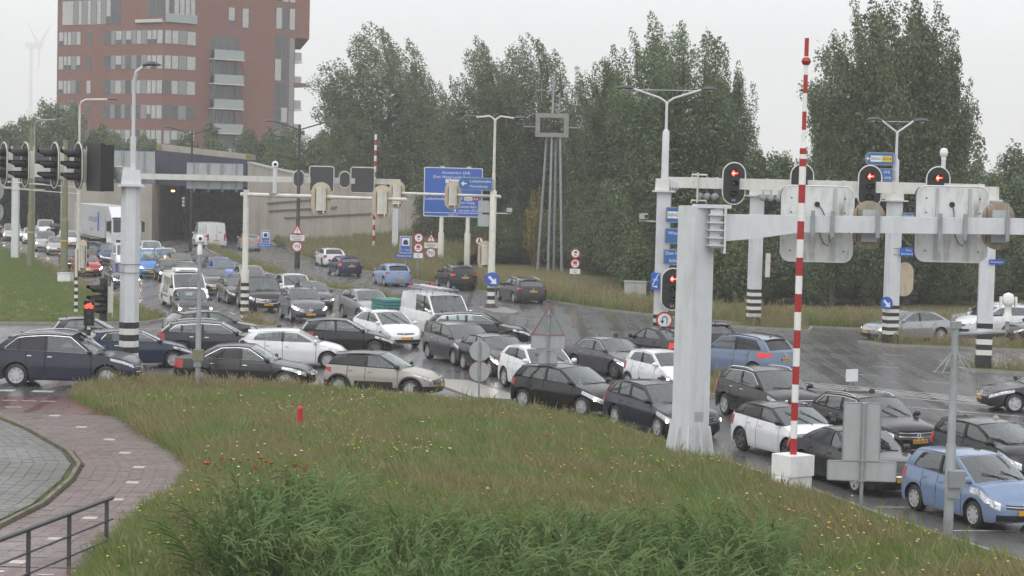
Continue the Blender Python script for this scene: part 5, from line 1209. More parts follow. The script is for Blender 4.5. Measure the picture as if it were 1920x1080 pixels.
route_sign('blue route sign reading Den Haag, lowest on the left portal post', (7.30, 85.95, 4.10), 1.5, .68, RP, lambda t: (tx(t, 'Den Haag-', .2, -.2, .10, width=.9), tx(t, 'Scheveningen', .2, .05, -.22, width=1.1)), RS, mast=False)
t0 = thing('lane_sign', 'narrow blue sign with slashed lettering and arrow on the portal post', 'sign', (6.26, 86.1, 3.02), rad(-25)); board('plate', rrect(.42, .74, .05), M['blue'], t0); tx(t0, 'uso', .18, 0, .02, y=-.022); layer('slash', [(-.16, -.2), (-.12, -.2), (.16, .32), (.12, .32)], M['signwhite'], t0, 0, 0, -.018)
layer('arrow', [(.12, -.24), (.03, -.17), (.03, -.215), (-.11, -.215), (-.11, -.26), (.03, -.26), (.03, -.31)], M['signwhite'], t0, 0, 0, -.019)
def round_sign(label, loc, r, face, rz=0, rim='signred', m='signwhite', cat='sign', group=None, pole=None):
    t0 = thing('road_sign', label, cat, loc, rz, group); board('plate', circle(r, 28), M[rim], t0, th=.025)
    layer('face', circle(r * .80 if rim == 'signred' else r * .96, 28), M[m], t0, 0, 0, -.016); layer('back', circle(r * .98, 28), M['signback'], t0, 0, 0, .016)
    face(t0, r)
    if pole is not None:
        b = MB(); b.tube([(0, .05, -loc[2] - .02), (0, .05, r * .6)], .032, 8); b.build('pole', M['galv'], t0)
    return t0
def uturn(t, r):
    b = MB(); b.tube([(r * .30, -.024, -r * .5), (r * .30, -.024, r * .12)] + [(.02 * r + r * .28 * math.cos(a), -.024, r * .14 + r * .28 * math.sin(a)) for a in np.linspace(0, math.pi, 8)] + [(-r * .26, -.024, -r * .12)], r * .055, 5); b.build('arrow_stem', M['ink'], t)
    layer('arrow_head', [(-r * .50, -r * .08), (-r * .02, -r * .08), (-r * .26, -r * .46)], M['ink'], t, 0, 0, -.024)
round_sign('round red rimmed no u-turn sign on striped portal post', (6.68, 85.85, 1.34), .37, uturn, RP)
t0 = thing('camera', 'grey box camera on a bracket left of the portal post', 'camera', (5.68, 86.4, 5.83), 0); b = MB(); b.box((0, 0, 0), (.36, .5, .24)); b.build('casing', M['signback'], t0, sm=False); b = MB(); b.tube([(-.2, 0, -.2), (.62, 0, -.22)], .03, 6); b.build('bracket', M['cream'], t0); b = MB(); b.box((.1, -.27, 0), (.14, .05, .14)); b.build('window', M['black'], t0, sm=False)
for (u, lb) in ((.19, 'left'), (.335, 'right')):
    q = A + Bv * (.14 if lb == 'left' else .345); t0 = thing('detector', f'row of small grey detectors under the portal beam, {lb} of the first red signal', 'detectors', (6.56 + q.x, 86.47 + q.y, 6.78), ang)
    for k in range(3):
        b = MB(); b.lathe([(.05, -.1), (.14, -.06), (.15, .12), (.10, .2)], 12, axis='y', c=(-.36 + k * .36, 0, 0)); b.build('detector_horn', M['galv'], t0)
        b = MB(); b.tube([(-.36 + k * .36, 0, .1), (-.36 + k * .36, 0, .36)], .02, 5); b.build('hanger', M['galv'], t0)
t0 = thing('antenna_bracket', 'cream square bracket hanging on the portal beam near its left end', 'bracket', (8.0, 85.6, 7.2), ang)
for z in (.5, -.62):
    b = MB(); b.tube([(-.35, 0, z - .12), (-.35, 0, z), (.35, 0, z), (.35, 0, z - .12)], .04, 6); b.build('frame', M['cream'], t0)
b = MB(); b.tube([(0, -.2, -.7), (0, -.2, .6)], .04, 6); b.build('rod', M['cream'], t0)
t0 = thing('camera_dome', 'white ball camera on a white stalk above the portal beam', 'camera', (17.56, 81.1, 7.55), 0)
b = MB(); b.tube([(0, 0, 0), (0, 0, 1.0)], .09, 10); b.build('stalk', M['steelw'], t0); b = MB(); b.lathe([(.10, 1.0), (.10, 1.12), (.16, 1.18), (.175, 1.32), (.13, 1.45), (.001, 1.49)], 14); b.build('ball', M['white'], t0)
t0 = thing('street_sign', 'small dark blue street name plate on the right portal post', 'sign', (19.42, 79.85, 4.46), 0); board('plate', rrect(.62, .2, .02), M['plateblue'], t0, (.18, 0, 0)); tx(t0, 'Rhadiusplein', .09, .18, -.03, width=.5, y=-.02)

# ---------------------------------------------------------------- second portal behind it
t0 = thing('signal_portal', 'white portal with two striped posts behind the signal beam', 'portal', (12.44, 101.16, 0), 0); Bv = Vector((17.7 - 12.44, 91.9 - 101.16, 0)); ang2 = math.atan2(Bv.y, Bv.x)
for q, n_, z1 in ((Vector(), 11, 1.95), (Bv, 11, 1.86)):
    b = MB(); b.box((q.x, q.y, (z1 + 6.7) / 2), (.56, .52, 6.7 - z1), rz=rad(20)); b.build('post', M['steelw'], t0, sm=False); h = z1 / n_
    for k in range(n_):
        b = MB(); b.box((q.x, q.y, h * (k + .5)), (.57, .53, h - .003), rz=rad(20)); b.build('band', M['stripeb' if k % 2 == 0 or k < 3 else 'stripew'], t0, sm=False)
    b = MB(); b.box((q.x, q.y, 6.73), (.95, .85, .06), rz=rad(20)); b.build('flange', M['steelw'], t0, sm=False); b = MB(); b.box((q.x, q.y, 7.0), (.64, .58, .47), rz=rad(20), taper=.92); b.build('cap', M['palebeam'], t0, sm=False)
c = Bv / 2; b = MB(); b.box((c.x, c.y, 7.0), (Bv.length - .4, .34, .40), rz=ang2); b.build('beam', M['palebeam'], t0, sm=False)
double_lamp('white double lamp above the second portal, before the tall poplar', (17.7, 91.9), 7.2, 9.85, 10.45, 1.45, (1, .05), lower=(7.2, 8.7, .15), style='bowl')
route_sign('blue arrow sign with ring road number below the right double lamp', (16.86, 91.6, 8.66), 1.36, .60, 0, lambda t: (ring_box(t, -.05, 0, .28), layer('arrow', [(a - .52, c) for a, c in arrow_left(.10)], M['signwhite'], t, 0, 0, -.045)), arrow=True)
route_sign('blue sign ending in A4, below the ring road arrow sign', (17.0, 91.6, 7.92), 1.05, .60, 0, lambda t: (tx(t, '(A4)', .17, .22, .08), tx(t, 'n (A4)', .17, .20, -.18)))
route_sign('blue route sign peeping out between post and grey sign back', (18.55, 91.6, 6.0), 1.0, .4, 0, lambda t: tx(t, 'Voorburg', .2, -.05, -.02, width=.8))
t0 = thing('street_sign', 'bright blue street name sign reading Prins Bernhardlaan', 'sign', (18.42, 91.6, 4.38), 0); board('plate', rrect(.9, .40, .02), M['blue'], t0); tx(t0, 'Prins', .13, -.05, .03, y=-.02); tx(t0, 'Bernhardlaan', .13, -.03, -.13, width=.72, y=-.02)
b = MB(); [b.tube([(-.8, .02, z), (-.45, .02, z)], .012, 4) for z in (-.15, .15)]; b.build('strap', M['poleblack'], t0)
def arrow_round(t, r):
    layer('arrow', [(r * x, r * z) for x, z in ((.62, -.62), (.55, .22), (.28, -.05), (-.32, .55), (-.58, .29), (.02, -.31), (-.25, -.55))], M['signwhite'], t, 0, 0, -.022)
round_sign('round blue keep-right arrow sign on the right striped post', (17.42, 91.5, 1.98), .30, arrow_round, rad(-35), rim='blue', m='blue')
t0 = thing('traffic_light', 'tan oval signal back beside the right striped post', 'traffic light', (18.3, 92.0, 3.08), rad(200))
board('backboard', stadium(.95, 1.6), M['tan'], t0); b = MB(); b.box((0, -.12, 0), (.4, .2, 1.1)); b.build('housing', M['cream'], t0, sm=False)
t0 = thing('traffic_light', 'small traffic light in side view on the left second-portal post', 'traffic light', (13.15, 100.9, 3.2), rad(90))
b = MB(); b.box((0, .1, 0), (.32, .22, 1.2)); b.build('housing', M['cream'], t0, sm=False)
for z in (.38, 0, -.38):
    b = MB(); b.grid([[(.16 * math.cos(a), y, z + .16 * math.sin(a)) for a in np.linspace(-.5, math.pi + .5, 10)] for y in (0, -.35)]); b.build('visor', M['board'], t0)

# ---------------------------------------------------------------- the near gantry with the big sign backs
t0 = thing('sign_gantry', 'big white gantry with square post and long arm at the meadow', 'gantry', (4.82, 52.11, 0), 0)
b = MB(); b.box((0, 0, 3.35), (.70, .70, 6.9), rz=rad(35), taper=.97); b.build('post', M['steelw'], t0, sm=False)
b = MB(); b.box((.38, -.18, 6.80), (.98, .5, .09)); b.build('cap_plate', M['steelw'], t0, sm=False)
for a in (-55, -10, 35, 80, 125, 170, 215, 260):
    ca, sa = math.cos(rad(a)), math.sin(rad(a)); w0 = .36 if (a - 35) % 90 == 0 else .47
    b = MB(); P_ = [(w0, .02), (w0 + .22, .02), (w0 + .07, .98), (w0, .98)]; f = [((r_ * ca - k * sa * .018), (r_ * sa + k * ca * .018), z) for k in (-1, 1) for r_, z in P_]
    b.poly(f[:4]); b.poly(f[4:][::-1]); 
    for i in range(4): b.poly([f[i], f[(i + 1) % 4], f[4 + (i + 1) % 4], f[4 + i]][::-1])
    b.build('gusset', M['steelw'], t0, sm=False)
b = MB(); b.box((.57 * .349, -.82 * .349, 1.25), (.30, .012, .26), rz=rad(35)); b.build('paint_patch', M['signback'], t0, sm=False)
b = MB(); b.box((.50, -.05, 6.22), (.34, .62, 1.02)); b.build('bracket_core', M['steelw'], t0, sm=False)
for k in range(5):
    b = MB(); b.box((.48, -.16, 5.78 + k * .2), (.44, .66, .03)); b.build('bracket_fin', M['steelw'], t0, sm=False)
b = MB(); b.box((.72, -.10, 6.2), (.06, .74, 1.24)); b.build('end_plate', M['steelw'], t0, sm=False)
for k in range(8):
    b = MB(); b.lathe([(.001, -.08), (.03, -.075), (.03, -.03)], 8, axis='y', c=(.62, -.42 if k % 2 else -.42, 5.86 + (k // 2) * .2)); b.build('bolt', M['galv'], t0)
b = MB(); b.prism([(.75, 6.60), (12, 6.72), (12, 6.31), (2.75, 6.18), (1.5, 5.98), (.75, 5.90)], -.18, .18); b.build('arm', M['steelw'], t0, sm=False, loc=(0, -.12, 0))
b = MB(); b.box((4.05, -.12, 6.41), (.035, .375, .50)); b.build('arm_joint', M['steelw'], t0, sm=False)
for x in (7.84, 8.36, 9.55, 11.18, 11.84, 12.95):
    b = MB(); b.box((x - 4.82, -.35, 6.42), (.10, .06, .68)); b.build('clamp', M['galv'], t0, sm=False)
for i, (x0, x1, z0, z1, lb) in enumerate(((7.11, 9.04, 5.38, 7.41, 'left'), (10.70, 12.62, 5.46, 7.49, 'right'))):
    cx, cz, w_, h_ = (x0 + x1) / 2, (z0 + z1) / 2, x1 - x0, z1 - z0
    t0 = thing('road_sign', f'large stained grey sign back with rounded corners, {lb} one on the gantry arm', 'sign', (cx, 52.55, cz), 0, 'large sign backs on the near gantry arm')
    board('panel', rrect(w_, h_, .26, 6), M['signbackdirty'], t0, th=.05); board('display_box', rrect(w_ * .97, h_ * .97, .2, 5), M['board'], t0, (-.03, .14, 0), th=.22)
    outline('rim', rrect(w_ - .02, h_ - .02, .25, 6), .022, M['steelw'], t0, -.02)
    for x in (-.42, .45):
        b = MB(); b.box((x, -.05, 0), (.07, .05, h_ - .12)); b.build('rail', M['signback'], t0, sm=False)
    for x in (-.70, .72):
        for z in (.68, .30, -.72):
            b = MB(); b.lathe([(.001, -.04), (.022, -.037), (.022, -.02)], 8, axis='y', c=(x, 0, z)); b.build('bolt', M['black'], t0)
    b = MB(); b.lathe([(.075, -.05), (.06, -.055), (.001, -.03)], 14, axis='y', c=(-.02, 0, .52)); b.build('cable_gland', M['black'], t0)
    b = MB(); b.tube([(.0, -.05, .50), (.1, -.08, .40), (.18, -.1, .22), (.2, -.1, .1)] if i == 0 else [(0, -.05, .5), (.03, -.08, .3), (.03, -.1, .1)], .013, 6); b.build('cable', M['black'], t0)
    b = MB(); b.tube([(.05, -.08, -.22), (.16, -.14, -.50), (.28, -.14, -.58), (.34, -.12, -.45), (.3, -.1, -.26)], .013, 6); b.build('cable', M['black'], t0)
for i, (cx, cz, lb) in enumerate(((9.44, 6.40, 'between the two large sign backs'), (12.88, 6.47, 'at the right edge of the right sign back'))):
    t0 = thing('traffic_light', f'dirty brown oval signal back, {lb}', 'traffic light', (cx, 52.5, cz), 0, 'brown signal backs on the near gantry arm')
    board('backboard', stadium(.86, 1.30), M['tandirty'], t0); b = MB(); b.box((0, -.10, -.02), (.42, .16, .86), taper=.95); b.build('housing', M['signback'], t0, sm=False)
    b = MB(); b.box((.20, -.2, .14), (.05, .06, .9)); b.build('bracket', M['galv'], t0, sm=False); b = MB(); b.box((-.31, -.03, 0), (.02, .03, .9)); b.build('edge_rail', M['rust'], t0, sm=False); b = MB(); b.tube([(.24, -.1, -.25), (.34, -.12, -.4), (.3, -.1, -.55)], .012, 5); b.build('cable', M['rust'], t0)

# ---------------------------------------------------------------- red and white poles
def height_pole(label, loc, box, z0, z1, n, r, thin=None):
    t0 = thing('height_pole', label, 'pole', (*loc, 0), 0)
    h = (z1 - z0) / n
    for k in range(n):
        a, c = z0 + k * h, z0 + (k + 1) * h; rr = r if thin is None or a < thin else r * .62
        b = MB(); b.tube([(0, 0, a), (0, 0, c - .002)], rr, 14); b.build('band', M['redstripe' if k % 2 == 0 else 'white'], t0)
    if thin: b = MB(); b.tube([(0, 0, thin - .1), (0, 0, thin + .12), (0, 0, thin + .3)], [r * 1.05, r * .95, r * .66], 14); b.build('sleeve', M['white'], t0); b = MB(); b.lathe([(.001, -.11), (.08, -.08), (.12, 0), (.08, .08), (.001, .11)], 14, c=(0, 0, z1 - .55)); b.build('ball', M['redstripe'], t0)
    return t0
t0 = height_pole('tall red and white banded pole on a white concrete box', (6.87, 47.23), None, .90, 10.92, 23, .083, 8.15)
b = MB(); b.box((0, 0, .70), (.74, .70, .50), rz=rad(33)); b.build('box_cap', M['white'], t0, sm=False); b = MB(); b.box((-.02, 0, .22), (.70, .66, .44), rz=rad(33)); b.build('box_base', M['white'], t0, sm=False); b = MB(); b.box((-.02, .0, .20), (.80, .3, .40), rz=rad(33)); b.build('side_box', M['white'], t0, sm=False)
t0 = height_pole('slim red and white banded pole at the far wall', (-11.92, 168.63), None, .66, 10.65, 22, .11)
b = MB(); b.box((.1, 0, .33), (.85, .6, .66)); b.build('box_base', M['signback'], t0, sm=False)

# ---------------------------------------------------------------- cream masts with arms and signal backs
def oval_back(label, loc, w_=.95, h_=1.62, rz=0, group=None):
    t0 = thing('traffic_light', label, 'traffic light', loc, rz, group); board('backboard', stadium(w_, h_, 12), M['tan'], t0)
    b = MB(); b.box((0, -.12, 0), (.46, .2, h_ * .70)); b.build('housing', M['cream'], t0, sm=False); b = MB(); b.box((.12, -.26, 0), (.06, .07, h_ * .84)); b.build('bracket', M['cream'], t0, sm=False); b = MB(); b.box((.05, -.235, -h_ * .36), (.4, .02, .06)); b.build('lower_edge', M['rust'], t0, sm=False)
    for x in (-.27, .27): b = MB(); b.box((x, -.03, 0), (.02, .02, h_ * .6)); b.build('edge_rail', M['rust'], t0, sm=False)
    for z in (.42, 0, -.42): b = MB(); b.grid([[(.14 * math.cos(a), y, z + .14 * math.sin(a)) for a in np.linspace(-.5, math.pi + .5, 9)] for y in (.02, .3)]); b.build('visor', M['board'], t0)
    return t0
BG = 'tan oval signal backs on the cream masts'
t0 = thing('mast', 'cream signal mast with striped foot and long pipe arm, left one', 'mast', (-13.07, 96.37, 0), 0); bands(t0, .20, 0, 1.91, 11, sides=16)
b = MB(); b.tube([(0, 0, 1.91), (0, 0, 2.5), (0, 0, 2.62), (0, 0, 6.45)], [.20, .20, .145, .145], 14); b.build('post', M['cream'], t0)
e = Vector((-5.05 + 13.07, 92.7 - 96.37, 0)); b = MB(); b.tube([tuple(-e.normalized() * .3 + Vector((0, 0, 6.22))), tuple(e * .55 + Vector((0, 0, 6.22))), tuple(e * .56 + Vector((0, 0, 6.22))), tuple(e + Vector((0, 0, 6.22)))], [.10, .10, .08, .08], 10); b.build('arm', M['cream'], t0)
oval_back('tan oval signal back hanging left on the left mast arm', (-9.23, 94.45, 6.12), rz=rad(5), group=BG); oval_back('tan oval signal back nearest the tip of the left mast arm', (-6.22, 93.05, 6.06), rz=rad(5), group=BG)
t0 = thing('camera_dome', 'white ball camera on a stalk standing on the left mast arm', 'camera', (-11.61, 95.7, 6.3), 0); b = MB(); b.tube([(0, 0, 0), (0, 0, 1.2)], .10, 10); b.build('stalk', M['steelw'], t0); b = MB(); b.box((0, 0, .0), (.5, .3, .08)); b.build('saddle', M['galv'], t0, sm=False); b = MB(); b.lathe([(.07, 1.2), (.09, 1.26), (.15, 1.3), (.16, 1.44), (.12, 1.55), (.001, 1.59)], 14); b.build('ball', M['white'], t0); b = MB(); b.lathe([(.001, -.18), (.07, -.165), (.08, -.12)], 12, axis='y', c=(.02, 0, 1.42)); b.build('lens', M['black'], t0)
t0 = thing('mast', 'cream signal mast on the paved island carrying a double lamp', 'mast', (-1.16, 109.52, 0), 0); bands(t0, .215, .32, 1.2, 4, sides=16, first=1); b = MB(); b.lathe([(.44, 0), (.44, .1), (.30, .2), (.225, .33)], 12); b.build('rubber_foot', M['stripeb'], t0)
b = MB(); b.tube([(0, 0, 1.2), (0, 0, 2.3), (0, 0, 2.4), (0, 0, 6.55), (0, 0, 6.66)], [.215, .215, .19, .19, .1], 14); b.build('post', M['cream'], t0)
e = Vector((-7.0 + 1.16, 114 - 109.52, 0)); b = MB(); b.tube([tuple(-e.normalized() * .5 + Vector((0, 0, 6.28))), tuple(e + Vector((0, 0, 6.28)))], .085, 10); b.build('arm', M['cream'], t0)
oval_back('tan oval signal back in front of the blue direction board', (-3.45, 111.15, 6.25), .93, 1.62, group=BG); oval_back('tan oval signal back at the tip of the island mast arm', (-6.75, 113.6, 6.2), .93, 1.62, group=BG)
double_lamp('cream double lamp on top of the island mast', (-1.16, 109.52), 6.6, 10.45, 10.62, 1.75, (1, -.05), 'cream', stay=False, rb=.09, lower=(6.6, 7.6, .11))
round_sign('round blue keep-right arrow sign on the island mast', (-1.12, 109.25, 1.68), .40, arrow_round, 0, rim='blue', m='blue')
oval_back('tan oval signal back low behind the island mast', (-1.55, 109.9, 3.0), .85, 1.6, rad(20))
route_sign('blue arrow sign reading Leidschendam Voorschoten on the island mast', (-2.18, 109.3, 6.95), 1.9, .70, 0, lambda t: (tx(t, 'Leidschendam', .2, -.30, .08, width=1.15, align='LEFT'), tx(t, 'Voorschoten', .2, -.30, -.20, width=1.0, align='LEFT'), layer('arrow', [(a - .62, c) for a, c in arrow_left(.15)], M['signwhite'], t, 0, 0, -.045)), arrow=True)
for z, lb in ((5.70, 'upper'), (4.93, 'lower')):
    t0 = thing('road_sign', f'plain grey sign panel left of the island mast, {lb} one', 'sign', (-1.68, 109.6, z), 0); board('panel', rrect(.62, .66, .05), M['signback'], t0); b = MB(); b.box((.36, .0, 0), (.12, .05, .5)); b.build('bracket', M['galv'], t0, sm=False)
t0 = thing('camera', 'small grey box camera on a rod right of the island mast', 'camera', (-.25, 109.4, 5.55), 0); b = MB(); b.box((0, 0, .0), (.30, .42, .22)); b.build('casing', M['signback'], t0, sm=False); b = MB(); b.tube([(-.75, 0, -.2), (.1, 0, -.2), (.1, 0, -.08)], .03, 6); b.build('bracket', M['cream'], t0)

# ---------------------------------------------------------------- far portal with display boards, big blue board
t0 = thing('sign_portal', 'long cream portal beam spanning the road before the tunnel', 'portal', (-9.91, 165.6, 0), 0); e = Vector((-38.45 + 9.91, 152.31 - 165.6, 0)); an = math.atan2(e.y, e.x)
for q in (Vector(), e): b = MB(); b.box((q.x, q.y, 3.2), (.5, .5, 6.4)); b.build('post', M['steelw'], t0, sm=False)
c = e / 2; b = MB(); b.box((c.x, c.y, 6.66), (e.length + .6, .4, .46), rz=an); b.build('beam', M['palebeam'], t0, sm=False)
pf = lambda px: None
for (x, y, sz, lb, kind) in ((-15.86, 162.4, (2.05, 2.15), 'left', 'sq'), (-12.62, 164.0, (2.0, 2.15), 'right', 'sq'), (-17.66, 161.6, (.95, 1.4), 'left', 'ov'), (-14.04, 163.3, (.95, 1.4), 'right', 'ov')):
    t0 = thing('matrix_sign' if kind == 'sq' else 'lane_signal', f'dark {"square" if kind == "sq" else "oval"} display with pale rim on the far portal, {lb} one', 'display', (x, y, 6.75), rad(8), 'dark displays on the far portal')
    P_ = rrect(*sz, .18) if kind == 'sq' else rrect(*sz, .46, 8); P2 = rrect(sz[0] - .06, sz[1] - .06, .17) if kind == 'sq' else rrect(sz[0] - .06, sz[1] - .06, .44, 8)
    board('screen', P_, M['matrix'], t0, th=.16); outline('rim', P2, .05, M['cream'], t0, -.07)
for (x0, x1, y, z0, z1, lb, m_) in ((-35.2, -28.39, 155.6, 6.1, 8.65, 'grey panel sign back behind the lamp pole', 'signback'), (-26.5, -21.81, 158.7, 5.75, 7.85, 'grey panel sign back with blue edges at the tunnel', 'signback')):
    t0 = thing('road_sign', 'wide ' + lb, 'sign', ((x0 + x1) / 2, y + .6, (z0 + z1) / 2), an + math.pi); w_ = x1 - x0; n_ = 5
    for k in range(n_):
        b = MB(); b.box((-w_ / 2 + w_ * (k + .5) / n_, 0, 0), (w_ / n_ - .03, .06, z1 - z0)); b.build('panel', M[m_], t0, sm=False)
    for k in range(4):
        b = MB(); b.box((-w_ / 2 + w_ * (k + .5) / 4, -.16, -.1), (.10, .08, z1 - z0 + .2)); b.build('rail', M['signframe'], t0, sm=False)
    for z in (-(z1 - z0) / 2, (z1 - z0) / 2): b = MB(); b.box((0, -.0, z), (w_, .07, .05)); b.build('edge', M['blue2'], t0, sm=False)
t0 = thing('direction_board', 'large blue direction board with place names on two posts', 'sign', (-4.76, 153.5, 6.03), rad(2)); w_, h_ = 4.55, 3.82
board('panel', rrect(w_, h_, .1), M['signwhite'], t0, th=.06); layer('blue_face', rrect(w_ - .12, h_ - .12, .08), M['blue'], t0, 0, 0, -.034)
T = lambda s, z, x=0, al='CENTER', w=None, sz=.30, m='signwhite': text(s, sz, M[m], t0, (x, -.042, z), R90, 'lettering', w, al)
T('Amsterdam (A4)', 1.42, .2, w=2.2); T('Den Haag-Leidschenveen', 1.08, .2, w=3.5)
layer('white_field', [(-.6, .70), (1.0, .70), (1.0, 1.0), (-.6, 1.0)], M['signwhite'], t0, 0, 0, -.04); T('Forepark', .75, .2, w=1.1, sz=.25, m='ink').location.y = -.05
layer('line', [(-2.2, -1.62), (2.2, -1.62), (2.2, -1.58), (-2.2, -1.58)], M['signwhite'], t0, 0, 0, -.04); T('1200 m', -1.83, .0, sz=.2, w=.75)
T('Leidschendam', -.62, -2.15, 'LEFT', 1.7); layer('arrow_stem', [(.1, -1.5), (.25, -1.5), (.25, .3), (.45, .3), (.17, .6), (-.1, .3), (.1, .3)], M['signwhite'], t0, 0, 0, -.04); layer('arrow_side', [(.25, -.52), (.6, -.52), (.6, -.40), (.25, -.40)], M['signwhite'], t0, 0, 0, -.041); layer('arrow_head', [(.5, -.62), (.76, -.46), (.5, -.3)], M['signwhite'], t0, 0, 0, -.0412)
layer('white_field', [(.88, -.62), (1.52, -.62), (1.52, -.34), (.88, -.34)], M['signwhite'], t0, 0, 0, -.0405); T('RING', -.57, 1.2, w=.5, sz=.24, m='ink').location.y = -.05; layer('maroon_field', [(1.54, -.62), (2.02, -.62), (2.02, -.34), (1.54, -.34)], M['maroon'], t0, 0, 0, -.0405); T('A4', -.57, 1.78, w=.36, sz=.24).location.y = -.05
T('Den Haag', -.88, .42, 'LEFT', 1.25); T('Rotterdam', -1.19, .42, 'LEFT', 1.4); T('Utrecht (A12)', -1.5, .42, 'LEFT', 1.65)
for x in (-.85, 1.2): b = MB(); b.tube([(x, .16, -6.05), (x, .16, -3.2), (x, .16, -3.1), (x, .16, 2.02)], [.24, .24, .17, .17], 12); b.build('post', M['cream'], t0)

# ---------------------------------------------------------------- small signs along the leaving lanes
def tri(r): return [(r * math.cos(a), r * math.sin(a)) for a in map(rad, (90, 210, 330))]
def warn(t, z, r=.5, front=True):
    board('warning_triangle', tri(r), M['signred'], t, (0, 0, z)); layer('triangle_face', tri(r * .66), M['signwhite'], t, 0, z, -.017)
    layer('mark', [(-.025, -.02), (.025, -.02), (.04, .2), (-.04, .2)], M['ink'], t, 0, z - .02, -.022); layer('dot', circle(.035, 8), M['ink'], t, 0, z - .11, -.022)
def disc(t, z, r, txt=None, x=0, kind=None):
    board('disc', circle(r, 24), M['signred'], t, (x, 0, z)); layer('disc_face', circle(r * .78, 24), M['signwhite'], t, x, z, -.017)
    if txt: text(txt, r * .85, M['ink'], t, (x, -.024, z - r * .3), R90, 'numeral', width=r * 1.05)
    if kind == 'lorry':
        layer('red_square', [(-.4 * r, -.05 * r), (.36 * r, -.05 * r), (.36 * r, .5 * r), (-.4 * r, .5 * r)], M['signred'], t, x, z, -.022); [layer('wheel_mark', circle(r * .10, 8), M['ink'], t, x + k * r * .28, z - r * .28, -.022) for k in (-1, 0, 1)]
    if kind == 'cars': layer('car_mark', [(-.3 * r, .1 * r), (.35 * r, .1 * r), (.3 * r, .42 * r), (-.2 * r, .42 * r)], M['ink'], t, x, z, -.022); layer('skid_mark', [(-.25 * r, -.45 * r), (.2 * r, -.45 * r), (.1 * r, -.1 * r), (-.1 * r, -.1 * r)], M['signframe'], t, x, z, -.022)
def pole(t, h, r=.035, m='galv', x=0): b = MB(); b.tube([(x, .06, 0), (x, .06, h)], r, 8); b.build('pole', M[m], t)
def plate_(t, w_, h_, z, m='signwhite', x=0): return board('plate', rrect(w_, h_, .02, 2), M[m], t, (x, 0, z))
def lines(t, n, w_, z0, dz, x=0): [layer('print_line', [(-w_ / 2 * (1 - .3 * (k == n - 1)), -.016), (w_ / 2 * (1 - .3 * (k == n - 1)), -.016), (w_ / 2 * (1 - .3 * (k == n - 1)), .016), (-w_ / 2 * (1 - .3 * (k == n - 1)), .016)], M['ink'], t, x, z0 - k * dz, -.018) for k in range(n)]
def tunnel_sign(label, loc, sc, extra):
    t = thing('tunnel_sign', label, 'sign', (*loc, 0), 0); pole(t, 2.5 * sc); z = 1.95 * sc; plate_(t, .66 * sc, .98 * sc, z, 'signwhite'); layer('blue_face', rrect(.60 * sc, .92 * sc, .03), M['blue'], t, 0, z, -.018)
    layer('white_square', rrect(.46 * sc, .46 * sc, .01, 1), M['signwhite'], t, 0, z + .16 * sc, -.023); layer('tunnel_mark', [(-.14 * sc, -.15 * sc), (.14 * sc, -.15 * sc), (.14 * sc, .02 * sc), (.09 * sc, .11 * sc), (0, .14 * sc), (-.09 * sc, .11 * sc), (-.14 * sc, .02 * sc)], M['ink'], t, 0, z + .15 * sc, -.028)
    text('1.1 km', .2 * sc, M['signwhite'], t, (0, -.024, z - .36 * sc), R90, 'lettering', .48 * sc); plate_(t, 1.05 * sc, .24 * sc, 1.30 * sc, 'blue', -.08); text('Vliettunnel', .17 * sc, M['signwhite'], t, (-.08, -.02, 1.25 * sc), R90, 'lettering', .85 * sc); return t
tunnel_sign('blue tunnel distance sign nearest to the tunnel mouth', (-19.84, 158.04), 1.05, None); tunnel_sign('blue tunnel distance sign beside the two round sign discs', (-7.6, 139.5), 1.22, None)
t = thing('road_sign', 'two red rimmed discs over a plate lettered C, left pair', 'sign', (-6.35, 132.39, 0), 0); pole(t, 3.4); disc(t, 3.12, .33, kind='cars'); disc(t, 2.45, .33, kind='lorry'); plate_(t, .62, .34, 1.93); text('C', .28, M['ink'], t, (0, -.02, 1.83), R90, 'numeral')
t = thing('road_sign', 'two red rimmed discs over a plate lettered C, right of the lattice tower', 'sign', (4.05, 127.66, 0), 0); pole(t, 2.8); disc(t, 2.52, .32, kind='cars'); disc(t, 1.86, .32, kind='lorry'); plate_(t, .68, .34, 1.36); text('C', .28, M['ink'], t, (0, -.02, 1.26), R90, 'numeral')
t = thing('road_sign', 'warning triangle over a 70 disc before the big blue board post', 'sign', (-6.3, 151.5, 0), 0); pole(t, 3.0); warn(t, 2.42, .48); plate_(t, 1.02, .42, 1.93); lines(t, 3, .8, 2.03, .11); disc(t, 1.35, .42, '70')
t = thing('black_lamp', 'black double street lamp with warning triangle and 70 disc', 'street lamp', (-16.38, 149.9, 0), 0); b = MB(); b.tube([(0, 0, .0), (0, 0, 2.6), (0, 0, 2.7), (0, 0, 10.9)], [.21, .21, .15, .10], 12); b.build('pole', M['poleblack'], t)
for s in (1, -1): b = MB(); b.tube([(0, 0, 10.5), (s * 1.9, 0, 11.1)], .05, 7); b.build('arm', M['poleblack'], t); lamp_head(t, (s * 1.85, 0, 11.08), (s, 0), .8)
for f in (lambda: warn(t, 2.85 + .0, .52), lambda: plate_(t, 1.08, .42, 2.32), lambda: lines(t, 3, .85, 2.42, .11), lambda: disc(t, 1.66, .42, '70')): f()
for o in [q for q in t.children if q.name.split('.')[0] not in ('pole', 'arm', 'lamp_head')]: o.location.y -= .26; o.location.z += 0
t = thing('black_lamp', 'distant black double street lamp above the tunnel roof', 'street lamp', (-28.78, 176, 0), 0); b = MB(); b.tube([(0, 0, 0), (0, 0, 10.7)], [.14, .08], 10); b.build('pole', M['poleblack'], t)
for s in (1, -1): b = MB(); b.tube([(0, 0, 10.4), (s * 1.9, 0, 10.95)], .05, 7); b.build('arm', M['poleblack'], t); lamp_head(t, (s * 1.85, 0, 10.93), (s, 0), .75)
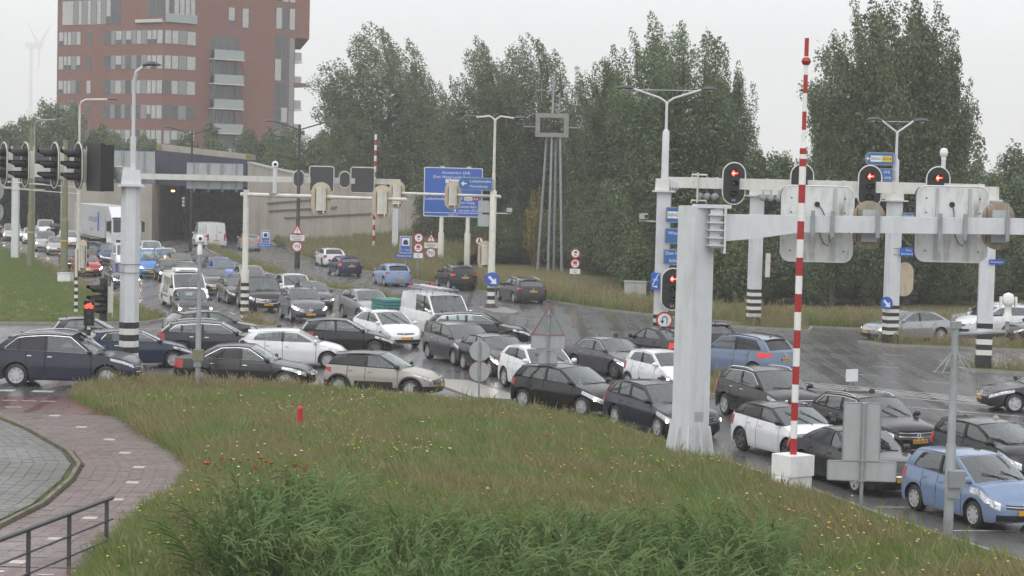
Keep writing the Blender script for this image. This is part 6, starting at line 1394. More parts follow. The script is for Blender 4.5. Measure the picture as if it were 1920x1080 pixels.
t = thing('road_sign', 'round no pedestrians sign on a thin leaning pole', 'sign', (-2.42, 141.04, 0), 0); pole(t, 3.0); disc(t, 2.72, .30); layer('walker', [(-.04, .2), (.04, .2), (.06, .02), (.13, -.18), (.06, -.18), (0, -.04), (-.07, -.18), (-.13, -.18), (-.06, .02)], M['ink'], t, 0, 2.72, -.022)
# tower with frame
t = thing('antenna_tower', 'four legged antenna tower with square concrete frame on top', 'tower', (2.85, 155.4, 0), 0)
for (x0, y0, x1, y1) in ((-.86, .5, -.42, .3), (-.05, -.6, -.02, -.3), (.45, 1.2, .30, .3), (1.02, -1.0, .62, -.3)): b = MB(); b.tube([(x0, y0, 0), (x1, y1, 10.55)], [.13, .09], 8); b.build('leg', M['galv'], t)
cz = 11.45
for (a, c, w_, h_) in ((0, .76, 2.6, .34), (0, -.76, 2.6, .34), (-1.12, 0, .36, 1.18), (1.12, 0, .36, 1.18)): b = MB(); b.box((a - .03, 0, cz + c), (w_, 1.0, h_), taper=1); b.build('frame_beam', M['kerb'], t, sm=False)
b = MB(); b.tube([(-.0, 0, 12.3), (.04, 0, 15.5)], [.11, .08], 8); b.build('mast', M['galv'], t); b = MB(); b.tube([(.5, 0, 12.3), (.53, 0, 13.9)], .055, 6); b.build('short_mast', M['galv'], t)
for z in (14.15, 14.22): b = MB(); b.tube([(-1.35, 0, z), (.2, 0, z - .03)], .02, 5); b.build('aerial_bar', M['galv'], t)
for x, z0, z1 in ((-1.35, 13.6, 14.7), (-.9, 13.3, 15.0), (-.1, 13.6, 14.4)): b = MB(); b.tube([(x, 0, z0), (x, 0, z1)], .02, 5); b.build('aerial_rod', M['galv'], t)
for s in (1, -1): b = MB(); b.tube([(s * 1.25, 0, 11.3), (s * 2.2, 0, 11.3), (s * 2.25, 0, 11.65)], .05, 6); b.build('side_arm', M['galv'], t)

# ---------------------------------------------------------------- left masts, lamps, posts
for (x, y, h, lb) in ((-34.36, 140.5, 9.97, 'left'), (-28.69, 126.13, 9.03, 'right')):
    t = thing('tram_mast', f'olive steel tram mast in the lawn, {lb} one', 'mast', (x, y, 0), 0); b = MB(); b.tube([(0, 0, 0), (0, 0, 3.9), (0, 0, 3.95), (0, 0, h)], [.235, .235, .19, .15], 12); b.build('post', M['olive'], t); b = MB(); b.tube([(0, 0, 2.55), (0, 0, 2.62)], .245, 12); b.build('yellow_ring', M['yellow'], t)
    for z in (5.6, 6.0): b = MB(); b.tube([(-4.2, -1.0, z + .3), (.9, .2, z)], .03, 5); b.build('cantilever', M['cream'], t)
b = MB(); b.tube([(-48, 138, 5.45), (-34.9, 141, 5.5), (-28.9, 126, 5.5)], .012, 4); tag(b.build('overhead_wire', M['poleblack']), 'thin overhead tram wire strung between the olive masts', 'wire')
single_lamp('curved lamp post behind the lawn, the taller left-hand one', (-31.82, 144.31), 12.2, 2.0, (1, 0), 'cream', 'curved lamps behind the lawn', r=.13); single_lamp('curved lamp post behind the lawn, the lower far left one', (-38.72, 159.17), 10.95, 1.7, (1, 0), 'galv', 'curved lamps behind the lawn', r=.12)
t = thing('striped_post', 'thin black and white post with oval signal back on the lawn edge', 'post', (-21.56, 97.45, 0), 0); bands(t, .09, 0, 1.92, 11, sides=12); b = MB(); b.tube([(0, 0, 1.92), (0, 0, 3.3)], .075, 10); b.build('pole', M['cream'], t)
oval_back('tan oval signal back on the thin striped post', (-21.3, 97.6, 2.95), .66, 1.65, rad(-40))
t = thing('kerb_box', 'small white box at the lawn corner behind the olive mast', 'box', (-27.88, 123, 0), rad(-15)); b = MB(); b.box((0, 0, .35), (.85, .5, .62)); b.build('casing', M['white'], t, sm=False); b = MB(); b.box((0, 0, .69), (.92, .56, .05)); b.build('lid', M['steelw'], t, sm=False)
t = thing('traffic_light', 'two pale round lamp backs cut off by the left edge', 'traffic light', (-20.95, 80, 5.9), rad(70)); [board('disc', circle(.34, 20), M['signback'], t, (0, 0, z), th=.18) for z in (.42, -.42)]; b = MB(); b.tube([(0, .2, -5.9), (0, .2, 1)], .06, 8); b.build('pole', M['galv'], t)
t = thing('cabinet', 'grey roadside cabinet on the right verge', 'cabinet', (7.33, 117.3, 0), 0); b = MB(); b.box((0, 0, .66), (1.28, .5, 1.30)); b.build('casing', mat('cabinet_grey', (.40, .40, .37), .5, var=.08, dirt=(.22, .22, .18), dscale=(2, 2, .8)), t, sm=False); b = MB(); b.box((0, 0, 1.34), (1.36, .58, .07)); b.build('lid', M['signback'], t, sm=False)
b = MB(); b.box((0, -.262, .66), (.012, .012, 1.2)); b.build('door_seam', M['black'], t, sm=False); b = MB(); b.box((.52, -.262, .55), (.05, .02, .2)); b.build('handle', M['black'], t, sm=False); layer('warning_sticker', tri(.07), M['yellow'], t, .5, .82, -.258)

# ---------------------------------------------------------------- meadow edge: sign backs, masts, hydrant
t = thing('road_sign', 'grey sign back, tall plate over a wide plate on one pole', 'sign', (7.91, 43.7, 0), rad(-4)); pole(t, 2.6, .045)
for (w_, h_, z, x) in ((.82, 1.30, 1.96, -.03), (1.52, .43, 1.08, -.0)):
    board('panel', rrect(w_, h_, .02, 2), M['signback'], t, (x, .14, z)); outline('frame', rrect(w_, h_, .02, 2), .016, M['signframe'], t, .13).location = (x, 0, z); b = MB(); b.box((0, .03, z - h_ / 2 + .02), (.16, .07, .05)); b.build('clamp', M['galv'], t, sm=False); b = MB(); b.box((0, .10, z), (.10, .04, h_)); b.build('spine', M['signframe'], t, sm=False)
t = thing('camera_mast', 'grey steel mast with steel box and side arm carrying a ball camera', 'mast', (9.23, 40.88, 0), 0); b = MB(); b.tube([(0, 0, 0), (0, 0, 2.1), (0, 0, 2.15), (0, 0, 4.6)], [.105, .105, .085, .075], 12); b.build('pole', M['galv'], t)
b = MB(); b.box((.10, -.12, 1.42), (.34, .26, .34)); b.build('steel_box', M['signframe'], t, sm=False); b = MB(); b.box((.06, -.06, 1.13), (.26, .2, .24)); b.build('lower_box', M['galv'], t, sm=False)
b = MB(); b.tube([(0, 0, 4.42), (1.02, -.05, 4.50), (1.06, -.05, 4.55), (1.06, -.05, 4.72)], .045, 8); b.build('side_arm', M['galv'], t); b = MB(); b.box((0, 0, 4.62), (.2, .2, .14)); b.build('head_plate', M['galv'], t, sm=False)
for k, a in enumerate((200, 230, 300, 330)): b = MB(); b.tube([(0, 0, 4.12), (.42 * math.cos(rad(a)) * (1.1), .3 * math.sin(rad(a)), 3.62)], .012, 5); b.build('anti_climb_spike', M['galv'], t)
b = MB(); b.lathe([(.10, 4.72), (.10, 4.84), (.075, 4.88), (.075, 5.03), (.09, 5.06), (.12, 5.10)], 12, c=(1.06, -.05, 0)); b.lathe([(.001, 5.02), (.10, 5.06), (.135, 5.17), (.10, 5.28), (.001, 5.32)], 14, c=(1.06, -.05, 0)); b.build('ball_camera', M['white'], t)
for s in (1, -1): b = MB(); b.box((1.06 + s * .155, -.05, 5.12), (.04, .1, .22)); b.build('camera_yoke', M['white'], t, sm=False)
t = thing('camera_mast', 'slim grey mast with green box and camera in front of the saloon', 'mast', (-10.4, 65.5, 0), 0); b = MB(); b.tube([(0, 0, 0), (0, 0, 2.2), (0, 0, 2.3), (0, 0, 4.6)], [.095, .095, .07, .065], 10); b.build('pole', M['galv'], t); b = MB(); b.box((.02, -.1, 1.26), (.34, .24, .36)); b.build('box', M['olive'], t, sm=False); b = MB(); b.box((0, -.08, .98), (.24, .18, .22)); b.build('lower_box', M['galv'], t, sm=False)
b = MB(); b.lathe([(.08, 4.6), (.085, 4.85), (.06, 4.9), (.06, 4.98), (.13, 5.02), (.14, 5.15), (.10, 5.24), (.001, 5.26)], 12); b.build('camera', M['white'], t); b = MB(); b.lathe([(.001, -.16), (.05, -.15), (.06, -.1)], 10, axis='y', c=(.03, 0, 5.13)); b.build('lens', M['black'], t)
for a in (210, 250, 290, 330): b = MB(); b.tube([(0, 0, 4.1), (.36 * math.cos(rad(a)), .3 * math.sin(rad(a)), 3.7)], .010, 5); b.build('anti_climb_spike', M['galv'], t)
t = thing('road_sign', 'two grey round sign backs, one above the other, on a thin pole', 'sign', (-.98, 63.0, 0), 0); pole(t, 2.1, .032)
for z in (1.83, 1.17): board('disc', circle(.325, 26), M['signback'], t, (0, .10, z)); outline('rim', circle(.325, 26), .012, M['signframe' if z > 1.5 else 'redstripe'], t, .095).location = (0, 0, z); b = MB(); b.box((0, .03, z - .3), (.14, .05, .04)); b.build('clamp', M['galv'], t, sm=False); b = MB(); b.box((0, .09, z), (.08, .03, .6)); b.build('spine', M['signframe'], t, sm=False)
t = thing('road_sign', 'triangular sign back with red edge above grey plates and a disc', 'sign', (1.2, 63.3, 0), rad(-3)); pole(t, 3.2, .04)
board('triangle_back', tri(.60), M['signframe'], t, (0, .11, 2.68)); outline('red_edge', tri(.60), .020, M['redstripe'], t, .10).location = (0, 0, 2.68)
for (w_, h_, z) in ((1.08, .44, 2.16), (.66, .32, .98)): board('plate', rrect(w_, h_, .02, 2), M['signback'], t, (0, .12, z)); outline('frame', rrect(w_, h_, .02, 2), .012, M['signframe'], t, .11).location = (0, 0, z)
board('disc', circle(.31, 26), M['signback'], t, (0, .12, 1.56)); outline('rim', circle(.31, 26), .012, M['signframe'], t, .11).location = (0, 0, 1.56)
for z in (3.05, 2.4, 1.9, 1.22, .8): b = MB(); b.box((0, .03, z), (.13, .07, .05)); b.build('clamp', M['galv'], t, sm=False)
t = thing('hydrant', 'red marker post with domed cap standing in the meadow', 'post', (-5.83, 54.8, .36), 0); b = MB(); b.tube([(0, 0, -.2), (0, 0, .46)], .075, 14); b.build('post', M['redpost'], t); b = MB(); b.lathe([(.09, .44), (.092, .50), (.06, .54), (.001, .55)], 14); b.build('cap', M['redpost'], t)
t = thing('small_sign', 'small white sign plate on a short post in the hatched road area', 'sign', (12.3, 70.7, 0), rad(28)); board('plate', rrect(.52, .44, .02, 2), M['signwhite'], t, (0, 0, .60)); pole(t, .5, .04)
# handrail bottom left
t = thing('handrail', 'dark grey tubular handrail in the lower left corner', 'railing', (-7.64, 35.3, 0), 0); R0 = Vector((-.05, 2.6, 1.05)); R1 = Vector((-1.42, -3.2, 1.0))
for k, (z, r_) in enumerate(((0, .045), (-.42, .022), (-.80, .022))): b = MB(); b.tube([tuple(R0 + Vector((.03, .15, z))), tuple(R1 + Vector((0, 0, z)))], r_, 8); b.build('rail', M['lamphood'], t)
for u in (.02, .29, .56, .83): q = R0.lerp(R1, u); b = MB(); b.box((q.x, q.y, q.z / 2 - .02), (.075, .03, q.z), rz=rad(-12)); b.build('post', M['lamphood'], t, sm=False)
# ================================================================ TUNNEL, WALL, BUILDING
M['tunnelblue'] = mat('tunnel_blue_panel', (.022, .025, .05), .5, var=.12, vscale=2, dirt=(.05, .05, .06), dscale=(.5, .5, .3))
M['concrete'] = mat('weathered_concrete', (.36, .33, .28), .75, var=.12, vscale=.6, bump=.15, bscale=12, dirt=(.17, .16, .13), dscale=(.8, .8, .12), damt=.6)
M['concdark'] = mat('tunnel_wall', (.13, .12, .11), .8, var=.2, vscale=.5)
M['moss'] = mat('mossy_edge', (.25, .20, .06), .9, var=.3)
tn = thing('tunnel', 'wide tunnel portal with dark blue front and two dark openings', 'tunnel', (-36.5, 198, 0), 0)
def tb(nm, x0, x1, y0, y1, z0, z1, m): b = MB(); b.box(((x0 + x1) / 2 + 36.5, (y0 + y1) / 2 - 198, (z0 + z1) / 2), (x1 - x0, y1 - y0, z1 - z0)); return b.build(nm, m, tn, sm=False)
for k in range(6):                                                   # blue cladding panels over the right mouth
    xa, xb = -36.0 + k * 1.6, -36.0 + (k + 1) * 1.6; za, zb = 9.1 - k * .13, 9.1 - (k + 1) * .13; b = MB(); b.prism([(xa + 36.5 + .01, 5.6), (xb + 36.5 - .01, 5.6), (xb + 36.5 - .01, zb), (xa + 36.5 + .01, za)], -.3, .4); b.build('cladding_panel', M['tunnelblue'], tn, sm=False)
b = MB(); b.prism([(.5, 9.1), (10.1, 8.32), (10.1, 8.85), (.5, 9.75)], .5, 3.2); b.build('coping', M['concrete'], tn, sm=False)
for x in (.55, 9.5): b = MB(); b.prism([(x, 9.05 - x * .08), (x + .5, 9.0 - x * .08), (x + .5, 9.72 - x * .095), (x, 9.72 - x * .09)], .44, .52); b.build('moss_patch', M['moss'], tn, sm=False)
for k in range(14): tb('cladding_panel', -66 + k * 2.0 + .01, -64 + k * 2.0 - .01, 203, 204, 5.7, 8.8, M['tunnelblue'])
tb('pillar', -37.1, -35.9, 195.8, 200, 0, 7.8, M['concrete']); tb('pillar', -46.4, -45.3, 202, 205, 0, 5.7, M['concrete'])
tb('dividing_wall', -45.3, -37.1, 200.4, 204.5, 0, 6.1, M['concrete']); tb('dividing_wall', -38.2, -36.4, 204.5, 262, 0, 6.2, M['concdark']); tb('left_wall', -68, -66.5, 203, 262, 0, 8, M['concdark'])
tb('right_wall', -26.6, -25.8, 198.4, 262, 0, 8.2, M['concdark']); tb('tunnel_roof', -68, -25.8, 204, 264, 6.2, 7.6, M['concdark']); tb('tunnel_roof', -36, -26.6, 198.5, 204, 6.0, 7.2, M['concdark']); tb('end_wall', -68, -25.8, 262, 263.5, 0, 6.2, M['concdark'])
o = tb('tunnel_lamp', -34.6, -34.3, 199.2, 199.5, 4.95, 5.1, mat('orange_lamp', (.8, .4, .1), .4, emit=(1, .45, .1), estr=12))
t = thing('traffic_light', 'three pale signal backs on a thin post inside the right tunnel mouth', 'traffic light', (-32.9, 196.5, 0), 0)
for z in (4.35, 4.0, 3.65): b = MB(); b.lathe([(.001, -.1), (.15, -.06), (.15, .08)], 12, axis='y', c=(0, 0, z)); b.build('lamp', M['signback'], t)
b = MB(); b.tube([(.3, 0, 0), (.3, 0, 4.6)], .06, 8); b.build('post', M['poleblack'], t)
wl = thing('retaining_wall', 'sloping concrete retaining wall right of the tunnel mouth', 'wall', (-26.5, 197.6, 0), 0); A = Vector((0, 0, 0)); Bw = Vector((21.7, -23.6, 0)); dw = Bw.normalized(); aw = math.atan2(dw.y, dw.x); Lw = Bw.length
ztop = lambda u: 8.0 - 3.3 * u ** .9
for k in range(9):
    u0, u1 = k / 9, (k + 1) / 9; b = MB(); b.prism([(u0 * Lw + .015, -.2), (u1 * Lw - .015, -.2), (u1 * Lw - .015, ztop(u1)), (u0 * Lw + .015, ztop(u0))], -.25, .25); o = b.build('panel', M['concrete'], wl, sm=False); o.rotation_euler = (0, 0, aw)
b = MB(); b.grid([[tuple(dw * (u * Lw) + Vector((0, 0, ztop(u) + dz)) + Vector((dw.y, -dw.x, 0)) * dy) for u in np.linspace(0, 1, 10)] for dy, dz in ((.34, 0), (.34, .16), (-.3, .16), (-.3, 0))]); b.build('coping', M['signback'], wl, sm=False)
for (u0, u1, z0, z1) in ((.09, .20, 4.9, 5.15), (.11, .34, 4.1, 4.65), (.12, .46, 3.35, 4.05), (.20, .62, 2.75, 3.6)):
    P_, Q_ = dw * (u0 * Lw) + Vector((0, 0, z0)), dw * (u1 * Lw) + Vector((0, 0, z1)); n_ = Vector((dw.y, -dw.x, 0)) * .34; b = MB(); b.tube([tuple(P_ + n_), tuple(Q_ + n_)], .09, 4); b.build('ledge', M['concdark'], wl)
eb = thing('wall_end', 'pale concrete wall end block with four projecting ledges', 'wall', (-4.6, 173.4, 0), aw + rad(10))
b = MB(); b.box((0, 0, 2.0), (2.2, 1.2, 4.2)); b.build('block', M['concrete'], eb, sm=False)
for k in range(4): b = MB(); b.prism([(-1.15, 0), (1.35, .14), (1.35, .26), (-1.15, .12)], -.85, .6); b.build('ledge', M['kerb'], eb, sm=False, loc=(0, 0, .35 + k * .95))
# grassy slope between the leaving lanes and the wall, wooded ground behind the tunnel
S0 = [(-22.0, 192), (-18.6, 172), (-14.4, 157), (-10.2, 146), (-6.0, 135.6)]; S1 = [(-24.6, 195.4, .6), (-19.0, 189.0, .5), (-13.0, 182.4, 1.3), (-7.0, 176.0, 2.2), (-2.5, 170, 1.2)]
rows = []
for k in range(9):
    u = k / 8; rows.append([(a[0] + (c[0] - a[0]) * u, a[1] + (c[1] - a[1]) * u, .06 + (c[2] - .06) * u ** 1.3) for a, c in zip(S0, S1)])
b = MB(); b.grid(rows, flip=True); slope = struct(b.build('grassy_slope', M['verge']))
b = MB(); b.grid([[(-120, 262.5, 7.7), (-60, 262.5, 7.7), (-25, 262.5, 7.9), (0, 230, 5), (30, 215, 0)], [(-120, 290, 8), (-60, 290, 8), (-25, 290, 8), (0, 290, 6), (40, 290, 0)]]); b.grid([[(-120, 205, 7.65), (-68, 205, 7.65), (-25.7, 199, 7.65)], [(-120, 263, 7.7), (-68, 263, 7.7), (-25.7, 263, 7.7)]])
b.grid([[(-26, 198, 7.7), (-4.4, 175, 4.2), (2, 171, .4)], [(-26, 262, 7.9), (0, 230, 5), (30, 215, 0)]]); struct(b.build('wooded_hill', M['earth']))

bd = thing('apartment_building', 'tall red brick apartment tower with grey window bands and balconies', 'building', (-45.0, 252, 0), 0)
def brick_mat():
    m, t, b = node_mat('red_brick'); tc = N(t, 'ShaderNodeTexCoord').outputs['Generated']; ob = N(t, 'ShaderNodeTexCoord').outputs['Object']
    bt = N(t, 'ShaderNodeTexBrick'); bt.inputs['Scale'].default_value = 1; bt.inputs['Color1'].default_value = (.245, .105, .08, 1); bt.inputs['Color2'].default_value = (.185, .085, .068, 1); bt.inputs['Mortar'].default_value = (.22, .15, .13, 1); bt.inputs['Brick Width'].default_value = .42; bt.inputs['Row Height'].default_value = .13; bt.inputs['Mortar Size'].default_value = .012
    mp = N(t, 'ShaderNodeMapping'); mp.inputs['Rotation'].default_value = (rad(90), 0, 0); t.links.new(ob, mp.inputs[0]); t.links.new(mp.outputs[0], bt.inputs['Vector'])
    c = mixc(t, rng(t, noise(t, .25, 6, ob), .4, .7, 0, .5), bt.outputs[0], (.20, .095, .08)); t.links.new(c, b.inputs['Base Color']); b.inputs['Roughness'].default_value = .8; return m
M['brick'] = brick_mat(); M['wframe'] = mat('window_frame', (.13, .135, .14), .5); M['wpane'] = mat('window_pane', (.05, .055, .06), .06, 0, .8, var=.3, vscale=.4); M['wblind'] = mat('window_blind', (.44, .44, .435), .5, var=.15); M['wpanel'] = mat('grey_panel', (.25, .255, .255), .6, var=.06); M['slabw'] = mat('balcony_slab', (.55, .53, .49), .6, var=.08)
M['balglass'] = mat('balcony_glass', (.30, .34, .34), .08, 0, .6)
P0, P1, P2 = Vector((-60.85, 262, 0)), Vector((-45.0, 252, 0)), Vector((-28.0, 266, 0))
loc = lambda v: tuple(Vector(v) - Vector((-45.0, 252, 0)))
class Face:
    def __init__(s, A, B): s.A, s.B = A, B; s.d = (B - A).normalized(); s.n = Vector((s.d.y, -s.d.x, 0)); s.L = (B - A).length
    def p(s, u, z, o=0): return loc(s.A + s.d * u + s.n * o + Vector((0, 0, z)))
    def quadbox(s, nm, u0, u1, z0, z1, o0, o1, m, par, off=None):
        b = MB(); q = [s.p(u, z, o) for o in (o0, o1) for u, z in ((u0, z0), (u1, z0), (u1, z1), (u0, z1))]
        for f in ((4, 5, 6, 7), (0, 4, 7, 3), (5, 1, 2, 6), (7, 6, 2, 3), (0, 1, 5, 4), (3, 2, 1, 0)): b.poly([q[i] for i in f])
        return b.build(nm, m, par, sm=False)
    def window(s, u0, u1, z0, z1, kind='pane', mull=0):
        f = s.quadbox('window', u0, u1, z0, z1, -.05, .03, M['wframe'], bd); e = .07
        r_ = random.random()
        if kind == 'panel': s.quadbox('infill', u0 + .03, u1 - .03, z0 + .03, z1 - .03, .0, .045, M['wpanel'], f)
        else:
            w_ = (u1 - u0) / (mull + 1)
            for k in range(mull + 1):
                s.quadbox('pane', u0 + k * w_ + e, u0 + (k + 1) * w_ - e, z0 + e, z1 - e, .0, .035, M['wpane'], f)
                if kind == 'blind' or (kind == 'mix' and random.random() < .55): s.quadbox('blind', u0 + k * w_ + e + .02, u0 + (k + 1) * w_ - e - .02, z0 + e + (z1 - z0) * random.choice((0, .0, .3)), z1 - e - .02, .02, .042, M['wblind'], f)
FA, FB = Face(P0, P1), Face(P1, P2); HT = 46
b = MB(); b.poly([FA.p(0, 0), FA.p(FA.L, 0), FA.p(FA.L, HT), FA.p(0, HT)]); b.poly([loc((-66.2, 290, 0)), FA.p(0, 0), FA.p(0, HT), loc((-66.2, 290, HT))]); b.poly([FA.p(0, HT), FA.p(FA.L, HT), loc((-34, 290, HT)), loc((-66.2, 290, HT))]); b.build('left_wall', M['brick'], bd, sm=False)
UR = 19.8; b = MB(); b.poly([FB.p(0, 0), FB.p(UR, 0), FB.p(UR, 25), FB.p(0, 25)]); b.poly([FB.p(0, 25), FB.p(FB.L, 25), FB.p(FB.L, HT), FB.p(0, HT)]); b.poly([FB.p(UR, 0), loc((-33.6, 290, 0)), loc((-33.6, 290, 25)), FB.p(UR, 25)]); b.poly([FB.p(FB.L, 25), loc((-31.8, 290, 25)), loc((-31.8, 290, HT)), FB.p(FB.L, HT)]); b.poly([FB.p(UR, 25), loc((-33.6, 290, 25)), loc((-31.8, 290, 25)), FB.p(FB.L, 25)]); b.poly([FB.p(0, HT), FB.p(FB.L, HT), loc((-31.8, 290, HT)), loc((-34, 290, HT))]); b.build('right_wall', M['brick'], bd, sm=False)
ua = lambda px: (px - 106) / 199 * FA.L
ub = lambda px: (px - 305) / 272 * FB.L
for fl in range(6):
    z1 = 24.85 - fl * 3.18; z0 = z1 - 1.82
    for x0, x1, k in ((109, 119, 'blind'), (119, 126, 'blind'), (126, 134, 'blind'), (134, 143, 'panel'), (143, 152, 'mix'), (163, 172, 'mix')): FA.window(ua(x0), ua(x1), z0, z1, k)
    if fl < 5:
        FA.window(ua(195), ua(209), z0, z1, 'pane')
        for x0, x1, k in ((209, 217, 'panel'), (217, 229, 'mix'), (229, 236, 'panel'), (236, 247, 'mix'), (247, 256, 'panel'), (256, 265, 'mix'), (265, 275, 'panel'), (275, 284, 'blind'), (284, 293, 'blind'), (293, 304, 'blind')): FA.window(ua(x0), ua(x1), z0, z1, k)
        for x0, x1, k in ((306, 332, 'mix'), (332, 346, 'panel'), (346, 363, 'mix')): FB.window(ub(x0), ub(x1), z0, z1, k, 1 if x1 - x0 > 20 else 0)
    # recessed balconies on the main face
    if fl < 5:
        zb = 21.55 - fl * 3.18; FB.window(ub(389), ub(442), zb + .05, zb + 2.9, 'pane', 3)
        bal = FB.quadbox('balcony', ub(387), ub(444), zb - .16, zb, 0, 1.3, M['slabw'], bd); FB.quadbox('balustrade', ub(388), ub(443), zb + .02, zb + 1.15, 1.18, 1.22, M['balglass'], bal)
        for x in (387.5, 443): FB.quadbox('balcony_post', ub(x), ub(x) + .12, zb - 3.1, zb + .0, 1.1, 1.22, M['wframe'], bal)
    FB.window(ub(510), ub(537), z0 - .7, z1 + .45, 'mix', 1)
    FB.window(ub(538), ub(548), z0 - 1.3, z1 + .05, 'panel')
    if fl < 5:
        zb = 21.9 - fl * 3.18; o_ = FB.quadbox('balcony', UR + .02, UR + (1.35 if fl % 2 == 0 else 1.9), zb - .2, zb + (.0 if fl % 2 == 0 else .35), -3.2, -.2, M['slabw' if fl % 2 == 0 else 'brick'], bd); FB.quadbox('balustrade', UR + .1, UR + 1.25, zb + .02, zb + 1.2, -.32, -.28, M['balglass'], o_)
for fl in range(4):                                                   # upper storeys, tall grey bays
    z0 = 25.4 + fl * 3.6
    for x0, x1, k in ((115, 138, 'mix'), (138, 146, 'panel'), (146, 154, 'blind'), (154, 163, 'panel'), (163, 171, 'blind'), (171, 181, 'panel'), (181, 190, 'blind'), (190, 199, 'panel'), (199, 208, 'blind'), (208, 226, 'pane')): FA.window(ua(x0), ua(x1), z0 + .25, z0 + 3.5, k)
    for x0, x1 in ((276, 290), (290, 304)): FA.window(ua(x0), ua(x1), z0 + 1.0, z0 + 3.5, 'pane')
    for x0, x1, k in ((306, 322, 'mix'), (322, 342, 'blind'), (342, 361, 'blind')): FB.window(ub(x0), ub(x1), z0 + 1.0, z0 + 3.5, k, 1)
    for x0, x1 in ((421, 434), (447, 460)): FB.window(ub(x0), ub(x1), z0 + .4, z0 + 3.0, 'mix')
    FB.window(ub(511), ub(536), z0 + .6, z0 + 3.5, 'mix', 1); FB.window(ub(537), ub(549), z0 + .6, z0 + 3.5, 'blind')
o_ = FA.quadbox('terrace_parapet', ua(256), ua(304), 25.75, 26.15, -.05, .35, M['slabw'], bd); FB.quadbox('terrace_rail', ub(306), ub(363), 25.8, 26.9, .2, .25, M['balglass'], o_)
wt = thing('wind_turbine', 'pale wind turbine almost lost in the rain at the far left', 'wind turbine', (-638, 2600, 0), 0); b = MB(); b.tube([(0, 0, 0), (0, 0, 160)], [3.2, 2.0], 10); b.build('tower', M['white'], wt); b = MB(); b.box((4, 0, 161), (22, 7, 8)); b.build('nacelle', M['white'], wt, sm=False)
for a in (62, 118, -90): b = MB(); c_, s_ = math.cos(rad(a)), math.sin(rad(a)); b.tube([(12 + c_ * 2, -6, 161 + s_ * 2), (12 + c_ * 8, -6, 161 + s_ * 8), (12 + c_ * 36, -6, 161 + s_ * 36)], [1.0, 1.8, .3], 6); b.build('blade', M['white'], wt)

# ================================================================ TREES
def leaf_mat(name, a, b_, c_):
    m = bpy.data.materials.new(name); m.use_nodes = True; t = m.node_tree; t.nodes.clear(); o = t.nodes.new('ShaderNodeOutputMaterial')
    at = N(t, 'ShaderNodeAttribute', attribute_name='tint'); oi = N(t, 'ShaderNodeObjectInfo'); tc = N(t, 'ShaderNodeTexCoord').outputs['Object']
    c = mixc(t, at.outputs['Fac'], a, b_); c = mixc(t, rng(t, noise(t, .55, 3, tc), .45, .68, 0, .75), c, c_)
    hv = N(t, 'ShaderNodeHueSaturation'); t.links.new(c, hv.inputs['Color']); t.links.new(rng(t, oi.outputs['Random'], 0, 1, .8, 1.18), hv.inputs['Value']); t.links.new(rng(t, oi.outputs['Random'], 0, 1, .485, .51), hv.inputs['Hue'])
    d = N(t, 'ShaderNodeBsdfDiffuse'); tr = N(t, 'ShaderNodeBsdfTranslucent'); g_ = N(t, 'ShaderNodeBsdfGlossy'); g_.inputs['Roughness'].default_value = .45; g_.inputs['Color'].default_value = (.8, .85, .8, 1)
    mx1 = N(t, 'ShaderNodeMixShader'); mx1.inputs[0].default_value = .3; mx2 = N(t, 'ShaderNodeMixShader'); mx2.inputs[0].default_value = .05
    for s_ in (d, tr): t.links.new(hv.outputs[0], s_.inputs[0])
    t.links.new(d.outputs[0], mx1.inputs[1]); t.links.new(tr.outputs[0], mx1.inputs[2]); t.links.new(mx1.outputs[0], mx2.inputs[1]); t.links.new(g_.outputs[0], mx2.inputs[2]); t.links.new(mx2.outputs[0], o.inputs[0]); return m
M['leaf'] = leaf_mat('poplar_leaf', (.078, .114, .048), (.125, .168, .072), (.15, .195, .08)); M['leafdark'] = leaf_mat('shrub_leaf', (.070, .106, .042), (.115, .158, .064), (.142, .188, .075)); M['leafpale'] = leaf_mat('young_leaf', (.07, .105, .035), (.11, .15, .05), (.13, .17, .055)); M['leafyellow'] = leaf_mat('golden_leaf', (.25, .19, .04), (.34, .26, .05), (.3, .24, .05))
M['bark'] = mat('bark', (.085, .072, .058), .9, var=.3, bump=.4)
def leaf_mesh(name, pos, nrm, size, m, rs, aspect=.62):
    n = len(pos); a = rs.normal(size=(n, 3)); a -= nrm * (a * nrm).sum(1)[:, None]; a /= np.linalg.norm(a, axis=1)[:, None] + 1e-9; b = np.cross(nrm, a)
    s = (size * rs.uniform(.6, 1.35, n))[:, None]; V4 = np.stack([pos - a * s, pos - b * s * aspect + nrm * s * .15, pos + a * s, pos + b * s * aspect + nrm * s * .15], 1).reshape(-1, 3)
    me = bpy.data.meshes.new(name); me.vertices.add(4 * n); me.vertices.foreach_set('co', V4.astype(np.float32).ravel()); me.loops.add(4 * n); me.loops.foreach_set('vertex_index', np.arange(4 * n, dtype=np.int32))
    me.polygons.add(n); me.polygons.foreach_set('loop_start', np.arange(0, 4 * n, 4, dtype=np.int32)); me.materials.append(m)
    at = me.attributes.new('tint', 'FLOAT', 'FACE'); at.data.foreach_set('value', rs.uniform(0, 1, n).astype(np.float32)); me.update(calc_edges=True); return me
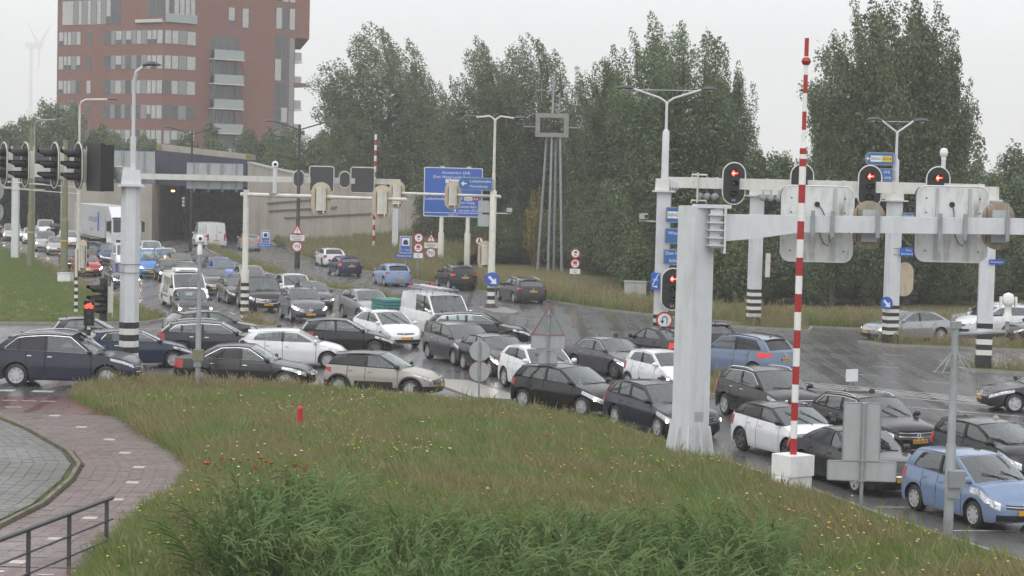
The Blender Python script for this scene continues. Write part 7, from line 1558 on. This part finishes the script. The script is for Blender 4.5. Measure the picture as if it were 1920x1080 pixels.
def plume_points(plumes, n, rs):
    """points near the surface of flame-shaped limbs: (base, tip, bend, radius)"""
    w_ = np.array([p[3] * np.linalg.norm(np.array(p[1]) - np.array(p[0])) for p in plumes]); cnt = (n * w_ / w_.sum()).astype(int) + 1; P_, N_ = [], []
    for (b0, t0_, bend, R_), c in zip(plumes, cnt):
        b0, t0_, bend = map(np.array, (b0, t0_, bend)); t = rs.beta(1.25, 1.1, c); ax = b0 + (t0_ - b0) * t[:, None] + bend * (t ** 2.2)[:, None]
        r = R_ * np.minimum(1, (t / .3)) ** .7 * np.maximum(0, (1 - t)) ** .40 * 1.05; r = r * (1 + .28 * np.sin(t * 23 + R_ * 50)) + .08
        g = rs.uniform(0, 2 * np.pi, c); q = rs.uniform(0, 1, c) ** .38; off = np.stack([np.cos(g) * r * q, np.sin(g) * r * q, rs.normal(0, .15, c) * R_], 1)
        P_.append(ax + off); nn = off + rs.normal(0, .55, (c, 3)) * R_ + np.array([0, 0, .45 * R_]); N_.append(nn / np.linalg.norm(nn, axis=1)[:, None])
    return np.concatenate(P_), np.concatenate(N_)
def trunk_mesh(name, plumes, h, r):
    b = MB(); b.tube([(0, 0, -.3), (.08, 0, h * .3), (-.1, .05, h * .5), (-.2, 0, h * .66)], [r, r * .72, r * .4, r * .1], 8)
    for (b0, t0_, bend, R_) in plumes[::2]:
        q = Vector(b0); e = Vector(t0_) + Vector(bend) * .6; z0 = max(.5, q.z - 1.2); b.tube([(0, 0, z0), tuple(q), tuple(q.lerp(e, .6))], [r * .35, r * .24, r * .06], 5)
    return b.mesh(name, M['bark'])
def poplar(seed, H, Wd, nleaf, size, wind, m):
    rs = np.random.RandomState(seed); pl = []
    for k in range(46):
        a = rs.uniform(0, 2 * np.pi); u = (k + .5) / 46; rr = Wd * .5 * (rs.uniform(.2, 1) ** .6); zb = H * (.05 + .62 * u * rs.uniform(.7, 1.1)); L_ = H * rs.uniform(.24, .40); tip = H * (1 - .32 * (rr / (Wd * .5)) ** 2) * rs.uniform(.84, 1.0)
        zt = min(zb + L_, tip) if k < 26 else tip; zb = min(zb, zt - H * .2); sp = .75 if zt < H * .6 else .55
        x, y = math.cos(a) * rr, math.sin(a) * rr; pl.append(((x * .55, y * .55, zb), (x * (sp + .42), y * (sp + .42), zt), (-wind * rs.uniform(.4, 1.2), 0, -.1 * wind), Wd * rs.uniform(.12, .21)))
    for k in range(20):                                              # thin leading shoots that fray the outline
        a = rs.uniform(0, 2 * np.pi); rr = Wd * .46 * rs.uniform(.1, 1) ** .6; zt = H * (1.03 - .36 * (rr / (Wd * .5)) ** 2) * rs.uniform(.93, 1.02); x, y = math.cos(a) * rr, math.sin(a) * rr
        pl.append(((x, y, zt - H * .17), (x * 1.05, y * 1.05, zt), (-wind * rs.uniform(.25, .6), 0, 0), Wd * rs.uniform(.045, .075)))
    P_, N_ = plume_points(pl, nleaf, rs); ok = P_[:, 2] > .4; return leaf_mesh('crown', P_[ok], N_[ok], size, m, rs), trunk_mesh('trunk', pl, H, .028 * H)
def bush(seed, H, Wd, nleaf, size, m, wind=.3):
    rs = np.random.RandomState(seed); pl = []
    for k in range(22):
        a = rs.uniform(0, 2 * np.pi); rr = Wd * .5 * rs.uniform(.15, 1) ** .6; zt = H * (1 - .45 * (rr / (Wd * .5)) ** 2.2) * rs.uniform(.72, 1.02); x, y = math.cos(a) * rr, math.sin(a) * rr
        pl.append(((x * .75, y * .75, max(0, zt * rs.uniform(.02, .45))), (x, y, zt), (-wind * rs.uniform(0, 1.2), 0, 0), Wd * rs.uniform(.13, .21)))
    P_, N_ = plume_points(pl, nleaf, rs); ok = P_[:, 2] > .05; return leaf_mesh('crown', P_[ok], N_[ok], size, m, rs), trunk_mesh('trunk', pl, H * .8, .02 * H)
PT = [poplar(1, 18, 8.5, 66000, .090, 2.6, M['leaf']), poplar(2, 18, 9.5, 70000, .090, 1.3, M['leaf']), poplar(5, 18, 7.0, 54000, .090, .9, M['leaf'])]
BS = [bush(11, 6, 6, 29000, .085, M['leafdark']), bush(12, 6, 7, 31000, .085, M['leafdark']), bush(13, 9, 7, 36000, .095, M['leafdark'], .8), bush(14, 9, 8, 40000, .095, M['leaf'], .6)]
PALE = bush(15, 6, 5, 15000, .10, M['leafpale'], .5); YEL = bush(16, 3, 2.0, 1800, .09, M['leafyellow']); OPEN = bush(17, 10, 7, 11000, .115, M['leaf'], .5)
def tree(nm, label, cat, kind, x, y, h, base_h, rz=0, wsc=1, z=0, group=None):
    t = thing(nm, label, cat, (x, y, z), rz, group); s = h / base_h; t.scale = (s * wsc, s * wsc, s); link('crown', kind[0], t); link('trunk', kind[1], t); return t
PG = 'tall poplars along the road'
for (x, y, h, k, rz, ws, lb) in ((-12.4, 196, 22.6, 0, 0, 1.1, 'wind-bent poplar left of the blue direction board, standing clear'), (-9.3, 198, 18.8, 0, 1.0, .7, 'lower poplar crown right of the clear-standing wind-bent one'), (-1.8, 168, 19.4, 0, .35, .82, 'wind-bent poplar behind the antenna tower, left one'), (2.1, 170, 20.0, 0, -.3, .9, 'poplar directly behind the antenna tower mast'), (6.6, 162, 17.2, 2, .5, .85, 'narrow poplar between tower and the broad middle crown'),
    (8.6, 137, 18.3, 1, 0, .78, 'broad poplar left of the big double lamp'), (10.6, 131, 18.9, 1, 1.2, .9, 'tallest poplar directly behind the big double lamp'), (14.1, 132, 16.0, 2, .4, .78, 'open poplar right of the big double lamp'), (21.9, 121, 19.4, 1, .5, .8, 'tall poplar behind the red and white pole, left half of the pair'), (24.3, 123, 20.4, 2, -.2, 1.0, 'tallest right-hand poplar cut by the top edge'), (26.0, 124, 17.6, 2, 1.7, .8, 'poplar at the right side of the tall pair'), (19.4, 120, 13.0, 2, 2.4, .9, 'low poplar beside the barrier pole at its right')):
    tree('poplar_tree', lb, 'tree', PT[k], x, y, h, 18, rz, ws, 0, PG)
hz_ = [(-58, 226, 13.0, 2, 'leftmost rounded tree above the tunnel'), (-53.5, 229, 16.2, 3, 'tall rounded tree left of the brick tower'), (-49.2, 226, 13.0, 2, 'tree before the lower left of the brick tower'), (-44.0, 224, 12.4, 3, 'tree right behind the white lamp pole'), (-39.4, 222, 11.2, 2, 'tree above the right tunnel mouth'), (-31.0, 216, 12.0, 3, 'tree at the right foot of the brick tower'), (-27.5, 219, 12.8, 2, 'bushy tree just right of the brick tower'), (-23.5, 214, 13.0, 3, 'dense tree behind the retaining wall, left'), (-20.0, 209, 12.0, 2, 'dense tree behind the retaining wall, middle'), (-16.5, 203, 10.6, 3, 'dense tree behind the retaining wall, right'), (-10.5, 203, 12.0, 2, 'low tree under the clear-standing poplar'), (-6.0, 200, 11.2, 3, 'tree behind the left edge of the blue board'), (-2.8, 196, 12.8, 2, 'tree behind the right edge of the blue board')]
for i, (x, y, h, k, lb) in enumerate(hz_): tree('round_tree', lb, 'tree', BS[k], x, y, h, 9, i * 1.3, .95, 0, 'rounded trees above tunnel and wall')
for (x, y, h, lb) in ((-34.5, 217, 12.6, 'pale green young tree at the foot of the brick tower'), (-24.5, 207, 10.5, 'pale green young tree beside the retaining wall top')): tree('young_tree', lb, 'tree', PALE, x, y, h, 6, 0, .75)
for (x, y, h, lb) in ((-26, 300, 17, 'hazy far tree between brick tower and poplar'), (-8, 290, 16, 'hazy far tree right of the clear poplar'), (35.5, 280, 15, 'hazy far tree between the poplar groups, left'), (40, 285, 14, 'hazy far tree between the poplar groups, right'), (66, 260, 14, 'hazy far tree at the right edge')): tree('far_tree', lb, 'tree', OPEN, x, y, h, 10, x, 1.0, 0, 'hazy far trees')
for (x, y, h, ws, lb) in ((35.3, 148, 14.2, .95, 'thin open tree right of the tall poplar pair'), (39.4, 150, 12.2, 1.0, 'open tree at the right edge below the thin one')): tree('open_tree', lb, 'tree', OPEN, x, y, h, 10, x, ws)
# shrub belt along the verge, two rows
rs = random.Random(5); belt = []; BL = [(-5.5, 170), (-2, 166), (2.4, 167), (6.2, 160), (8.6, 147), (10.6, 133), (12.5, 123), (17, 119.5), (24, 122), (32, 130), (40, 136)]
bx = lambda u: (float(np.interp(u, np.linspace(0, 1, 11), [q[0] for q in BL])), float(np.interp(u, np.linspace(0, 1, 11), [q[1] for q in BL])))
for k in range(18): x, y = bx(k / 17); belt.append((x + rs.uniform(-.5, .5), y + 6.5 + rs.uniform(-1, 2), rs.uniform(8.4, 10.8), 2 + k % 2, 9, 'back'))
for k in range(26): x, y = bx(k / 25); belt.append((x + rs.uniform(-.4, .4), y + rs.uniform(-.8, .8), rs.uniform(4.0, 6.6), k % 2, 6, 'front'))
for i, (x, y, h, k, bh, lb) in enumerate(belt): tree('shrub', f'leafy dark green shrub, {lb} row of the belt along the right verge', 'shrub', BS[k], x, y, h, bh, i * 2.1, .92, 0, f'shrubs in the {lb} row along the verge')
tree('golden_shrub', 'small yellow flowering shrub among the dark green ones', 'shrub', YEL, 1.9, 162, 7.0, 3, 0, .38); tree('young_tree', 'pale willow shrub between the two portals', 'shrub', PALE, 12.4, 115.5, 4.6, 6, 1, 1.1); tree('young_tree', 'pale shrub behind the roadside cabinet', 'shrub', PALE, 8.0, 121.5, 4.4, 6, 2, 1.0)
# ================================================================ GRASS, REEDS, FLOWERS
def blade_mesh(name, n, h, spread, wid, lean, m, seed, seeds=0, hv=.45):
    rs = np.random.RandomState(seed); b = MB()
    for k in range(n):
        x, y = rs.normal(0, spread, 2); hh = h * (1 - hv + hv * 2 * rs.rand()) ; a = rs.uniform(0, 2 * np.pi); w_ = wid * rs.uniform(.7, 1.3); dx, dy = math.cos(a) * w_, math.sin(a) * w_; lx = -lean * hh * rs.uniform(.3, 1.4) + rs.normal(0, .12) * hh; ly = rs.normal(0, .18) * hh; t = rs.rand()
        p = [(x - dx, y - dy, 0), (x + dx, y + dy, 0), (x + dx * .8 + lx * .3, y + dy * .8 + ly * .3, hh * .55), (x - dx * .8 + lx * .3, y - dy * .8 + ly * .3, hh * .55), (x + lx, y + ly, hh)]
        b.poly(p[:4]); b.poly([p[3], p[2], p[4]])
        if seeds and k < seeds:
            q = p[4]; s_ = wid * 2.0; b.poly([(q[0] - s_, q[1], q[2] - .07), (q[0] + s_, q[1], q[2] - .07), (q[0] - .02, q[1], q[2] + .05)], 1); b.poly([(q[0], q[1] - s_, q[2] - .07), (q[0], q[1] + s_, q[2] - .07), (q[0] - .02, q[1], q[2] + .05)], 1)
    me = b.mesh(name, m, sm=False); return me
def grass_mat(name, a, b_, c_, sc=.35):
    m = bpy.data.materials.new(name); m.use_nodes = True; t = m.node_tree; t.nodes.clear(); o = N(t, 'ShaderNodeOutputMaterial'); gp = N(t, 'ShaderNodeNewGeometry').outputs['Position']; oi = N(t, 'ShaderNodeObjectInfo')
    c = mixc(t, oi.outputs['Random'], a, b_); c = mixc(t, rng(t, noise(t, sc, 5, gp), .42, .62, 0, .85), c, c_)
    d = N(t, 'ShaderNodeBsdfDiffuse'); tr = N(t, 'ShaderNodeBsdfTranslucent'); g_ = N(t, 'ShaderNodeBsdfGlossy'); g_.inputs['Roughness'].default_value = .4; g_.inputs['Color'].default_value = (.8, .85, .8, 1); m1 = N(t, 'ShaderNodeMixShader'); m1.inputs[0].default_value = .35; m2 = N(t, 'ShaderNodeMixShader'); m2.inputs[0].default_value = .02
    for s_ in (d, tr): t.links.new(c, s_.inputs[0])
    t.links.new(d.outputs[0], m1.inputs[1]); t.links.new(tr.outputs[0], m1.inputs[2]); t.links.new(m1.outputs[0], m2.inputs[1]); t.links.new(g_.outputs[0], m2.inputs[2]); t.links.new(m2.outputs[0], o.inputs[0]); return m
M['grass'] = grass_mat('meadow_grass', (.165, .235, .065), (.215, .27, .088), (.275, .245, .115)); M['grass2'] = grass_mat('dry_grass', (.26, .23, .12), (.32, .28, .15), (.28, .20, .12)); M['seed'] = mat('seed_head', (.33, .26, .16), .8, var=.2)
M['reed'] = grass_mat('reed_leaf', (.075, .148, .040), (.122, .19, .060), (.158, .21, .075), .8); M['lawngrass'] = grass_mat('lawn_grass', (.15, .215, .065), (.175, .235, .075), (.18, .20, .08), .2)
M['petaly'] = mat('yellow_petal', (.62, .38, .03), .6); M['petalw'] = mat('white_petal', (.62, .60, .52), .6); M['petalr'] = mat('poppy_petal', (.52, .02, .012), .5, var=.1); M['stem'] = mat('green_stem', (.07, .11, .03), .7)
def source(name, me): return bpy.data.objects.new(name, me)
def scatter(name, me_surface, srcs, density, smin, smax, seed, nscale=.5, nlo=.2, nhi=.7, flo=.3, lean=0, parent=None):
    """one object whose geometry nodes spread small tufts over a ground patch"""
    g = bpy.data.node_groups.new(name, 'GeometryNodeTree'); g.interface.new_socket('Geometry', in_out='INPUT', socket_type='NodeSocketGeometry'); g.interface.new_socket('Geometry', in_out='OUTPUT', socket_type='NodeSocketGeometry')
    gi, go = g.nodes.new('NodeGroupInput'), g.nodes.new('NodeGroupOutput'); jn = g.nodes.new('GeometryNodeJoinGeometry')
    for i, src in enumerate(srcs):
        ds = g.nodes.new('GeometryNodeDistributePointsOnFaces'); ds.inputs['Seed'].default_value = seed + i
        nz = g.nodes.new('ShaderNodeTexNoise'); nz.inputs['Scale'].default_value = nscale; ps = g.nodes.new('GeometryNodeInputPosition'); va = g.nodes.new('ShaderNodeVectorMath'); va.operation = 'ADD'; va.inputs[1].default_value = (seed * 3.1 + i * 17, i * 9.0, 0)
        g.links.new(ps.outputs[0], va.inputs[0]); g.links.new(va.outputs[0], nz.inputs['Vector']); mr = g.nodes.new('ShaderNodeMapRange'); g.links.new(nz.outputs[0], mr.inputs[0])
        for j, v in enumerate((nlo, nhi, density * flo / len(srcs), density / len(srcs))): mr.inputs[j + 1].default_value = v
        g.links.new(mr.outputs[0], ds.inputs['Density']); g.links.new(gi.outputs[0], ds.inputs['Mesh'])
        ob = g.nodes.new('GeometryNodeObjectInfo'); ob.inputs['Object'].default_value = src; ob.inputs['As Instance'].default_value = True
        io = g.nodes.new('GeometryNodeInstanceOnPoints'); rv = g.nodes.new('FunctionNodeRandomValue'); rv.data_type = 'FLOAT_VECTOR'; rv.inputs[0].default_value = (-.12, -.12 - lean, -.7 if lean else -3.14); rv.inputs[1].default_value = (.12, .12 - lean, .7 if lean else 3.14)
        sv = g.nodes.new('FunctionNodeRandomValue'); sv.data_type = 'FLOAT'; sv.inputs[2].default_value = smin; sv.inputs[3].default_value = smax; sv.inputs['Seed'].default_value = 3
        g.links.new(ds.outputs['Points'], io.inputs['Points']); g.links.new(ob.outputs['Geometry'], io.inputs['Instance']); g.links.new(rv.outputs[0], io.inputs['Rotation']); g.links.new(sv.outputs[1], io.inputs['Scale']); g.links.new(io.outputs[0], jn.inputs[0])
    g.links.new(jn.outputs[0], go.inputs[0]); o = link(name, me_surface, parent); md = o.modifiers.new('scatter', 'NODES'); md.node_group = g; return struct(o, 'stuff')
def patch_mesh(name, rows): b = MB(); b.grid(rows); return b.mesh(name, M['earth'])
T1 = [source('tuft', blade_mesh('tuft', 16, .24, .13, .0085, .35, M['grass'], 21 + k)) for k in range(3)]
T2 = [source('dry_tuft', blade_mesh('dry_tuft', 9, .40, .12, .006, .4, [M['grass2'], M['seed']], 31 + k, seeds=6)) for k in range(2)]
T3 = [source('weed', blade_mesh('weed', 14, .36, .10, .015, .25, M['grass'], 41 + k)) for k in range(2)]
scatter('meadow_grass', bank.data, T1, 62, .7, 1.25, 1, .3, .3, .65, .7, lean=.12); scatter('seeding_grass', bank.data, T2, 9, .6, 1.15, 5, .22, .42, .66, .06, lean=.15)
scatter('meadow_weeds', bank.data, T3, 9, .6, 1.3, 8, .55, .42, .62, .02)
edge = patch_mesh('bank_edge', [[(x, y, bank_z(x, y - .2)) for x, y in ((-14.0, 67.9), (-11, 67.0), (-6.9, 66.0))], [(x, y, bank_z(x, y)) for x, y in ((-13.6, 65.4), (-11, 64.8), (-6.9, 64.0))]]); scatter('tall_edge_grass', edge, T2 + T1[:1], 30, .9, 1.25, 12, .5, .3, .6, .5, lean=.12)
# reeds in the hollow close to the camera
def reed_mesh(seed):
    rs = np.random.RandomState(seed); b = MB(); H = 1.25; ln = .55
    ax = lambda t: (-ln * H * t ** 1.6, 0, H * t); b.tube([ax(t) for t in (0, .35, .7, 1)], [.008, .007, .005, .002], 4)
    for k in range(9):
        t0_ = .18 + .09 * k; P_ = ax(t0_); L_ = rs.uniform(.55, 1.0); side = 1 if k % 2 else -1; out = rs.uniform(.05, .4) * side; w_ = rs.uniform(.016, .026); pts = []
        for j in range(5):
            u = j / 4; pts.append((P_[0] - L_ * u * (.62 + .25 * rs.rand()), P_[1] + out * L_ * u, P_[2] + L_ * (.75 * u - .75 * u * u * rs.uniform(.75, 1.3))))
        for j in range(4):
            wa, wb_ = w_ * (1 - (j / 4) ** 2), w_ * (1 - ((j + 1) / 4) ** 2); a, c = pts[j], pts[j + 1]; b.poly([(a[0], a[1] - wa, a[2] + wa * .5), (a[0], a[1] + wa, a[2] - wa * .5), (c[0], c[1] + wb_, c[2] - wb_ * .5), (c[0], c[1] - wb_, c[2] + wb_ * .5)])
    return b.mesh('reed', M['reed'], sm=False)
RD = [source('reed', reed_mesh(50 + k)) for k in range(4)]
def rz_(x, y): return bank_z(x, y) - .02
rb1 = patch_mesh('reed_bed', [[(x, y, rz_(x, y)) for x in np.linspace(-3.6, 5.2, 12)] for y in np.linspace(31, 38.2, 8)]); rb2 = patch_mesh('reed_clump', [[(x, y, rz_(x, y)) for x in np.linspace(-5.3, -3.4, 5)] for y in np.linspace(33.5, 40.0, 7)]); rb3 = patch_mesh('reed_fringe', [[(x, y, rz_(x, y)) for x in np.linspace(-1.8, 4.6, 8)] for y in (38.2, 39.4)])
scatter('reed_bed', rb1, RD, 34, .5, .92, 3, .55, .38, .6, .12); scatter('reed_clump', rb2, RD, 30, .78, 1.12, 4, .7, .35, .6, .4); scatter('reed_fringe', rb3, RD, 9, .55, .95, 6, .9, .45, .62, .1)
# weeds on kerbs, verge and slope
vstrip = patch_mesh('verge_strip', [[(x + .25 * (0 if i else 1), y + .15, .06) for i, (x, y) in enumerate(VERGE)], [(x + 2.2, y + 5.5, .06) for x, y in VERGE]])
for f in vstrip.polygons: f.flip()
scatter('verge_grass', vstrip, [T1[0], T2[0], T3[0]], 16, 1.0, 1.9, 14, .15, .3, .6, .35); scatter('slope_grass', slope.data, [T1[1], T2[1], T3[0]], 9, 1.2, 2.0, 15, .15, .3, .6, .3)
ms = patch_mesh('median_strip', [[(x - .38, y - .1, .13) for x, y in MED], [(x + .38, y + .1, .13) for x, y in MED]])
for f in ms.polygons: f.flip()
scatter('median_weeds', ms, [T1[2], T2[0], T3[1]], 16, .7, 1.5, 16, .3, .42, .62, .05)
isl_b = MB()
for P_ in ([(16.6, 92.3), (20, 92.4), (26, 91.2), (36, 89.3), (36, 88), (26, 89.6), (21, 90.5), (17.3, 91.2)], [(-13.2, 97.1), (-11.1, 93.2), (-12.4, 93.5)], [(12.2, 102.2), (15.2, 100.9), (14.8, 98.9), (11.2, 100.4)], [(18.5, 80.9), (21, 80.1), (24.6, 78.8), (20.5, 78.9)], [(7.4, 72.1), (7.9, 71.8), (7.6, 67.4), (7.1, 67.8)]): isl_b.poly([(x, y, .13) for x, y in (P_ if sum(a[0] * c[1] - c[0] * a[1] for a, c in zip(P_, P_[1:] + P_[:1])) > 0 else P_[::-1])])
scatter('island_weeds', isl_b.mesh('island_patch', M['earth'], sm=False), [T1[0], T2[1], T2[0]], 26, .7, 1.5, 18, .4, .38, .6, .15)
LG = [source('lawn_tuft', blade_mesh('lawn_tuft', 14, .10, .10, .007, .1, M['lawngrass'], 60))]
lb_ = MB(); [lb_.poly([(q.x, q.y, .1) for q in (lambda A, B, C_: (A, B, C_) if (B - A).cross(C_ - A).z > 0 else (A, C_, B))(*[Vector((*LAWN[i], 0)) for i in tri_])]) for tri_ in tessellate_polygon([[Vector((x, y, 0)) for x, y in LAWN]])]; scatter('lawn_grass', lb_.mesh('lawn_patch', M['lawn'], sm=False), LG, 18, .7, 1.5, 20, .2, .3, .6, .5)
le = patch_mesh('lawn_edge', [[(x, y, .1) for x, y in LAWN[1:11]], [(x - 1.1, y + .25, .1) for x, y in LAWN[1:11]]])
for f in le.polygons:
    if f.normal.z < 0: f.flip()
scatter('lawn_edge_weeds', le, [T2[0], T1[1]], 13, .6, 1.2, 22, .3, .4, .62, .1)
ie = patch_mesh('path_joint_weeds', [[(x - .22, y, .06) for y, x in IN], [(x + .1, y, .06) for y, x in IN]])
for f in ie.polygons:
    if f.normal.z < 0: f.flip()
scatter('joint_weeds', ie, [T1[0], T1[1]], 40, .2, .5, 25, .9, .45, .6, .02)
# flowers
def flower(name, m, r, h):
    b = MB(); b.tube([(0, 0, 0), (-.05, 0, h)], .004, 3, 1); b.lathe([(r, .012), (r * .5, .022), (.001, .02)], 6, 0, c=(-.05, 0, h)); return source(name, b.mesh(name, [m, M['stem']], sm=False))
scatter('yellow_flowers', bank.data, [flower('yellow_flower', M['petaly'], .028, .34)], 4.0, .8, 1.2, 28, .25, .45, .64, .04); scatter('white_flowers', bank.data, [flower('white_flower', M['petalw'], .03, .32)], 1.2, .7, 1.3, 29, .3, .5, .66, .0)
pb = MB(); pb.tube([(0, 0, 0), (-.03, 0, .3), (-.08, 0, .52)], .005, 4, 1); pstem = pb.mesh('stem', [M['stem'], M['stem']])
pp = MB()
for k in range(5): a = k * 2 * math.pi / 5; ca, sa = math.cos(a), math.sin(a); pp.grid([[(-.08 + (r_ * ca - w_ * sa), r_ * sa + w_ * ca, .52 + z) for w_ in (-wd, 0, wd)] for r_, wd, z in ((.004, .008, 0), (.04, .04, .018), (.058, .028, .05))])
ppet = pp.mesh('petals', M['petalr']); rs = random.Random(9)
for (x, y) in [(-7.1, 46.4), (-6.9, 45.5), (-6.75, 46.6), (-6.6, 45.3), (-6.45, 46.1), (-6.2, 45.8), (-6.05, 46.3), (-5.8, 45.5), (-5.75, 45.2), (-5.7, 45.9), (-5.55, 45.6), (-5.4, 45.35), (-4.9, 45.9), (-4.85, 45.4), (-4.7, 45.7), (-4.62, 45.2), (-4.55, 45.4), (-8.3, 60.5), (-6.9, 58.8), (-3.2, 58.5), (1.1, 52.2), (-8.9, 58.2)]:
    o = thing('poppy', 'red poppy on a thin stem, one of the scattered bunch by the path', 'flower', (x, y, bank_z(x, y) - .02), rs.uniform(-.6, .6), 'red poppies in the meadow'); s_ = rs.uniform(.7, 1.05); o.scale = (s_, s_, s_); link('stem', pstem, o); link('petals', ppet, o)
# ================================================================ rain haze
hz = MB(); hz.box((0, 1400, 99.4), (3040, 2960, 201)); m = bpy.data.materials.new('rain_haze'); m.use_nodes = True; t = m.node_tree; t.nodes.clear()
o_ = t.nodes.new('ShaderNodeOutputMaterial'); v_ = t.nodes.new('ShaderNodeVolumePrincipled'); v_.inputs['Density'].default_value = .0006; v_.inputs['Color'].default_value = (.97, .97, .98, 1); v_.inputs['Anisotropy'].default_value = .2
t.links.new(v_.outputs[0], o_.inputs['Volume'])
haze = hz.build('haze', m, sm=False); haze['kind'] = 'stuff'
haze.scale = (1, 1, 1)
